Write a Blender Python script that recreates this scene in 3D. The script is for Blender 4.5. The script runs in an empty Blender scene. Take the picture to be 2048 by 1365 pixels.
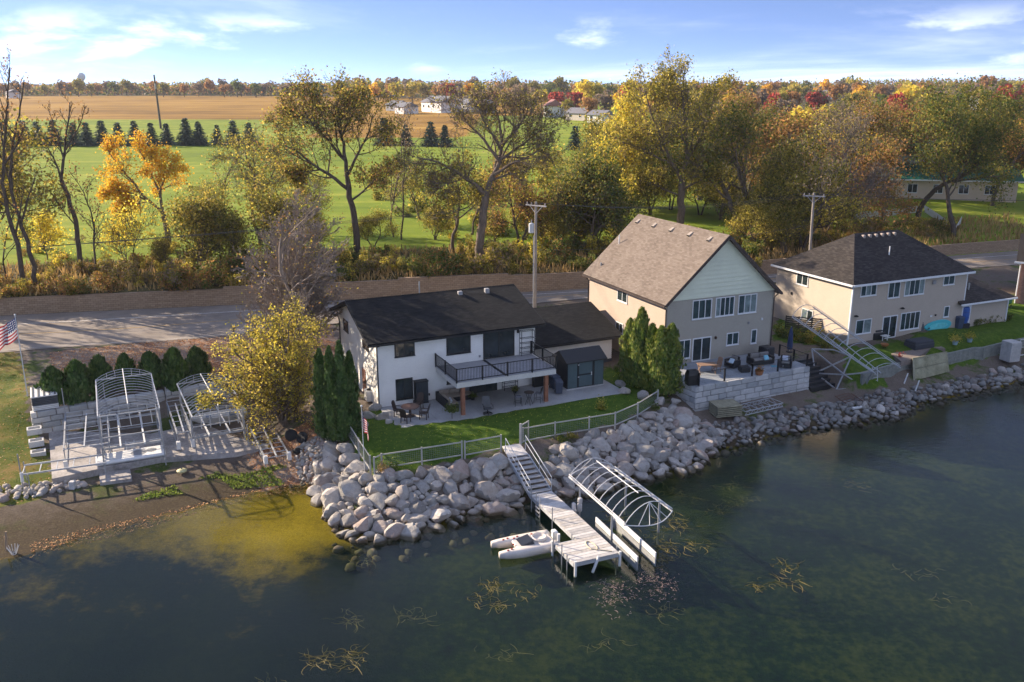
import bpy, math, random
import numpy as np
from mathutils import Vector, Matrix
R = math.radians
sc = bpy.context.scene
col = sc.collection
# ------------------------------------------------------------------ camera
FPX, HCAM = 1780.0, 24.0            # focal length in photo pixels (2048 wide), camera height over the lake
PITCH = math.atan(507 / FPX)
cd = bpy.data.cameras.new('camera'); cam = bpy.data.objects.new('camera', cd); col.objects.link(cam)
cd.sensor_width = 36.0; cd.lens = 36.0 * FPX / 2048; cd.clip_start = 0.5; cd.clip_end = 9000
cam.location = (0, 0, HCAM); cam.rotation_euler = (R(90) - PITCH, 0, 0)
sc.camera = cam
# ------------------------------------------------------------------ sky
SUN_AZ, SUN_EL = R(-27), R(23)      # the direction shadows fall (from +X) and the sun's height
TO_SUN = Vector((-math.cos(SUN_AZ) * math.cos(SUN_EL), -math.sin(SUN_AZ) * math.cos(SUN_EL), math.sin(SUN_EL)))
w = bpy.data.worlds.new('World'); sc.world = w; w.use_nodes = True
nt = w.node_tree; N = nt.nodes; LK = nt.links; N.clear()
def wn(t, **k):
    n = N.new(t)
    for a, b in k.items(): setattr(n, a, b)
    return n
wo = wn('ShaderNodeOutputWorld'); bg = wn('ShaderNodeBackground'); LK.new(bg.outputs[0], wo.inputs[0])
sky = wn('ShaderNodeTexSky', sky_type='NISHITA'); sky.sun_disc = False
sky.sun_elevation = SUN_EL; sky.sun_rotation = math.atan2(TO_SUN.x, TO_SUN.y)
sky.altitude = 300; sky.air_density = 1.0; sky.dust_density = 0.2; sky.ozone_density = 2.5
def wmath(op, a, b=None, c=None, clamp=False):
    n = wn('ShaderNodeMath', operation=op); n.use_clamp = clamp
    for i, v in enumerate((a, b, c)):
        if v is None: continue
        if isinstance(v, (int, float)): n.inputs[i].default_value = v
        else: LK.new(v, n.inputs[i])
    return n.outputs[0]
tcw = wn('ShaderNodeTexCoord'); sepw = wn('ShaderNodeSeparateXYZ'); LK.new(tcw.outputs['Generated'], sepw.inputs[0])
# the clear autumn air turns blue a few degrees above the horizon: look the sky model up a little higher than the ray
zz = wmath('ADD', wmath('MULTIPLY', sepw.outputs[2], 5.2), 0.20)
cmbw = wn('ShaderNodeCombineXYZ')
LK.new(sepw.outputs[0], cmbw.inputs[0]); LK.new(sepw.outputs[1], cmbw.inputs[1]); LK.new(zz, cmbw.inputs[2])
nrm = wn('ShaderNodeVectorMath', operation='NORMALIZE'); LK.new(cmbw.outputs[0], nrm.inputs[0]); LK.new(nrm.outputs[0], sky.inputs[0])
# clouds: thin streaks on a flat layer and a few low heaps near the horizon
zc = wmath('MAXIMUM', wmath('ADD', sepw.outputs[2], 0.06), 0.01)
cpx = wmath('DIVIDE', sepw.outputs[0], zc); cpy = wmath('DIVIDE', sepw.outputs[1], zc)
cpl = wn('ShaderNodeCombineXYZ'); LK.new(cpx, cpl.inputs[0]); LK.new(cpy, cpl.inputs[1])
def noise_w(vec, scale, detail, rough, dist=0.0, off=(0, 0, 0), sc3=(1, 1, 1)):
    mp = wn('ShaderNodeMapping'); LK.new(vec, mp.inputs[0]); mp.inputs['Location'].default_value = off; mp.inputs['Scale'].default_value = sc3
    n = wn('ShaderNodeTexNoise'); LK.new(mp.outputs[0], n.inputs['Vector'])
    n.inputs['Scale'].default_value = scale; n.inputs['Detail'].default_value = detail
    n.inputs['Roughness'].default_value = rough; n.inputs['Distortion'].default_value = dist
    return n.outputs['Fac']
def sstep(v, a, b):
    n = wn('ShaderNodeMapRange', interpolation_type='SMOOTHSTEP'); LK.new(v, n.inputs[0])
    n.inputs[1].default_value = a; n.inputs[2].default_value = b; return n.outputs[0]
cirrus = sstep(noise_w(cpl.outputs[0], 0.16, 7, 0.62, 0.5, (9.3, 2.2, 0), (1.0, 0.55, 1)), 0.44, 0.90)
az = wmath('ARCTAN2', sepw.outputs[0], sepw.outputs[1])
ael = wn('ShaderNodeCombineXYZ'); LK.new(az, ael.inputs[0]); LK.new(wmath('MULTIPLY', sepw.outputs[2], 3.2), ael.inputs[1])
heapn = noise_w(ael.outputs[0], 6.5, 9, 0.60, 0.25, (0.43, 0.12, 0.4))
def bell(c, wd): return wmath('POWER', 2.718, wmath('MULTIPLY', wmath('POWER', wmath('DIVIDE', wmath('SUBTRACT', az, c), wd), 2.0), -1.0))
near_ = wmath('ADD', wmath('ADD', wmath('MULTIPLY', bell(-0.43, 0.11), 0.13), wmath('MULTIPLY', bell(0.53, 0.09), 0.13)), wmath('MULTIPLY', bell(-0.27, 0.05), 0.07))
heap = sstep(wmath('ADD', heapn, near_), 0.56, 0.74)
heap = wmath('MULTIPLY', heap, wmath('MULTIPLY', sstep(sepw.outputs[2], 0.004, 0.03), wmath('SUBTRACT', 1.0, sstep(sepw.outputs[2], 0.05, 0.085))))
cl = wmath('MAXIMUM', wmath('MULTIPLY', cirrus, 0.33), wmath('MULTIPLY', heap, 0.15), clamp=True)
mixc = wn('ShaderNodeMix', data_type='RGBA'); LK.new(cl, mixc.inputs[0]); hs = wn('ShaderNodeHueSaturation'); hs.inputs['Saturation'].default_value = 1.0; hs.inputs['Hue'].default_value = 0.512; LK.new(sky.outputs[0], hs.inputs['Color']); LK.new(hs.outputs[0], mixc.inputs[6])
mixc.inputs[7].default_value = (19.0, 18.4, 18.0, 1)
LK.new(mixc.outputs[2], bg.inputs[0]); bg.inputs[1].default_value = 0.095
# ------------------------------------------------------------------ sun, exposure
sd = bpy.data.lights.new('sun', 'SUN'); sd.energy = 3.5; sd.angle = R(0.55); sd.color = (1.0, 0.83, 0.63)
sun = bpy.data.objects.new('sun', sd); col.objects.link(sun)
sun.rotation_euler = TO_SUN.to_track_quat('Z', 'Y').to_euler(); sun.location = (-60, 40, 60)
sc.view_settings.view_transform = 'Standard'; sc.view_settings.look = 'None'
sc.view_settings.exposure = 1.75; sc.view_settings.gamma = 1.0; sc.view_settings.use_curve_mapping = False
sc.render.engine = 'CYCLES'; sc.cycles.use_denoising = True; sc.cycles.use_adaptive_sampling = True; sc.cycles.adaptive_threshold = 0.02
sc.cycles.max_bounces = 6; sc.cycles.diffuse_bounces = 3; sc.cycles.glossy_bounces = 3
sc.cycles.transmission_bounces = 4; sc.cycles.transparent_max_bounces = 10; sc.cycles.volume_bounces = 0
sc.cycles.caustics_reflective = False; sc.cycles.caustics_refractive = False
# ------------------------------------------------------------------ pixel -> place (surveying the photo)
cp_, sp_ = math.cos(PITCH), math.sin(PITCH)
def ray(u, v):
    a = (u - 1024) / FPX; b = (v - 682.5) / FPX
    return np.array([a, cp_ - b * sp_, -sp_ - b * cp_])
def G(u, v, z=0.0):                 # the point at height z
    r = ray(u, v); t = (z - HCAM) / r[2]; p = t * r; return Vector((p[0], p[1], z))
def YD(u, v, y):                    # the point at distance y
    r = ray(u, v); t = y / r[1]; p = t * r; return Vector((p[0], p[1], HCAM + p[2]))
# ------------------------------------------------------------------ object helpers
def tag(o, label=None, cat=None, group=None, kind=None):
    if label: o['label'] = label
    if cat: o['category'] = cat
    if group: o['group'] = group
    if kind: o['kind'] = kind
    return o
def empty(name, loc=(0, 0, 0), rz=0.0, label=None, cat=None, group=None):
    o = bpy.data.objects.new(name, None); col.objects.link(o); o.location = loc; o.rotation_euler = (0, 0, rz)
    o.empty_display_size = 0.2
    return tag(o, label, cat, group)
def link(name, me, parent=None, loc=None):
    o = bpy.data.objects.new(name, me); col.objects.link(o)
    if parent is not None: o.parent = parent
    if loc is not None: o.location = loc
    return o
def copy_tree(o, parent=None, kids=None):
    c = o.copy(); col.objects.link(c); c.parent = parent
    for ch in (KIDS.get(o.name) or []): copy_tree(ch, c)
    return c
KIDS = {}
def kids_index():
    KIDS.clear()
    for o in bpy.data.objects:
        if o.parent: KIDS.setdefault(o.parent.name, []).append(o)
class MB:
    """collects boxes, beams, tubes and sheets and links them as one mesh"""
    def __init__(s): s.v = []; s.f = []; s.uv = None
    def add(s, vs, fs):
        k = len(s.v); s.v.extend([tuple(p) for p in vs]); s.f.extend([tuple(i + k for i in f) for f in fs]); return s
    def box(s, x0, x1, y0, y1, z0, z1):
        return s.add([(x0,y0,z0),(x1,y0,z0),(x1,y1,z0),(x0,y1,z0),(x0,y0,z1),(x1,y0,z1),(x1,y1,z1),(x0,y1,z1)],
                     [(3,2,1,0),(4,5,6,7),(0,1,5,4),(1,2,6,5),(2,3,7,6),(3,0,4,7)])
    def cbox(s, c, d, rz=0.0):
        ca, sa = math.cos(rz), math.sin(rz); hx, hy, hz = d[0]/2, d[1]/2, d[2]/2; vs = []
        for sz in (-1, 1):
            for sx, sy in ((-1,-1),(1,-1),(1,1),(-1,1)):
                x, y = sx*hx, sy*hy; vs.append((c[0]+ca*x-sa*y, c[1]+sa*x+ca*y, c[2]+sz*hz))
        return s.add(vs, [(3,2,1,0),(4,5,6,7),(0,1,5,4),(1,2,6,5),(2,3,7,6),(3,0,4,7)])
    def rbox(s, x0, x1, y0, y1, z0, z1, b=0.03):      # chamfered box
        vs = []; 
        for zi, (zq, k) in enumerate(((z0, b), (z0 + b, 0), (z1 - b, 0), (z1, b))):
            for (x, y) in ((x0+b+k*0,y0+k),(x1-b,y0+k),(x1-k,y0+b),(x1-k,y1-b),(x1-b,y1-k),(x0+b,y1-k),(x0+k,y1-b),(x0+k,y0+b)):
                vs.append((min(max(x, x0+k), x1-k), y, zq))
        fs = [tuple(range(7,-1,-1)), tuple(range(24,32))]
        for r_ in range(3):
            for i in range(8): fs.append((r_*8+i, r_*8+(i+1)%8, r_*8+8+(i+1)%8, r_*8+8+i))
        return s.add(vs, fs)
    def beam(s, p, q, w_, h_=None, up=(0,0,1)):
        h_ = h_ or w_; p = Vector(p); q = Vector(q); d = (q - p)
        if d.length < 1e-6: return s
        d.normalize(); u = Vector(up); a = d.cross(u)
        if a.length < 1e-3: a = d.cross(Vector((1,0,0)))
        a.normalize(); b = a.cross(d).normalized(); vs = []
        for c in (p, q):
            for i, j in ((-1,-1),(1,-1),(1,1),(-1,1)): vs.append(c + a*(i*w_/2) + b*(j*h_/2))
        return s.add(vs, [(3,2,1,0),(4,5,6,7),(0,1,5,4),(1,2,6,5),(2,3,7,6),(3,0,4,7)])
    def tube(s, pts, r, n=6, cap=True):
        pts = [Vector(p) for p in pts]; m = len(pts); rr = r if isinstance(r, (list, tuple)) else [r]*m
        vs = []; ref = None
        for i in range(m):
            d = (pts[min(i+1,m-1)] - pts[max(i-1,0)])
            if d.length < 1e-9: d = Vector((0,0,1))
            d.normalize()
            if ref is None:
                ref = d.cross(Vector((0,0,1)))
                if ref.length < 0.1: ref = d.cross(Vector((1,0,0)))
            a = (ref - d * ref.dot(d)); a.normalize(); b = d.cross(a); ref = a
            for k in range(n):
                t = 2*math.pi*k/n; vs.append(pts[i] + (a*math.cos(t) + b*math.sin(t))*rr[i])
        fs = []
        for i in range(m-1):
            for k in range(n): fs.append((i*n+k, i*n+(k+1)%n, (i+1)*n+(k+1)%n, (i+1)*n+k))
        if cap: fs.append(tuple(range(n-1,-1,-1))); fs.append(tuple(range((m-1)*n, m*n)))
        return s.add(vs, fs)
    def lathe(s, prof, n=14, c=(0,0,0)):
        vs = []; fs = []; m = len(prof)
        for r_, z in prof:
            for k in range(n):
                t = 2*math.pi*k/n; vs.append((c[0]+r_*math.cos(t), c[1]+r_*math.sin(t), c[2]+z))
        for i in range(m-1):
            for k in range(n): fs.append((i*n+k, i*n+(k+1)%n, (i+1)*n+(k+1)%n, (i+1)*n+k))
        fs.append(tuple(range(n-1,-1,-1))); fs.append(tuple(range((m-1)*n, m*n)))
        return s.add(vs, fs)
    def prism(s, pts, z0, z1):       # plan polygon, extruded up
        n = len(pts); vs = [(p[0],p[1],z0) for p in pts] + [(p[0],p[1],z1) for p in pts]
        return s.add(vs, [tuple(range(n-1,-1,-1)), tuple(range(n,2*n))] + [(i,(i+1)%n,n+(i+1)%n,n+i) for i in range(n)])
    def slab(s, q, t):               # a plane quad/polygon given by 3-D points with thickness t downward along its normal
        q = [Vector(p) for p in q]; nn = (q[1]-q[0]).cross(q[2]-q[0]).normalized(); n = len(q)
        vs = q + [p - nn*t for p in q]
        return s.add(vs, [tuple(range(n)), tuple(range(2*n-1,n-1,-1))] + [(i,n+i,n+(i+1)%n,(i+1)%n) for i in range(n)])
    def quad(s, a, b, c, d): return s.add([a,b,c,d], [(0,1,2,3)])
    def mesh(s, name, mat=None, smooth=False):
        me = bpy.data.meshes.new(name); me.from_pydata([tuple(p) for p in s.v], [], s.f)
        if mat: me.materials.append(mat)
        if smooth: me.polygons.foreach_set('use_smooth', [True]*len(me.polygons))
        me.update(); return me
    def build(s, name, mat=None, parent=None, smooth=False):
        return link(name, s.mesh(name, mat, smooth), parent)
def np_mesh(name, V, F4, mat=None, smooth=False):
    """V (n,3), F4 (m,4) quads"""
    me = bpy.data.meshes.new(name); V = np.asarray(V, np.float32); F4 = np.asarray(F4, np.int32); k = F4.shape[1]
    me.vertices.add(len(V)); me.vertices.foreach_set('co', V.ravel())
    me.loops.add(F4.size); me.loops.foreach_set('vertex_index', F4.ravel())
    me.polygons.add(len(F4)); me.polygons.foreach_set('loop_start', np.arange(0, F4.size, k, dtype=np.int32))
    me.polygons.foreach_set('loop_total', np.full(len(F4), k, np.int32))
    if smooth: me.polygons.foreach_set('use_smooth', np.ones(len(F4), bool))
    if mat: me.materials.append(mat)
    me.update(calc_edges=True); return me
# ------------------------------------------------------------------ materials
class NB:
    def __init__(s, name):
        s.m = bpy.data.materials.new(name); s.m.use_nodes = True; s.t = s.m.node_tree; s.n = s.t.nodes; s.l = s.t.links
        s.b = s.n['Principled BSDF']; s.out = s.n['Material Output']; s._tc = None
    def node(s, t, **k):
        n = s.n.new(t)
        for a, b in k.items(): setattr(n, a, b)
        return n
    def tc(s, w_='Object'):
        if s._tc is None: s._tc = s.node('ShaderNodeTexCoord')
        return s._tc.outputs[w_]
    def pos(s): return s.node('ShaderNodeNewGeometry').outputs['Position']
    def map(s, v, scale=(1,1,1), rot=(0,0,0), loc=(0,0,0)):
        n = s.node('ShaderNodeMapping'); s.l.new(v, n.inputs[0]); n.inputs['Scale'].default_value = scale
        n.inputs['Rotation'].default_value = rot; n.inputs['Location'].default_value = loc; return n.outputs[0]
    def noise(s, v, scale, detail=4, rough=0.55, dist=0.0, color=False):
        n = s.node('ShaderNodeTexNoise'); s.l.new(v, n.inputs['Vector']); n.inputs['Scale'].default_value = scale
        n.inputs['Detail'].default_value = detail; n.inputs['Roughness'].default_value = rough; n.inputs['Distortion'].default_value = dist
        return n.outputs['Color' if color else 'Fac']
    def ramp(s, v, stops, interp='LINEAR'):
        n = s.node('ShaderNodeValToRGB'); s.l.new(v, n.inputs[0]); cr = n.color_ramp; cr.interpolation = interp
        while len(cr.elements) < len(stops): cr.elements.new(0.5)
        for e, (p, c) in zip(cr.elements, stops): e.position = p; e.color = (*c, 1) if len(c) == 3 else c
        return n.outputs[0]
    def rng(s, v, a, b, c=0.0, d=1.0, smooth=False):
        n = s.node('ShaderNodeMapRange'); s.l.new(v, n.inputs[0])
        if smooth: n.interpolation_type = 'SMOOTHSTEP'
        for i, q in enumerate((a, b, c, d)): n.inputs[i+1].default_value = q
        return n.outputs[0]
    def math(s, op, a, b=None):
        n = s.node('ShaderNodeMath', operation=op)
        for i, v in enumerate((a, b)):
            if v is None: continue
            if isinstance(v, (int, float)): n.inputs[i].default_value = v
            else: s.l.new(v, n.inputs[i])
        return n.outputs[0]
    def mix(s, f, a, b, mode='MIX'):
        n = s.node('ShaderNodeMix', data_type='RGBA', blend_type=mode)
        for i, v in ((0, f), (6, a), (7, b)):
            if isinstance(v, (int, float)): n.inputs[i].default_value = v
            elif isinstance(v, (tuple, list)): n.inputs[i].default_value = (*v, 1) if len(v) == 3 else v
            else: s.l.new(v, n.inputs[i])
        return n.outputs[2]
    def attr(s, name, fac=True):
        n = s.node('ShaderNodeAttribute'); n.attribute_name = name; return n.outputs['Fac' if fac else 'Color']
    def color(s, v):
        if isinstance(v, (tuple, list)): s.b.inputs['Base Color'].default_value = (*v, 1)
        else: s.l.new(v, s.b.inputs['Base Color'])
    def set(s, **k):
        for a, b in k.items():
            i = s.b.inputs[a.replace('_', ' ')]
            if isinstance(b, (int, float, tuple)): i.default_value = b
            else: s.l.new(b, i)
    def bump(s, h, strength=0.4, dist=0.02):
        n = s.node('ShaderNodeBump'); s.l.new(h, n.inputs['Height']); n.inputs['Strength'].default_value = strength
        n.inputs['Distance'].default_value = dist; s.l.new(n.outputs[0], s.b.inputs['Normal'])
MATS = {}
def plain(name, c, rough=0.6, metal=0.0, var=0.18, scale=3.0, bump=0.0, bscale=20.0, spec=0.4):
    if name in MATS: return MATS[name]
    b = NB(name); v = b.tc('Object'); n1 = b.noise(v, scale, 5, 0.6); n2 = b.noise(v, scale*9, 3, 0.6)
    f = b.math('ADD', b.math('MULTIPLY', n1, 0.65), b.math('MULTIPLY', n2, 0.35))
    lo = tuple(max(0, q*(1-var*1.6)) for q in c); hi = tuple(min(1, q*(1+var*1.2)) for q in c)
    b.color(b.ramp(f, [(0.3, lo), (0.7, hi)])); b.set(Roughness=b.rng(n1, 0.2, 0.8, max(0.02, rough-0.08), min(1, rough+0.1)), Metallic=metal, Specular_IOR_Level=spec)
    if bump: b.bump(b.noise(v, bscale, 4, 0.6), bump, 0.02)
    MATS[name] = b.m; return b.m
def siding(name, c, grime=0.10):
    if name in MATS: return MATS[name]
    b = NB(name); v = b.tc('Object'); n1 = b.noise(v, 0.8, 5, 0.6); n2 = b.noise(b.map(v, (2, 2, 30)), 1.0, 4, 0.6)
    f = b.math('ADD', b.math('MULTIPLY', n1, 0.5), b.math('MULTIPLY', n2, 0.5))
    b.color(b.ramp(f, [(0.3, tuple(q*(1-grime*1.5) for q in c)), (0.65, c)])); b.set(Roughness=0.62, Specular_IOR_Level=0.3)
    MATS[name] = b.m; return b.m
def shingle(name, c1, c2, c3):
    if name in MATS: return MATS[name]
    b = NB(name); v = b.tc('UV')
    br = b.node('ShaderNodeTexBrick'); b.l.new(v, br.inputs['Vector']); br.offset = 0.5
    for k, q in (('Scale', 1.0), ('Mortar Size', 0.006), ('Brick Width', 0.34), ('Row Height', 0.145), ('Bias', 0.0)): br.inputs[k].default_value = q
    br.inputs['Color1'].default_value = (0,0,0,1); br.inputs['Color2'].default_value = (1,1,1,1); br.inputs['Mortar'].default_value = (0.0,0.0,0.0,1)
    g = b.noise(v, 60, 3, 0.7); big = b.noise(v, 0.5, 4, 0.6)
    f = b.math('ADD', b.math('MULTIPLY', br.outputs['Color'], 0.30), b.math('ADD', b.math('MULTIPLY', g, 0.45), b.math('MULTIPLY', big, 0.42)))
    b.color(b.ramp(f, [(0.25, c1), (0.55, c2), (0.9, c3)])); b.set(Roughness=0.9, Specular_IOR_Level=0.2)
    row = b.node('ShaderNodeSeparateXYZ'); b.l.new(v, row.inputs[0])
    saw = b.math('FRACT', b.math('DIVIDE', row.outputs[1], 0.145))
    hh = b.math('ADD', b.math('SUBTRACT', b.math('MULTIPLY', br.outputs['Color'], 0.4), saw), b.math('MULTIPLY', g, 0.3))
    b.bump(hh, 0.8, 0.012); MATS[name] = b.m; return b.m
def glass(name='window_glass', c=(0.012, 0.018, 0.02)):
    if name in MATS: return MATS[name]
    b = NB(name); v = b.pos(); b.color(b.ramp(b.noise(v, 1.3, 3, 0.6), [(0.3, c), (0.75, tuple(q*3.0 for q in c))]))
    b.set(Roughness=0.04, Specular_IOR_Level=0.7); b.bump(b.noise(v, 1.7, 2, 0.5), 0.05, 0.02); MATS[name] = b.m; return b.m
def leaf(name, cols, trans=0.55, pos_scale=0.5, gain=1.75):
    if name in MATS: return MATS[name]
    cols = [tuple(min(.75, q*gain) for q in c_) for c_ in cols]
    b = NB(name); g = b.node('ShaderNodeNewGeometry'); oi = b.node('ShaderNodeObjectInfo')
    nz = b.noise(g.outputs['Position'], pos_scale, 3, 0.6)
    f = b.math('ADD', b.math('MULTIPLY', g.outputs['Random Per Island'], 0.55), b.math('MULTIPLY', b.rng(nz, 0.25, 0.75), 0.45))
    k = len(cols); c = b.ramp(f, [(0.1 + 0.8*i/(k-1), q) for i, q in enumerate(cols)])
    b.color(c); b.set(Roughness=0.6, Specular_IOR_Level=0.25)
    tr = b.node('ShaderNodeBsdfTranslucent'); b.l.new(c, tr.inputs[0]); mx = b.node('ShaderNodeMixShader'); mx.inputs[0].default_value = trans
    b.l.new(b.b.outputs[0], mx.inputs[1]); b.l.new(tr.outputs[0], mx.inputs[2]); b.l.new(mx.outputs[0], b.out.inputs[0])
    MATS[name] = b.m; return b.m
def bark(name, c):
    if name in MATS: return MATS[name]
    b = NB(name); v = b.tc('Object'); n = b.noise(b.map(v, (6, 6, 1.2)), 1.5, 5, 0.65)
    b.color(b.ramp(n, [(0.3, tuple(q*0.55 for q in c)), (0.7, tuple(q*1.3 for q in c))])); b.set(Roughness=0.9, Specular_IOR_Level=0.15)
    b.bump(n, 0.7, 0.04); MATS[name] = b.m; return b.m
# ------------------------------------------------------------------ terrain
rs = np.random.RandomState(7)
def V2(p): return np.array([p[0], p[1]])
SHORE_PX = [(-700,1190),(-300,1160),(0,1122),(100,1100),(200,1064),(300,1040),(380,1020),(450,1000),(520,984),(600,966),(640,980),(655,1005),(672,1040),(712,1074),
 (790,1068),(860,1052),(920,1034),(985,1020),(1050,1012),(1110,992),(1180,978),(1260,958),(1330,944),(1392,928),(1418,903),(1480,893),(1560,870),
 (1640,859),(1720,846),(1795,832),(1850,806),(1950,785),(2048,763),(2200,728),(2500,690),(3200,640)]
SHORE = np.array([V2(G(u, v, 0)) for u, v in SHORE_PX])
LAKE = np.vstack([SHORE, [[400, 150], [400, -80], [-400, -80], [-400, 30]]])
WALLB_PX = [(0,632),(300,618),(640,603),(1150,580),(1500,553),(1899,512),(2048,501)]
WALLB = np.array([V2(G(u, v, 2.8)) for u, v in WALLB_PX])
WALLB = np.vstack([WALLB[0] + (WALLB[0]-WALLB[1])*12, WALLB, WALLB[-1] + (WALLB[-1]-WALLB[-2])*14])
def wall_y(x): return np.interp(x, WALLB[:,0], WALLB[:,1])
def inpoly(X, Y, P):
    r = np.zeros(X.shape, bool); n = len(P); j = n-1
    for i in range(n):
        xi, yi = P[i]; xj, yj = P[j]
        c = ((yi > Y) != (yj > Y)) & (X < (xj-xi)*(Y-yi)/(yj-yi+1e-12) + xi); r ^= c; j = i
    return r
def dist_poly(X, Y, P):
    d = np.full(X.shape, 1e9)
    for i in range(len(P)-1):
        ax, ay = P[i]; bx, by = P[i+1]; L = (bx-ax)**2 + (by-ay)**2
        t = np.clip(((X-ax)*(bx-ax) + (Y-ay)*(by-ay))/L, 0, 1)
        d = np.minimum(d, np.hypot(X-ax-t*(bx-ax), Y-ay-t*(by-ay)))
    return d
CTRL = [(u, v, 0.0) for u, v in SHORE_PX[1:-2]] + [
 (745,945,1.85),(850,925,1.9),(930,912,1.9),(1000,897,1.95),(1045,885,2),(1150,865,2),(1240,838,2),(1310,800,2),(700,870,1.9),(690,900,1.7),(757,818,2),(930,837,2),(1098,812,2),
 (1230,775,2),(1290,772,2),(1224,735,2.0),(1150,700,2.1),(1000,700,2.1),(850,720,2.1),(700,720,2.2),(690,690,2.3),
 (1395,832,0.95),(1450,822,0.95),(1500,812,.95),(1620,790,0.9),(1690,780,.9),(1338,765,2.2),(1345,720,2.6),(1440,715,2.7),(1537,690,2.8),(1480,690,2.8),
 (1692,697,2.6),(1800,682,2.6),(1920,655,2.6),(2010,640,2.6),(2048,670,2.5),(1900,690,2.45),(1960,680,2.45),(1780,715,2.4),(1590,690,2.6),(1640,700,2.6),
 (1900,748,1.0),(1760,786,.85),(2048,722,1.05),(1840,762,.95),(1980,735,1.0),
 (105,962,.45),(200,965,.45),(300,938,.5),(400,925,.5),(480,915,.55),(560,905,.75),(600,905,.9),(625,880,1.3),(650,860,1.7),(80,790,2.3),(200,785,2.3),(330,780,2.35),(450,755,2.4),(560,740,2.4),
 (60,900,.9),(0,990,.5),(-200,1010,.5),(0,860,1.3),(-200,900,1.3),(30,765,2.1),(0,740,2.4),(-200,760,2.4),(540,830,1.5),(480,800,1.0),(300,850,.6),(150,860,.6),(250,900,.5),
 (-200,715,2.83),(0,708,2.83),(150,694,2.83),(300,687,2.83),(450,674,2.83),(600,657,2.83),(750,640,2.83),(1130,600,2.82),(900,625,2.82),(150,705,2.8),(300,698,2.78),(450,686,2.76),
 (-200,650,2.8),(0,645,2.8),(300,632,2.8),(640,612,2.8),(1130,588,2.8),(1540,560,2.8),(1500,575,2.75),(1650,545,2.8),(1900,520,2.85),(2048,515,2.85),(2048,560,2.7),(2300,520,2.8),(2300,600,2.6)]
CP = np.array([[*V2(G(u, v, z)), z] for u, v, z in CTRL])
TW_RUN = [(1721,779,.9),(1834.5,733+13,.95),(1898,736,.95),(1944.6,724,1.0),(1962.4,722.6,1.05),(2004.6,710.8,1.1),(2083.8,692.3,1.15),(2163,673.8,1.2)]
TW = [V2(G(u, v, z)) for u, v, z in TW_RUN]          # foot of the timber wall below the hip house
ext = [(*(p+np.array([.15,-.35])), .92) for p in TW] + [(*(p+np.array([-.3,.75])), 2.28) for p in TW]
for a_, c_ in zip(TW[:-1], TW[1:]): m_ = (a_+c_)/2; ext += [(m_[0]+.15, m_[1]-.35, .92), (m_[0]-.3, m_[1]+.75, 2.28)]
CP = np.vstack([CP, np.array(ext)])
D = np.hypot(CP[:,None,0]-CP[None,:,0], CP[:,None,1]-CP[None,:,1])
A = np.zeros((len(CP)+1,)*2); A[:-1,:-1] = D - 0.02*np.eye(len(CP)); A[:-1,-1] = 1; A[-1,:-1] = 1
RBF = np.linalg.solve(A, np.append(CP[:,2], 0))
def far_z(y):
    return np.interp(y, [80,100,112,150,257,330,420,640,760,1000,1500,3000,6000], [4.4,5.2,5.7,6.2,7.6,8.6,10.2,15.0,16.0,17,17.5,18,18])
def poly_px(pts, z): return np.array([V2(G(u, v, z)) for u, v in pts])
def resample(P, n):
    P = np.array(P); s = np.append(0, np.cumsum(np.hypot(*np.diff(P, axis=0).T))); t = np.linspace(0, s[-1], n)
    return np.stack([np.interp(t, s, P[:,0]), np.interp(t, s, P[:,1])], -1)
NEAR = resample(poly_px([(-500,735),(0,708),(130,695),(280,688),(430,676),(600,657),(750,640),(1130,602),(1540,566),(1900,540),(2048,530),(2500,500)], 2.8), 40)
FAR = resample([WALLB[1]-np.array([40,8])] + [p - np.array([0,0.25]) for p in WALLB[1:-1]] + [WALLB[-2]+np.array([50,14])], 40)
def hrect(o, r, x0, x1, y0, y1): c, s_ = math.cos(r), math.sin(r); return np.array([[o[0]+c*a-s_*b_, o[1]+s_*a+c*b_] for a, b_ in ((x0,y0),(x1,y0),(x1,y1),(x0,y1))])
_a, _b = G(1393,775,3.0), G(1622,733,3.0); _r = math.atan2(_b.y-_a.y, _b.x-_a.x)
SINK = [(hrect((_b.x,_b.y), _r, .1, 3.2, -.3, 2.9), .72), (hrect((-9.48,59.62), R(25), 0.25, 17.5, -4.4, 0.5), 1.78), (hrect((-9.48,59.62), R(25), 0.3, 20.5, 0.5, 12), 2.1), (np.vstack([NEAR+np.array([0,.35]), (FAR+np.array([0,.2]))[::-1]]), 2.79)]
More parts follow.
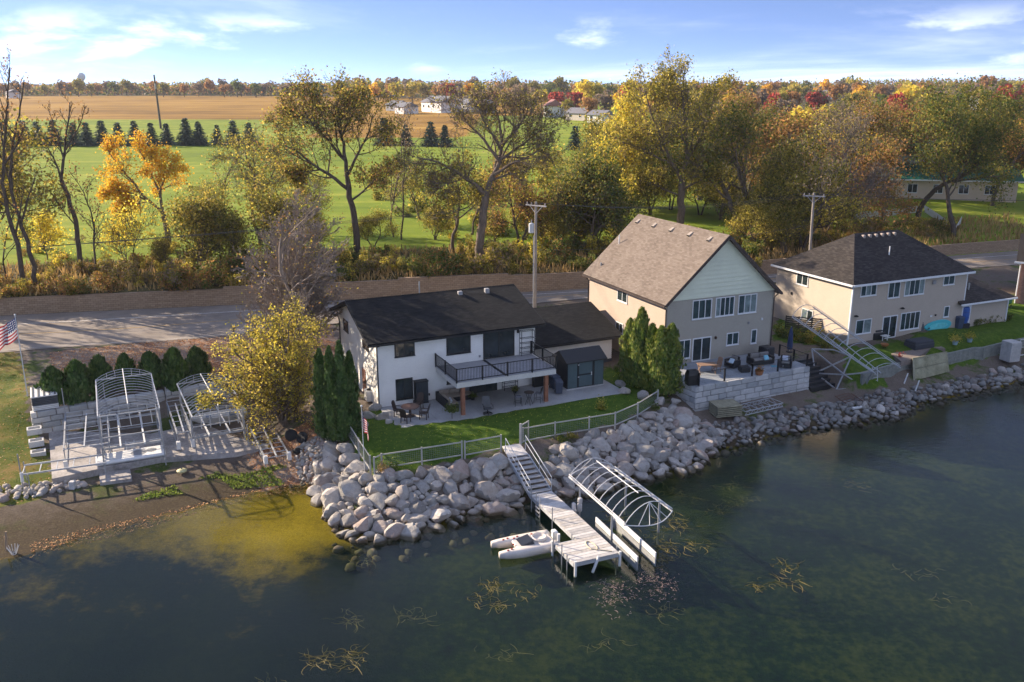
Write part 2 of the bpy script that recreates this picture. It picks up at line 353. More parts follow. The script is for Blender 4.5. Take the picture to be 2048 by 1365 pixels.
def height(X, Y):
    X = np.asarray(X, float); Y = np.asarray(Y, float); sh = X.shape; x = X.ravel(); y = Y.ravel(); z = np.empty(x.shape)
    for a in range(0, len(x), 20000):
        q = slice(a, a+20000); d = np.hypot(x[q,None]-CP[None,:,0], y[q,None]-CP[None,:,1]); z[q] = d @ RBF[:-1] + RBF[-1]
    z = np.clip(z, 0.03, 3.0)
    lake = inpoly(x, y, LAKE); ds = dist_poly(x, y, SHORE)
    left = np.clip((0.5 - (x+8)/6.0), 0, 1)               # the shelving bay beside the riprap point
    prof = (1-left)*(0.35*np.minimum(ds, 1.2) + 0.065*np.maximum(ds-1.2, 0)) + left*(0.055*ds)
    z = np.where(lake, -np.minimum(0.02 + prof, 2.6), z)
    wy = wall_y(x); back = y > wy + 0.62; dd = np.maximum(y-wy, 0)
    topz = np.interp(x, [-60,-10,30,60], [4.3,4.5,4.2,3.9])
    zb = topz + np.minimum(1.15*(1-np.exp(-dd/7.0)), 9) ; w_ = np.clip(dd/45, 0, 1)
    zb = zb*(1-w_) + far_z(y)*w_
    zb = zb + np.clip((y-300)/400, 0, 1)*1.6*np.sin(x/140.0+0.6)*np.cos(y/230.0) + np.clip(dd-3, 0, 30)/30*0.15*np.sin(x/7.0)*np.sin(y/9.0)
    z = np.where(back, zb, z)
    for poly, zt in SINK:
        q = inpoly(x, y, poly) & ~back; z = np.where(q, np.minimum(z, zt), z)
    return z.reshape(sh)
def hz(x, y): return float(height(np.array([x]), np.array([y]))[0])
def axis(a, b, step, lo, hi, grow=1.13):
    m = list(np.arange(a, b+1e-6, step)); s = step; p = b
    while p < hi: s *= grow; p += s; m.append(p)
    s = step; p = a; f = []
    while p > lo: s *= grow; p -= s; f.append(p)
    return np.array(f[::-1] + m)
gx = axis(-62, 80, 0.55, -1900, 1900); gy = axis(34, 122, 0.5, -70, 2500)
XX, YY = np.meshgrid(gx, gy); ZZ = height(XX, YY)
nx, ny = len(gx), len(gy)
idx = np.arange(nx*ny).reshape(ny, nx)
quads = np.stack([idx[:-1,:-1], idx[:-1,1:], idx[1:,1:], idx[1:,:-1]], -1).reshape(-1, 4)
LAWN1 = poly_px([(700,868),(745,945),(930,912),(1043,885),(1240,842),(1312,803),(1345,785),(1250,755),(1224,735),(1140,770),(930,835),(757,815),(715,835)], 2.0)
LAWN3 = poly_px([(1692,705),(1740,730),(1820,716),(1860,716),(1940,700),(2048,674),(2300,620),(2300,570),(2020,610),(1920,655),(1800,690)], 2.4)
LAWN23 = poly_px([(1545,690),(1690,700),(1690,735),(1720,748),(1780,742),(1740,715),(1690,690),(1640,640),(1560,640)], 2.4)
GRASSL = poly_px([(-400,1010),(0,985),(60,975),(100,945),(95,890),(62,840),(55,770),(40,738),(-400,760)], 1.3)
LEAVES = poly_px([(110,765),(100,712),(300,692),(450,680),(600,660),(660,650),(680,700),(560,740),(430,752),(250,765)], 2.5)
LEAVES2 = poly_px([(520,960),(490,900),(560,880),(640,850),(690,870),(640,960)], 1.0)
RLAWN = np.array([[44,100],[52,109],[66,114],[140,140],[140,260],[60,230],[44,150]])
x_, y_, z_ = XX.ravel(), YY.ravel(), ZZ.ravel()
lake_v = inpoly(x_, y_, LAKE); dsv = dist_poly(x_, y_, SHORE); dwv = y_ - wall_y(x_)
a_lawn = (inpoly(x_,y_,LAWN1) | inpoly(x_,y_,LAWN3) | inpoly(x_,y_,LAWN23)).astype(np.float32)
a_rough = (inpoly(x_,y_,GRASSL)).astype(np.float32)
a_leaf = (inpoly(x_,y_,LEAVES) | inpoly(x_,y_,LEAVES2)).astype(np.float32)
a_field = np.clip((dwv-11)/6, 0, 1).astype(np.float32)
a_field = np.maximum(a_field, inpoly(x_,y_,RLAWN).astype(np.float32))
a_field = a_field*(1-np.clip((x_-(0.13*y_+8))/12, 0, 1)*np.clip((y_-128)/10, 0, 1)).astype(np.float32)
a_field = np.maximum(a_field, inpoly(x_,y_,RLAWN).astype(np.float32))
a_field = a_field*(1-np.clip((y_-715)/20, 0, 1)).astype(np.float32)
a_bank = ((dwv > 0.1)).astype(np.float32)
edge = 445 + 22*np.sin(x_/90.0) + 0.10*x_
a_crop = (np.clip((y_-edge)/8, 0, 1) * np.clip((775-y_)/15, 0, 1) * np.clip((40-x_)/10, 0, 1)).astype(np.float32)
a_crop2 = (np.clip((y_-290)/8, 0, 1)*np.clip((x_+75)/10, 0, 1)*np.clip((-10-x_)/10, 0, 1)*np.clip((775-y_)/15, 0, 1)).astype(np.float32)
a_crop = np.maximum(a_crop, a_crop2)
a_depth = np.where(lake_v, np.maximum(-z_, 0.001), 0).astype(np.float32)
bc = G(565,1050,-.3); a_bay = np.clip(1.5-np.hypot((x_-bc.x)/6.2, (y_-bc.y)/3.9), 0, 1).astype(np.float32)
# --- ground material
b = NB('ground'); P = b.pos()
nA = b.noise(P, 0.35, 6, 0.62); nB = b.noise(P, 2.2, 5, 0.65); nC = b.noise(P, 9.0, 4, 0.7); nF = b.noise(P, 0.02, 5, 0.6)
def soft(attr, wob=0.5):
    return b.rng(b.math('ADD', b.attr(attr), b.math('MULTIPLY', b.math('SUBTRACT', nB, 0.5), wob)), 0.38, 0.62)
dirt = b.ramp(b.math('ADD', b.math('MULTIPLY', nA, 0.5), b.math('MULTIPLY', nC, 0.5)), [(0.3, (0.085,0.066,0.052)), (0.55, (0.17,0.138,0.112)), (0.75, (0.27,0.23,0.19))])
weeds = b.ramp(nC, [(0.3, (0.03,0.05,0.012)), (0.7, (0.10,0.13,0.03))])
dirt = b.mix(b.rng(b.math('ADD', nA, b.math('MULTIPLY', nB, 0.35)), 0.70, 0.80), dirt, weeds)
nD = b.noise(P, 30.0, 3, 0.7); lawn = b.ramp(b.math('ADD', b.math('MULTIPLY', nB, 0.35), b.math('ADD', b.math('MULTIPLY', nC, 0.35), b.math('MULTIPLY', nD, 0.3))), [(0.36, (0.022,0.052,0.006)), (0.5, (0.062,0.115,0.012)), (0.64, (0.16,0.20,0.030))])
rough = b.ramp(b.math('ADD', b.math('MULTIPLY', nA, 0.6), b.math('MULTIPLY', nC, 0.4)), [(0.38, (0.035,0.07,0.010)), (0.5, (0.115,0.125,0.022)), (0.60, (0.24,0.155,0.055))])
leafl = b.ramp(b.math('ADD', b.math('MULTIPLY', nB, 0.35), b.math('MULTIPLY', nC, 0.65)), [(0.32, (0.10,0.05,0.03)), (0.5, (0.25,0.125,0.07)), (0.68, (0.36,0.20,0.12))])
bank = b.ramp(b.math('ADD', b.math('MULTIPLY', nA, 0.4), b.math('MULTIPLY', nC, 0.6)), [(0.3, (0.03,0.028,0.012)), (0.55, (0.10,0.085,0.035)), (0.75, (0.19,0.135,0.055))])
strp = b.noise(b.map(P, (0.01, 0.25, 1)), 1.0, 4, 0.6)
field = b.ramp(b.math('ADD', b.math('MULTIPLY', strp, 0.30), b.math('ADD', b.math('MULTIPLY', nF, 0.35), b.math('MULTIPLY', b.noise(P, 0.12, 6, 0.7), 0.35))), [(0.36, (0.10,0.155,0.015)), (0.5, (0.175,0.235,0.022)), (0.62, (0.31,0.32,0.045))])
crop = b.ramp(b.math('ADD', b.math('MULTIPLY', b.noise(b.map(P, (0.006, 0.10, 1)), 1.0, 5, 0.65), 0.7), b.math('MULTIPLY', nF, 0.3)), [(0.36, (0.15,0.078,0.014)), (0.5, (0.29,0.16,0.028)), (0.64, (0.42,0.25,0.052))])
bedn = b.math('ADD', b.math('MULTIPLY', nA, 0.6), b.math('MULTIPLY', nB, 0.4))
sand = b.ramp(b.math('ADD', b.math('MULTIPLY', bedn, 0.6), b.math('MULTIPLY', nC, 0.4)), [(0.32, (0.13,0.085,0.008)), (0.5, (0.36,0.235,0.018)), (0.66, (0.58,0.40,0.050))])
weedbed = b.ramp(b.math('ADD', b.math('MULTIPLY', b.noise(P, 0.22, 5, 0.6), 0.5), b.math('MULTIPLY', nB, 0.5)), [(0.36, (0.002,0.009,0.005)), (0.48, (0.007,0.021,0.006)), (0.60, (0.036,0.048,0.008))]); px_ = b.node('ShaderNodeSeparateXYZ'); b.l.new(P, px_.inputs[0]); weedbed = b.mix(b.rng(px_.outputs[0], -1.0, -9.0, 0.0, 0.85, True), weedbed, (0.002,0.008,0.014))  # bed darkened blue toward the left, tree shade and sky reflection put into colour
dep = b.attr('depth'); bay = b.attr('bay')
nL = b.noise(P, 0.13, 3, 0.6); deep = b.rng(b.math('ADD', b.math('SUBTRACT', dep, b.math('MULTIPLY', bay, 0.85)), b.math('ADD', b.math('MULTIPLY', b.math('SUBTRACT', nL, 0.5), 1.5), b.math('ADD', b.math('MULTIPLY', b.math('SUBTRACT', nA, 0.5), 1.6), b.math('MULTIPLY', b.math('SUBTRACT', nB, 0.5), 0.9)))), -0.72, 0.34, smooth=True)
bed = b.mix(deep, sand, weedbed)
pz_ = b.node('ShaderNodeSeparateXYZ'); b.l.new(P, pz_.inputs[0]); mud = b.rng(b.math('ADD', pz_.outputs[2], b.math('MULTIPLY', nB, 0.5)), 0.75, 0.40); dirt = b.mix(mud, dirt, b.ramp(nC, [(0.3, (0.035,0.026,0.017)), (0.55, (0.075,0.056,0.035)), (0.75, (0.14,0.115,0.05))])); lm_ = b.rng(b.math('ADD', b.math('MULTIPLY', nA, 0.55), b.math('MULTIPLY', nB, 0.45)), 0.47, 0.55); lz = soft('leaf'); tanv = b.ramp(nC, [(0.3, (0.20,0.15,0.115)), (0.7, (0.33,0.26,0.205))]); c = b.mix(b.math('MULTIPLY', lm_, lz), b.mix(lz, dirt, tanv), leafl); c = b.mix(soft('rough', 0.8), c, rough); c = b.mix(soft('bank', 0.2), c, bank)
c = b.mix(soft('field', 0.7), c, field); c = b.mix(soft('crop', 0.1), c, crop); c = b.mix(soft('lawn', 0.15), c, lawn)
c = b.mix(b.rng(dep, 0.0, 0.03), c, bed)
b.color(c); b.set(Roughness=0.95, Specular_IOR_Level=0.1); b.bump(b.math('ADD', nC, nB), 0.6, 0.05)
GROUND_MAT = b.m
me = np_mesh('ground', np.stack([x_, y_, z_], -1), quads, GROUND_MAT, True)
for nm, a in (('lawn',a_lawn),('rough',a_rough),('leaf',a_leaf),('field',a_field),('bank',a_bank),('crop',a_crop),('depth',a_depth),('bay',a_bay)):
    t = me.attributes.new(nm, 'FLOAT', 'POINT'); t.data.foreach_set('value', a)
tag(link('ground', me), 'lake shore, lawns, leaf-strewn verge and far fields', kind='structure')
# --- water
b = NB('water'); P = b.pos()
rip = b.math('ADD', b.math('MULTIPLY', b.noise(b.map(P, (1.0, 2.2, 1), (0, 0, 0.5)), 1.5, 5, 0.6, 0.4), 1.0), b.math('MULTIPLY', b.noise(P, 0.25, 3, 0.5), 1.6))
bp = b.node('ShaderNodeBump'); b.l.new(rip, bp.inputs['Height']); bp.inputs['Strength'].default_value = 0.26; bp.inputs['Distance'].default_value = 0.05
lw_ = b.node('ShaderNodeLayerWeight'); lw_.inputs[0].default_value = 0.5; b.l.new(bp.outputs[0], lw_.inputs[1]); fr_ = b.math('ADD', b.math('MULTIPLY', b.math('POWER', lw_.outputs['Facing'], 5.0), 0.98), 0.02)   # Schlick
gl = b.node('ShaderNodeBsdfGlossy'); gl.inputs['Roughness'].default_value = 0.03; b.l.new(bp.outputs[0], gl.inputs['Normal'])
tr = b.node('ShaderNodeBsdfTransparent'); tr.inputs[0].default_value = (0.78, 0.84, 0.70, 1)
df = b.node('ShaderNodeBsdfDiffuse'); df.inputs[0].default_value = (0.003, 0.016, 0.026, 1)
m1 = b.node('ShaderNodeMixShader'); m1.inputs[0].default_value = 0.12; b.l.new(tr.outputs[0], m1.inputs[1]); b.l.new(df.outputs[0], m1.inputs[2])
m2 = b.node('ShaderNodeMixShader'); b.l.new(fr_, m2.inputs[0]); b.l.new(m1.outputs[0], m2.inputs[1]); b.l.new(gl.outputs[0], m2.inputs[2]); b.l.new(m2.outputs[0], b.out.inputs[0])
b.n.remove(b.b)
wm = MB(); wm.quad((-400,-70,0),(400,-70,0),(400,160,0),(-400,160,0))
wq = [(p[0], p[1], 0.0) for p in LAKE]
tag(link('lake_water', wm.mesh('lake_water', b.m)), 'dark green lake water with ripples', kind='structure')
# --- road
def strip(pa, pb, dz, n=60, z=None):
    pa = np.array(pa); pb = np.array(pb); V = []
    for i in range(n):
        t = i/(n-1)
        def at(p):
            k = t*(len(p)-1); j = min(int(k), len(p)-2); return p[j]*(1-k+j) + p[j+1]*(k-j)
        for q in (at(pa), at(pb)): V.append((q[0], q[1], (z if z is not None else hz(q[0], q[1])) + dz))
    F = [(2*i, 2*i+1, 2*i+3, 2*i+2) for i in range(n-1)]
    return np.array(V), np.array(F)
b = NB('asphalt'); P = b.pos(); n1 = b.noise(P, 0.5, 5, 0.6); n2 = b.noise(P, 14, 3, 0.7); cr = b.noise(b.map(P, (0.35, 1.2, 1)), 1.2, 6, 0.75, 0.8)
ca = b.ramp(b.math('ADD', b.math('MULTIPLY', n1, 0.6), b.math('MULTIPLY', n2, 0.4)), [(0.3, (0.17,0.145,0.12)), (0.7, (0.33,0.28,0.235))])
b.color(b.mix(b.rng(cr, 0.63, 0.68), ca, (0.22,0.13,0.07))); b.set(Roughness=0.9, Specular_IOR_Level=0.2); b.bump(n2, 0.2, 0.01)
ASPH = b.m
ROADZ = 2.86
V, F = strip(NEAR, FAR, 0, 80, ROADZ); tag(link('road', np_mesh('road', V, F, ASPH)), 'grey two lane road below the block wall', kind='structure')
PAINTW = plain('road_paint_white', (0.62,0.60,0.56), 0.8, var=0.35, scale=4); PAINTY = plain('road_paint_yellow', (0.48,0.30,0.10), 0.8, var=0.4, scale=4)
def lerp_line(t): return NEAR*(1-t) + FAR*t
for nm, t, mt, lab in (('white_edge_line', 0.70, PAINTW, 'white edge line painted along the road'), ('yellow_centre_line', 0.40, PAINTY, 'worn yellow centre line of the road'), ('white_shoulder_line', 0.04, plain('worn_paint', (0.42,0.38,0.33), .85, var=.4, scale=1.2), 'worn white line at the lakeside edge of the road')):
    a = lerp_line(t); V, F = strip(a - np.array([0,0.06]), a + np.array([0,0.09]), 0.004, 80, ROADZ); tag(link(nm, np_mesh(nm, V, F, mt)), lab, kind='structure')
# --- road retaining wall: stepped courses of tan block
b = NB('tan_wall_block'); P = b.pos(); br = b.node('ShaderNodeTexBrick'); vv = b.node('ShaderNodeSeparateXYZ'); b.l.new(P, vv.inputs[0])
cx = b.node('ShaderNodeCombineXYZ'); b.l.new(vv.outputs[0], cx.inputs[0]); b.l.new(vv.outputs[2], cx.inputs[1]); b.l.new(cx.outputs[0], br.inputs['Vector'])
for k, q in (('Scale',1.0),('Mortar Size',0.012),('Brick Width',0.45),('Row Height',0.2),('Bias',0.0)): br.inputs[k].default_value = q
br.inputs['Color1'].default_value = (0.30,0.205,0.125,1); br.inputs['Color2'].default_value = (0.41,0.29,0.185,1); br.inputs['Mortar'].default_value = (0.14,0.095,0.06,1)
st = b.noise(b.map(P, (0.6,0.6,0.15)), 1.0, 5, 0.65)
b.color(b.mix(b.rng(st, 0.35, 0.75, 0.0, 0.45), br.outputs['Color'], (0.27,0.19,0.13))); b.set(Roughness=0.95); b.bump(b.math('ADD', br.outputs['Fac'], b.noise(P, 12, 4, 0.7)), -0.5, 0.03)
TANB = b.m
wallroot = empty('retaining_wall', (*WALLB[3], 2.8), 0, 'long tan block retaining wall behind the road', 'retaining wall')
WL = resample(WALLB[0:], 160); WL = WL[(WL[:,0] > -95) & (WL[:,0] < 140)]
rw = random.Random(3); steps = []; hcur = 8
for i in range(len(WL)):
    x = WL[i][0]; steps.append(int(round(np.interp(x, [-60,-40,-20,-8,-4,0,8,30,60,90], [8,8,9,10,10,9,9,8,7,7]))))
mb = MB(); cap = MB()
for i in range(len(WL)-1):
    a, c2 = WL[i], WL[i+1]; d = (c2-a)/np.hypot(*(c2-a)); n = np.array([-d[1], d[0]])
    for k in range(steps[i]):
        o = 0.025*k; z0 = 2.75 + 0.2*k; p, q, r_, s_ = a+n*o, c2+n*o, c2+n*0.75, a+n*0.75
        mb.add([(*p,z0),(*q,z0),(*r_,z0),(*s_,z0),(*p,z0+.195),(*q,z0+.195),(*r_,z0+.195),(*s_,z0+.195)], [(0,1,5,4),(4,5,6,7),(1,2,6,5),(3,0,4,7)])
    z0 = 2.75+0.2*steps[i]; o = 0.025*steps[i]-0.05; p, q, r_, s_ = a+n*o, c2+n*o, c2+n*0.6, a+n*0.6
    cap.add([(*p,z0),(*q,z0),(*r_,z0),(*s_,z0),(*p,z0+.09),(*q,z0+.09),(*r_,z0+.09),(*s_,z0+.09)], [(0,1,5,4),(4,5,6,7),(1,2,6,5),(3,0,4,7),(2,3,7,6)])
for m_, nm in ((mb,'block_courses'),(cap,'cap')):
    o = m_.build(nm, TANB); o.parent = wallroot; o.matrix_parent_inverse = Matrix.Translation(wallroot.location).inverted()
# --- concrete block walls
UNIT_BLOCK = MB().rbox(0,1,0,1,0,1,0.035).mesh('block')
CONB = [plain('block_concrete_%d' % i, c_, 0.85, var=0.2, scale=1.3, bump=0.5, bscale=14) for i, c_ in enumerate(((0.44,0.44,0.43),(0.53,0.525,0.51),(0.36,0.37,0.37)))]
BLOCKS = []
for m_ in CONB: q = UNIT_BLOCK.copy(); q.materials.append(m_); BLOCKS.append(q)
def block_wall(root, p0, p1, z0, n, h, depth, lens, seed=1, z_end=None):
    rr = random.Random(seed); p0 = Vector((p0[0],p0[1],0)); p1 = Vector((p1[0],p1[1],0)); L = (p1-p0).length; an = math.atan2(p1.y-p0.y, p1.x-p0.x); d = (p1-p0)/L
    inv = root.matrix_basis.inverted()
    for k in range(n):
        x = 0.0; first = rr.choice(lens)*(0.5 if k % 2 else 1.0)
        while x < L-0.02:
            l = min(first if x == 0 else rr.choice(lens), L-x)
            if L-x-l < 0.25: l = L-x
            o = link('block', rr.choice(BLOCKS), root); jig = rr.uniform(-0.012, 0.012); nrm_ = Vector((-d.y, d.x, 0))
            pos = p0 + d*(x+0.006) + nrm_*(0.02*k+jig); pos.z = z0 + k*h + 0.004
            m = Matrix.Translation(pos) @ Matrix.Rotation(an, 4, 'Z') @ Matrix.Diagonal((l-0.045, depth, h-0.04, 1)); o.matrix_basis = inv @ m
            x += l
CONC = plain('poured_concrete', (0.40,0.38,0.36), 0.9, var=0.22, scale=0.7, bump=0.3, bscale=30)
CONC2 = plain('pale_concrete', (0.38,0.35,0.325), 0.9, var=0.38, scale=0.6, bump=0.3, bscale=30)
# --- slabs
def slab_px(name, px, ztop, zbot, mt, label):
    m_ = MB(); m_.prism([V2(G(u, v, ztop)) for u, v in px][::-1], zbot, ztop); return tag(m_.build(name, mt), label, kind='structure')
slab_px('boat_lot_slab', [(104,958),(198,938),(322,915),(470,905),(535,895),(560,848),(480,830),(300,868),(97,862)], 0.9, 0.1, CONC2, 'pale concrete slab under the stored boat lifts')
slab_px('boat_lot_step', [(200,966),(264,957),(260,938),(198,945)], 0.62, 0.1, CONC2, 'low concrete step in front of the boat slab')
# ------------------------------------------------------------------ house parts
def lap(m_, lim, z0, z1, org, ax, nr, course=0.17, lip=0.028):
    org = Vector(org); ax = Vector(ax); nr = Vector(nr); z = z0
    while z < z1-1e-4:
        zt = min(z+course, z1); a0, a1 = lim(z); b0, b1 = lim(zt)
        P = lambda a, zz, o: org + ax*a + nr*o + Vector((0,0,zz))
        m_.add([P(a0,z,lip),P(a1,z,lip),P(b1,zt,0.0),P(b0,zt,0.0),P(a0,z,0),P(a1,z,0)], [(0,1,2,3),(4,5,1,0),(5,2,1),(4,0,3)])
        z = zt
def shingle_row_wall(m_, lim, z0, z1, org, ax, nr): lap(m_, lim, z0, z1, org, ax, nr, 0.34, 0.055)
def roof_plane(parent, name, pts, th, mat):
    q = [Vector(p) for p in pts]; nn = Vector((0,0,0))
    for i in range(len(q)): nn += q[i].cross(q[(i+1) % len(q)])
    nn.normalize()
    if nn.z < 0: q = q[::-1]; nn = -nn
    h = Vector((0,0,1)).cross(nn).normalized(); s = nn.cross(h)
    m_ = MB(); m_.slab(q, th); me = m_.mesh(name, mat); uv = me.uv_layers.new(name='UVMap')
    for l in me.loops:
        c = me.vertices[l.vertex_index].co; uv.data[l.index].uv = (c.dot(h), c.dot(s))
    return link(name, me, parent)
def window(parent, a0, a1, z0, z1, n, fmat, gmat, org=(0,0,0), ax=(1,0,0), nr=(0,-1,0), fw=0.07, out=0.065, name='window', sill=True, blind=()):
    org = Vector(org); ax = Vector(ax); nr = Vector(nr); up = Vector((0,0,1)); m_ = MB()
    def bar(p0, p1, q0, q1, o0, o1):
        vs = [org + ax*a + up*z + nr*o for o in (o0, o1) for a, z in ((p0,q0),(p1,q0),(p1,q1),(p0,q1))]
        m_.add(vs, [(0,1,2,3),(7,6,5,4),(4,5,1,0),(5,6,2,1),(6,7,3,2),(7,4,0,3)])
    bar(a0,a1,z0,z0+fw,-.02,out); bar(a0,a1,z1-fw,z1,-.02,out); bar(a0,a0+fw,z0+fw,z1-fw,-.02,out); bar(a1-fw,a1,z0+fw,z1-fw,-.02,out)
    wd = (a1-a0-fw)/n
    for i in range(1, n): bar(a0+fw/2+wd*i-fw*0.42, a0+fw/2+wd*i+fw*0.42, z0+fw, z1-fw, -.02, out-0.012)
    if sill: bar(a0-.03, a1+.03, z0-.05, z0-.002, -.02, out+.03)
    f = m_.build(name, fmat, parent)
    for i in range(n):
        g = MB(); x0 = a0+fw/2+wd*i+fw*0.3; x1 = a0+fw/2+wd*(i+1)-fw*0.3
        vs = [org + ax*a + up*z + nr*0.036 for a, z in ((x0,z0+fw*.7),(x1,z0+fw*.7),(x1,z1-fw*.7),(x0,z1-fw*.7))]; g.add(vs, [(0,1,2,3)]); g.build('pane', BLIND if i in blind else gmat, f)
    return f
def gpart(name, mat, parent, fn, smooth=False):
    m_ = MB(); fn(m_); return m_.build(name, mat, parent, smooth)
BLIND = glass('blind_behind_glass', (0.10,0.13,0.13)); GLASS = glass(); GLASS2 = glass('teal_glass', (0.016,0.030,0.032))
BLK = plain('black_trim', (0.014,0.015,0.017), 0.45, var=0.15); WHT = plain('white_trim', (0.72,0.73,0.74), 0.5, var=0.05)
BLKMETAL = plain('black_metal', (0.012,0.013,0.016), 0.4, 0.3, var=0.1)
# ------------------------------------------------------------------ white house
H1O = (-9.48, 59.62, 2.0); H1R = R(25)
h1 = empty('white_house', H1O, H1R, 'white lap sided two storey house with black roof and raised deck', 'house')
W1, D1, HE, HR, YR = 12.36, 10.1, 4.98, 6.84, 5.27
WS = siding('white_siding', (0.86,0.84,0.79)); ROOF1 = shingle('charcoal_shingles', (0.005,0.005,0.006), (0.012,0.0125,0.0135), (0.030,0.030,0.030))
def rise1(y): return HR - abs(y-YR)*(HR-4.92)/(YR+0.42)
gpart('wall_core', WS, h1, lambda m_: (m_.box(0.02,W1-.02,0.02,D1-.02,-0.3,4.9), m_.prism([(0.02,0.02),(W1-.02,0.02),(W1-.02,D1-.02),(0.02,D1-.02)],4.85,4.9)))
gpart('front_wall', WS, h1, lambda m_: lap(m_, lambda z: (0.0, W1), -0.05, HE, (0,0,0), (1,0,0), (0,-1,0)))
def lim_g(z):
    if z <= 5.0: return (0.0, D1)
    k = (HR-z-.10)*(YR+0.42)/(HR-4.92); return (max(0,YR-k), min(D1,YR+k))
gpart('left_gable_wall', WS, h1, lambda m_: lap(m_, lim_g, -0.3, 6.70, (0,0,0), (0,1,0), (-1,0,0)))
gpart('right_gable_wall', WS, h1, lambda m_: lap(m_, lim_g, -0.3, 6.70, (W1,0,0), (0,1,0), (1,0,0)))
r1 = roof_plane(h1, 'roof', [(-.7,-.42,4.92+.02),(W1+.7,-.42,4.94),(W1+.7,YR,HR),(-.7,YR,HR)], 0.16, ROOF1)
roof_plane(r1, 'rear_slope', [(-.7,D1+.42,rise1(D1+.42)),(W1+.7,D1+.42,rise1(D1+.42)),(W1+.7,YR+.002,HR-.001),(-.7,YR+.002,HR-.001)], 0.16, ROOF1)
gpart('ridge_cap', ROOF1, r1, lambda m_: m_.add([(-.7,YR-.15,HR-.035),(W1+.7,YR-.15,HR-.035),(W1+.7,YR,HR+.02),(-.7,YR,HR+.02),(-.7,YR+.15,HR-.035),(W1+.7,YR+.15,HR-.035)], [(0,1,2,3),(3,2,5,4)]))
for yv, hv in ((YR-0.25,1.0),): gpart('vent_pipe', plain('galvanised',(0.45,0.46,0.47),0.4,0.6), r1, lambda m_: m_.tube([(5.2,YR+.3,HR-.2),(5.2,YR+.3,HR+0.85)], 0.06, 8))
gpart('roof_vent', plain('grey_vent',(0.30,0.30,0.31),0.6), r1, lambda m_: m_.rbox(8.0,8.35,YR-.8,YR-.5,rise1(YR-.8)-.05,rise1(YR-.5)+.18,.03))
gpart('roof_vent', plain('grey_vent',(0.30,0.30,0.31),0.6), r1, lambda m_: m_.rbox(10.2,10.55,YR-.95,YR-.6,rise1(YR-.9)-.05,rise1(YR-.5)+.22,.03))
gpart('eave_gutter', BLK, h1, lambda m_: (m_.box(-.7,W1+.7,-.53,-.43,4.74,4.86), m_.box(-.70,W1+.70,-.425,-.395,4.70,4.79)))
gpart('rake_board', BLK, h1, lambda m_: (m_.slab([(-.72,-.42,4.90),(-.70,-.42,4.90),(-.70,YR,HR-.02),(-.72,YR,HR-.02)],0.0) if False else m_.beam((-.715,-.42,4.82),(-.715,YR,HR-.11),.03,.2), m_.beam((-.715,YR,HR-.11),(-.715,D1+.42,rise1(D1+.42)-.1),.03,.2)))
gpart('rake_board', BLK, h1, lambda m_: (m_.beam((W1+.715,-.42,4.82),(W1+.715,YR,HR-.11),.03,.2), m_.beam((W1+.715,YR,HR-.11),(W1+.715,D1+.42,rise1(D1+.42)-.1),.03,.2)))
gpart('downspout', BLK, h1, lambda m_: (m_.tube([(0.08,-.48,4.74),(0.02,-.06,4.55),(0.02,-.06,0.1),(-.25,-.2,.02)],.045,6),))
gpart('downspout', BLK, h1, lambda m_: (m_.tube([(-.1,D1+.48,rise1(D1+.42)-.1),(-.05,D1-.05,4.1),(-.06,D1-.1,0.1)],.045,6),))
gpart('corner_trim', WHT, h1, lambda m_: m_.box(-.03,0.09,-.03,0.09,-.05,4.86))
window(h1, 1.31,2.80,3.66,4.80,2,BLK,GLASS); window(h1, 5.21,7.10,3.34,4.82,1,BLK,GLASS,fw=.09); window(h1, 1.30,2.57,0.46,2.02,2,BLK,GLASS)
window(h1, 8.10,10.64,2.63,4.86,2,BLK,GLASS,fw=.10,name='patio_door',sill=False); window(h1, 7.3,9.2,0.02,2.05,2,BLK,GLASS,fw=.08,name='patio_door',sill=False)
window(h1, 5.18,6.3,1.12,1.95,1,BLK,GLASS)
window(h1, 7.4,8.75,3.75,4.65,1,BLK,GLASS,ax=(0,1,0),nr=(-1,0,0)); window(h1, 1.85,3.35,3.75,4.3,1,BLK,GLASS,ax=(0,1,0),nr=(-1,0,0))
dr = gpart('side_door', plain('brown_door',(0.16,0.07,0.05),0.6), h1, lambda m_: m_.box(-.05,.0,3.0,3.9,0.0,2.0)); gpart('handle', BLKMETAL, dr, lambda m_: m_.box(-.1,-.05,3.1,3.15,.95,1.05))
gpart('wall_lamp', BLKMETAL, h1, lambda m_: m_.box(10.85,11.0,-.12,0,4.35,4.6)); gpart('outlet_cover', BLKMETAL, h1, lambda m_: m_.box(3.75,3.85,-.06,0,.45,.62))
gpart('wall_lamp', plain('grey_vent',(0.30,0.30,0.31),0.6), h1, lambda m_: m_.box(7.75,7.87,-.08,0,2.85,3.0))
# deck
DECK = plain('grey_deck_board', (0.33,0.33,0.34), 0.75, var=0.12, scale=2); FASC = plain('cream_fascia', (0.62,0.60,0.56), 0.7, var=0.08)
X0, X1, Y0, ZD = 4.35, 12.02, -4.15, 2.60
dk = gpart('deck', FASC, h1, lambda m_: (m_.box(X0,X1,Y0,Y0+.06,ZD-.42,ZD-.03), m_.box(X0,X0+.06,Y0+.06,-.02,ZD-.42,ZD-.03), m_.box(X1-.06,X1,Y0+.06,-.02,ZD-.42,ZD-.03), m_.box(X0+.06,X1-.06,Y0+.06,-.03,ZD-.10,ZD-.05)))
bw = 0.145; k = 0
while X0 + k*bw < X1-.05:
    a = X0-.03+k*bw; bm_ = MB().box(a+.004, min(a+bw-.004, X1+.03), Y0-.03, -.025, ZD-.028, ZD); bm_.build('deck_board', DECK, dk); k += 1
gpart('rubber_strip', BLKMETAL, dk, lambda m_: m_.box(8.0,8.22,Y0,-.03,ZD+.001,ZD+.006))
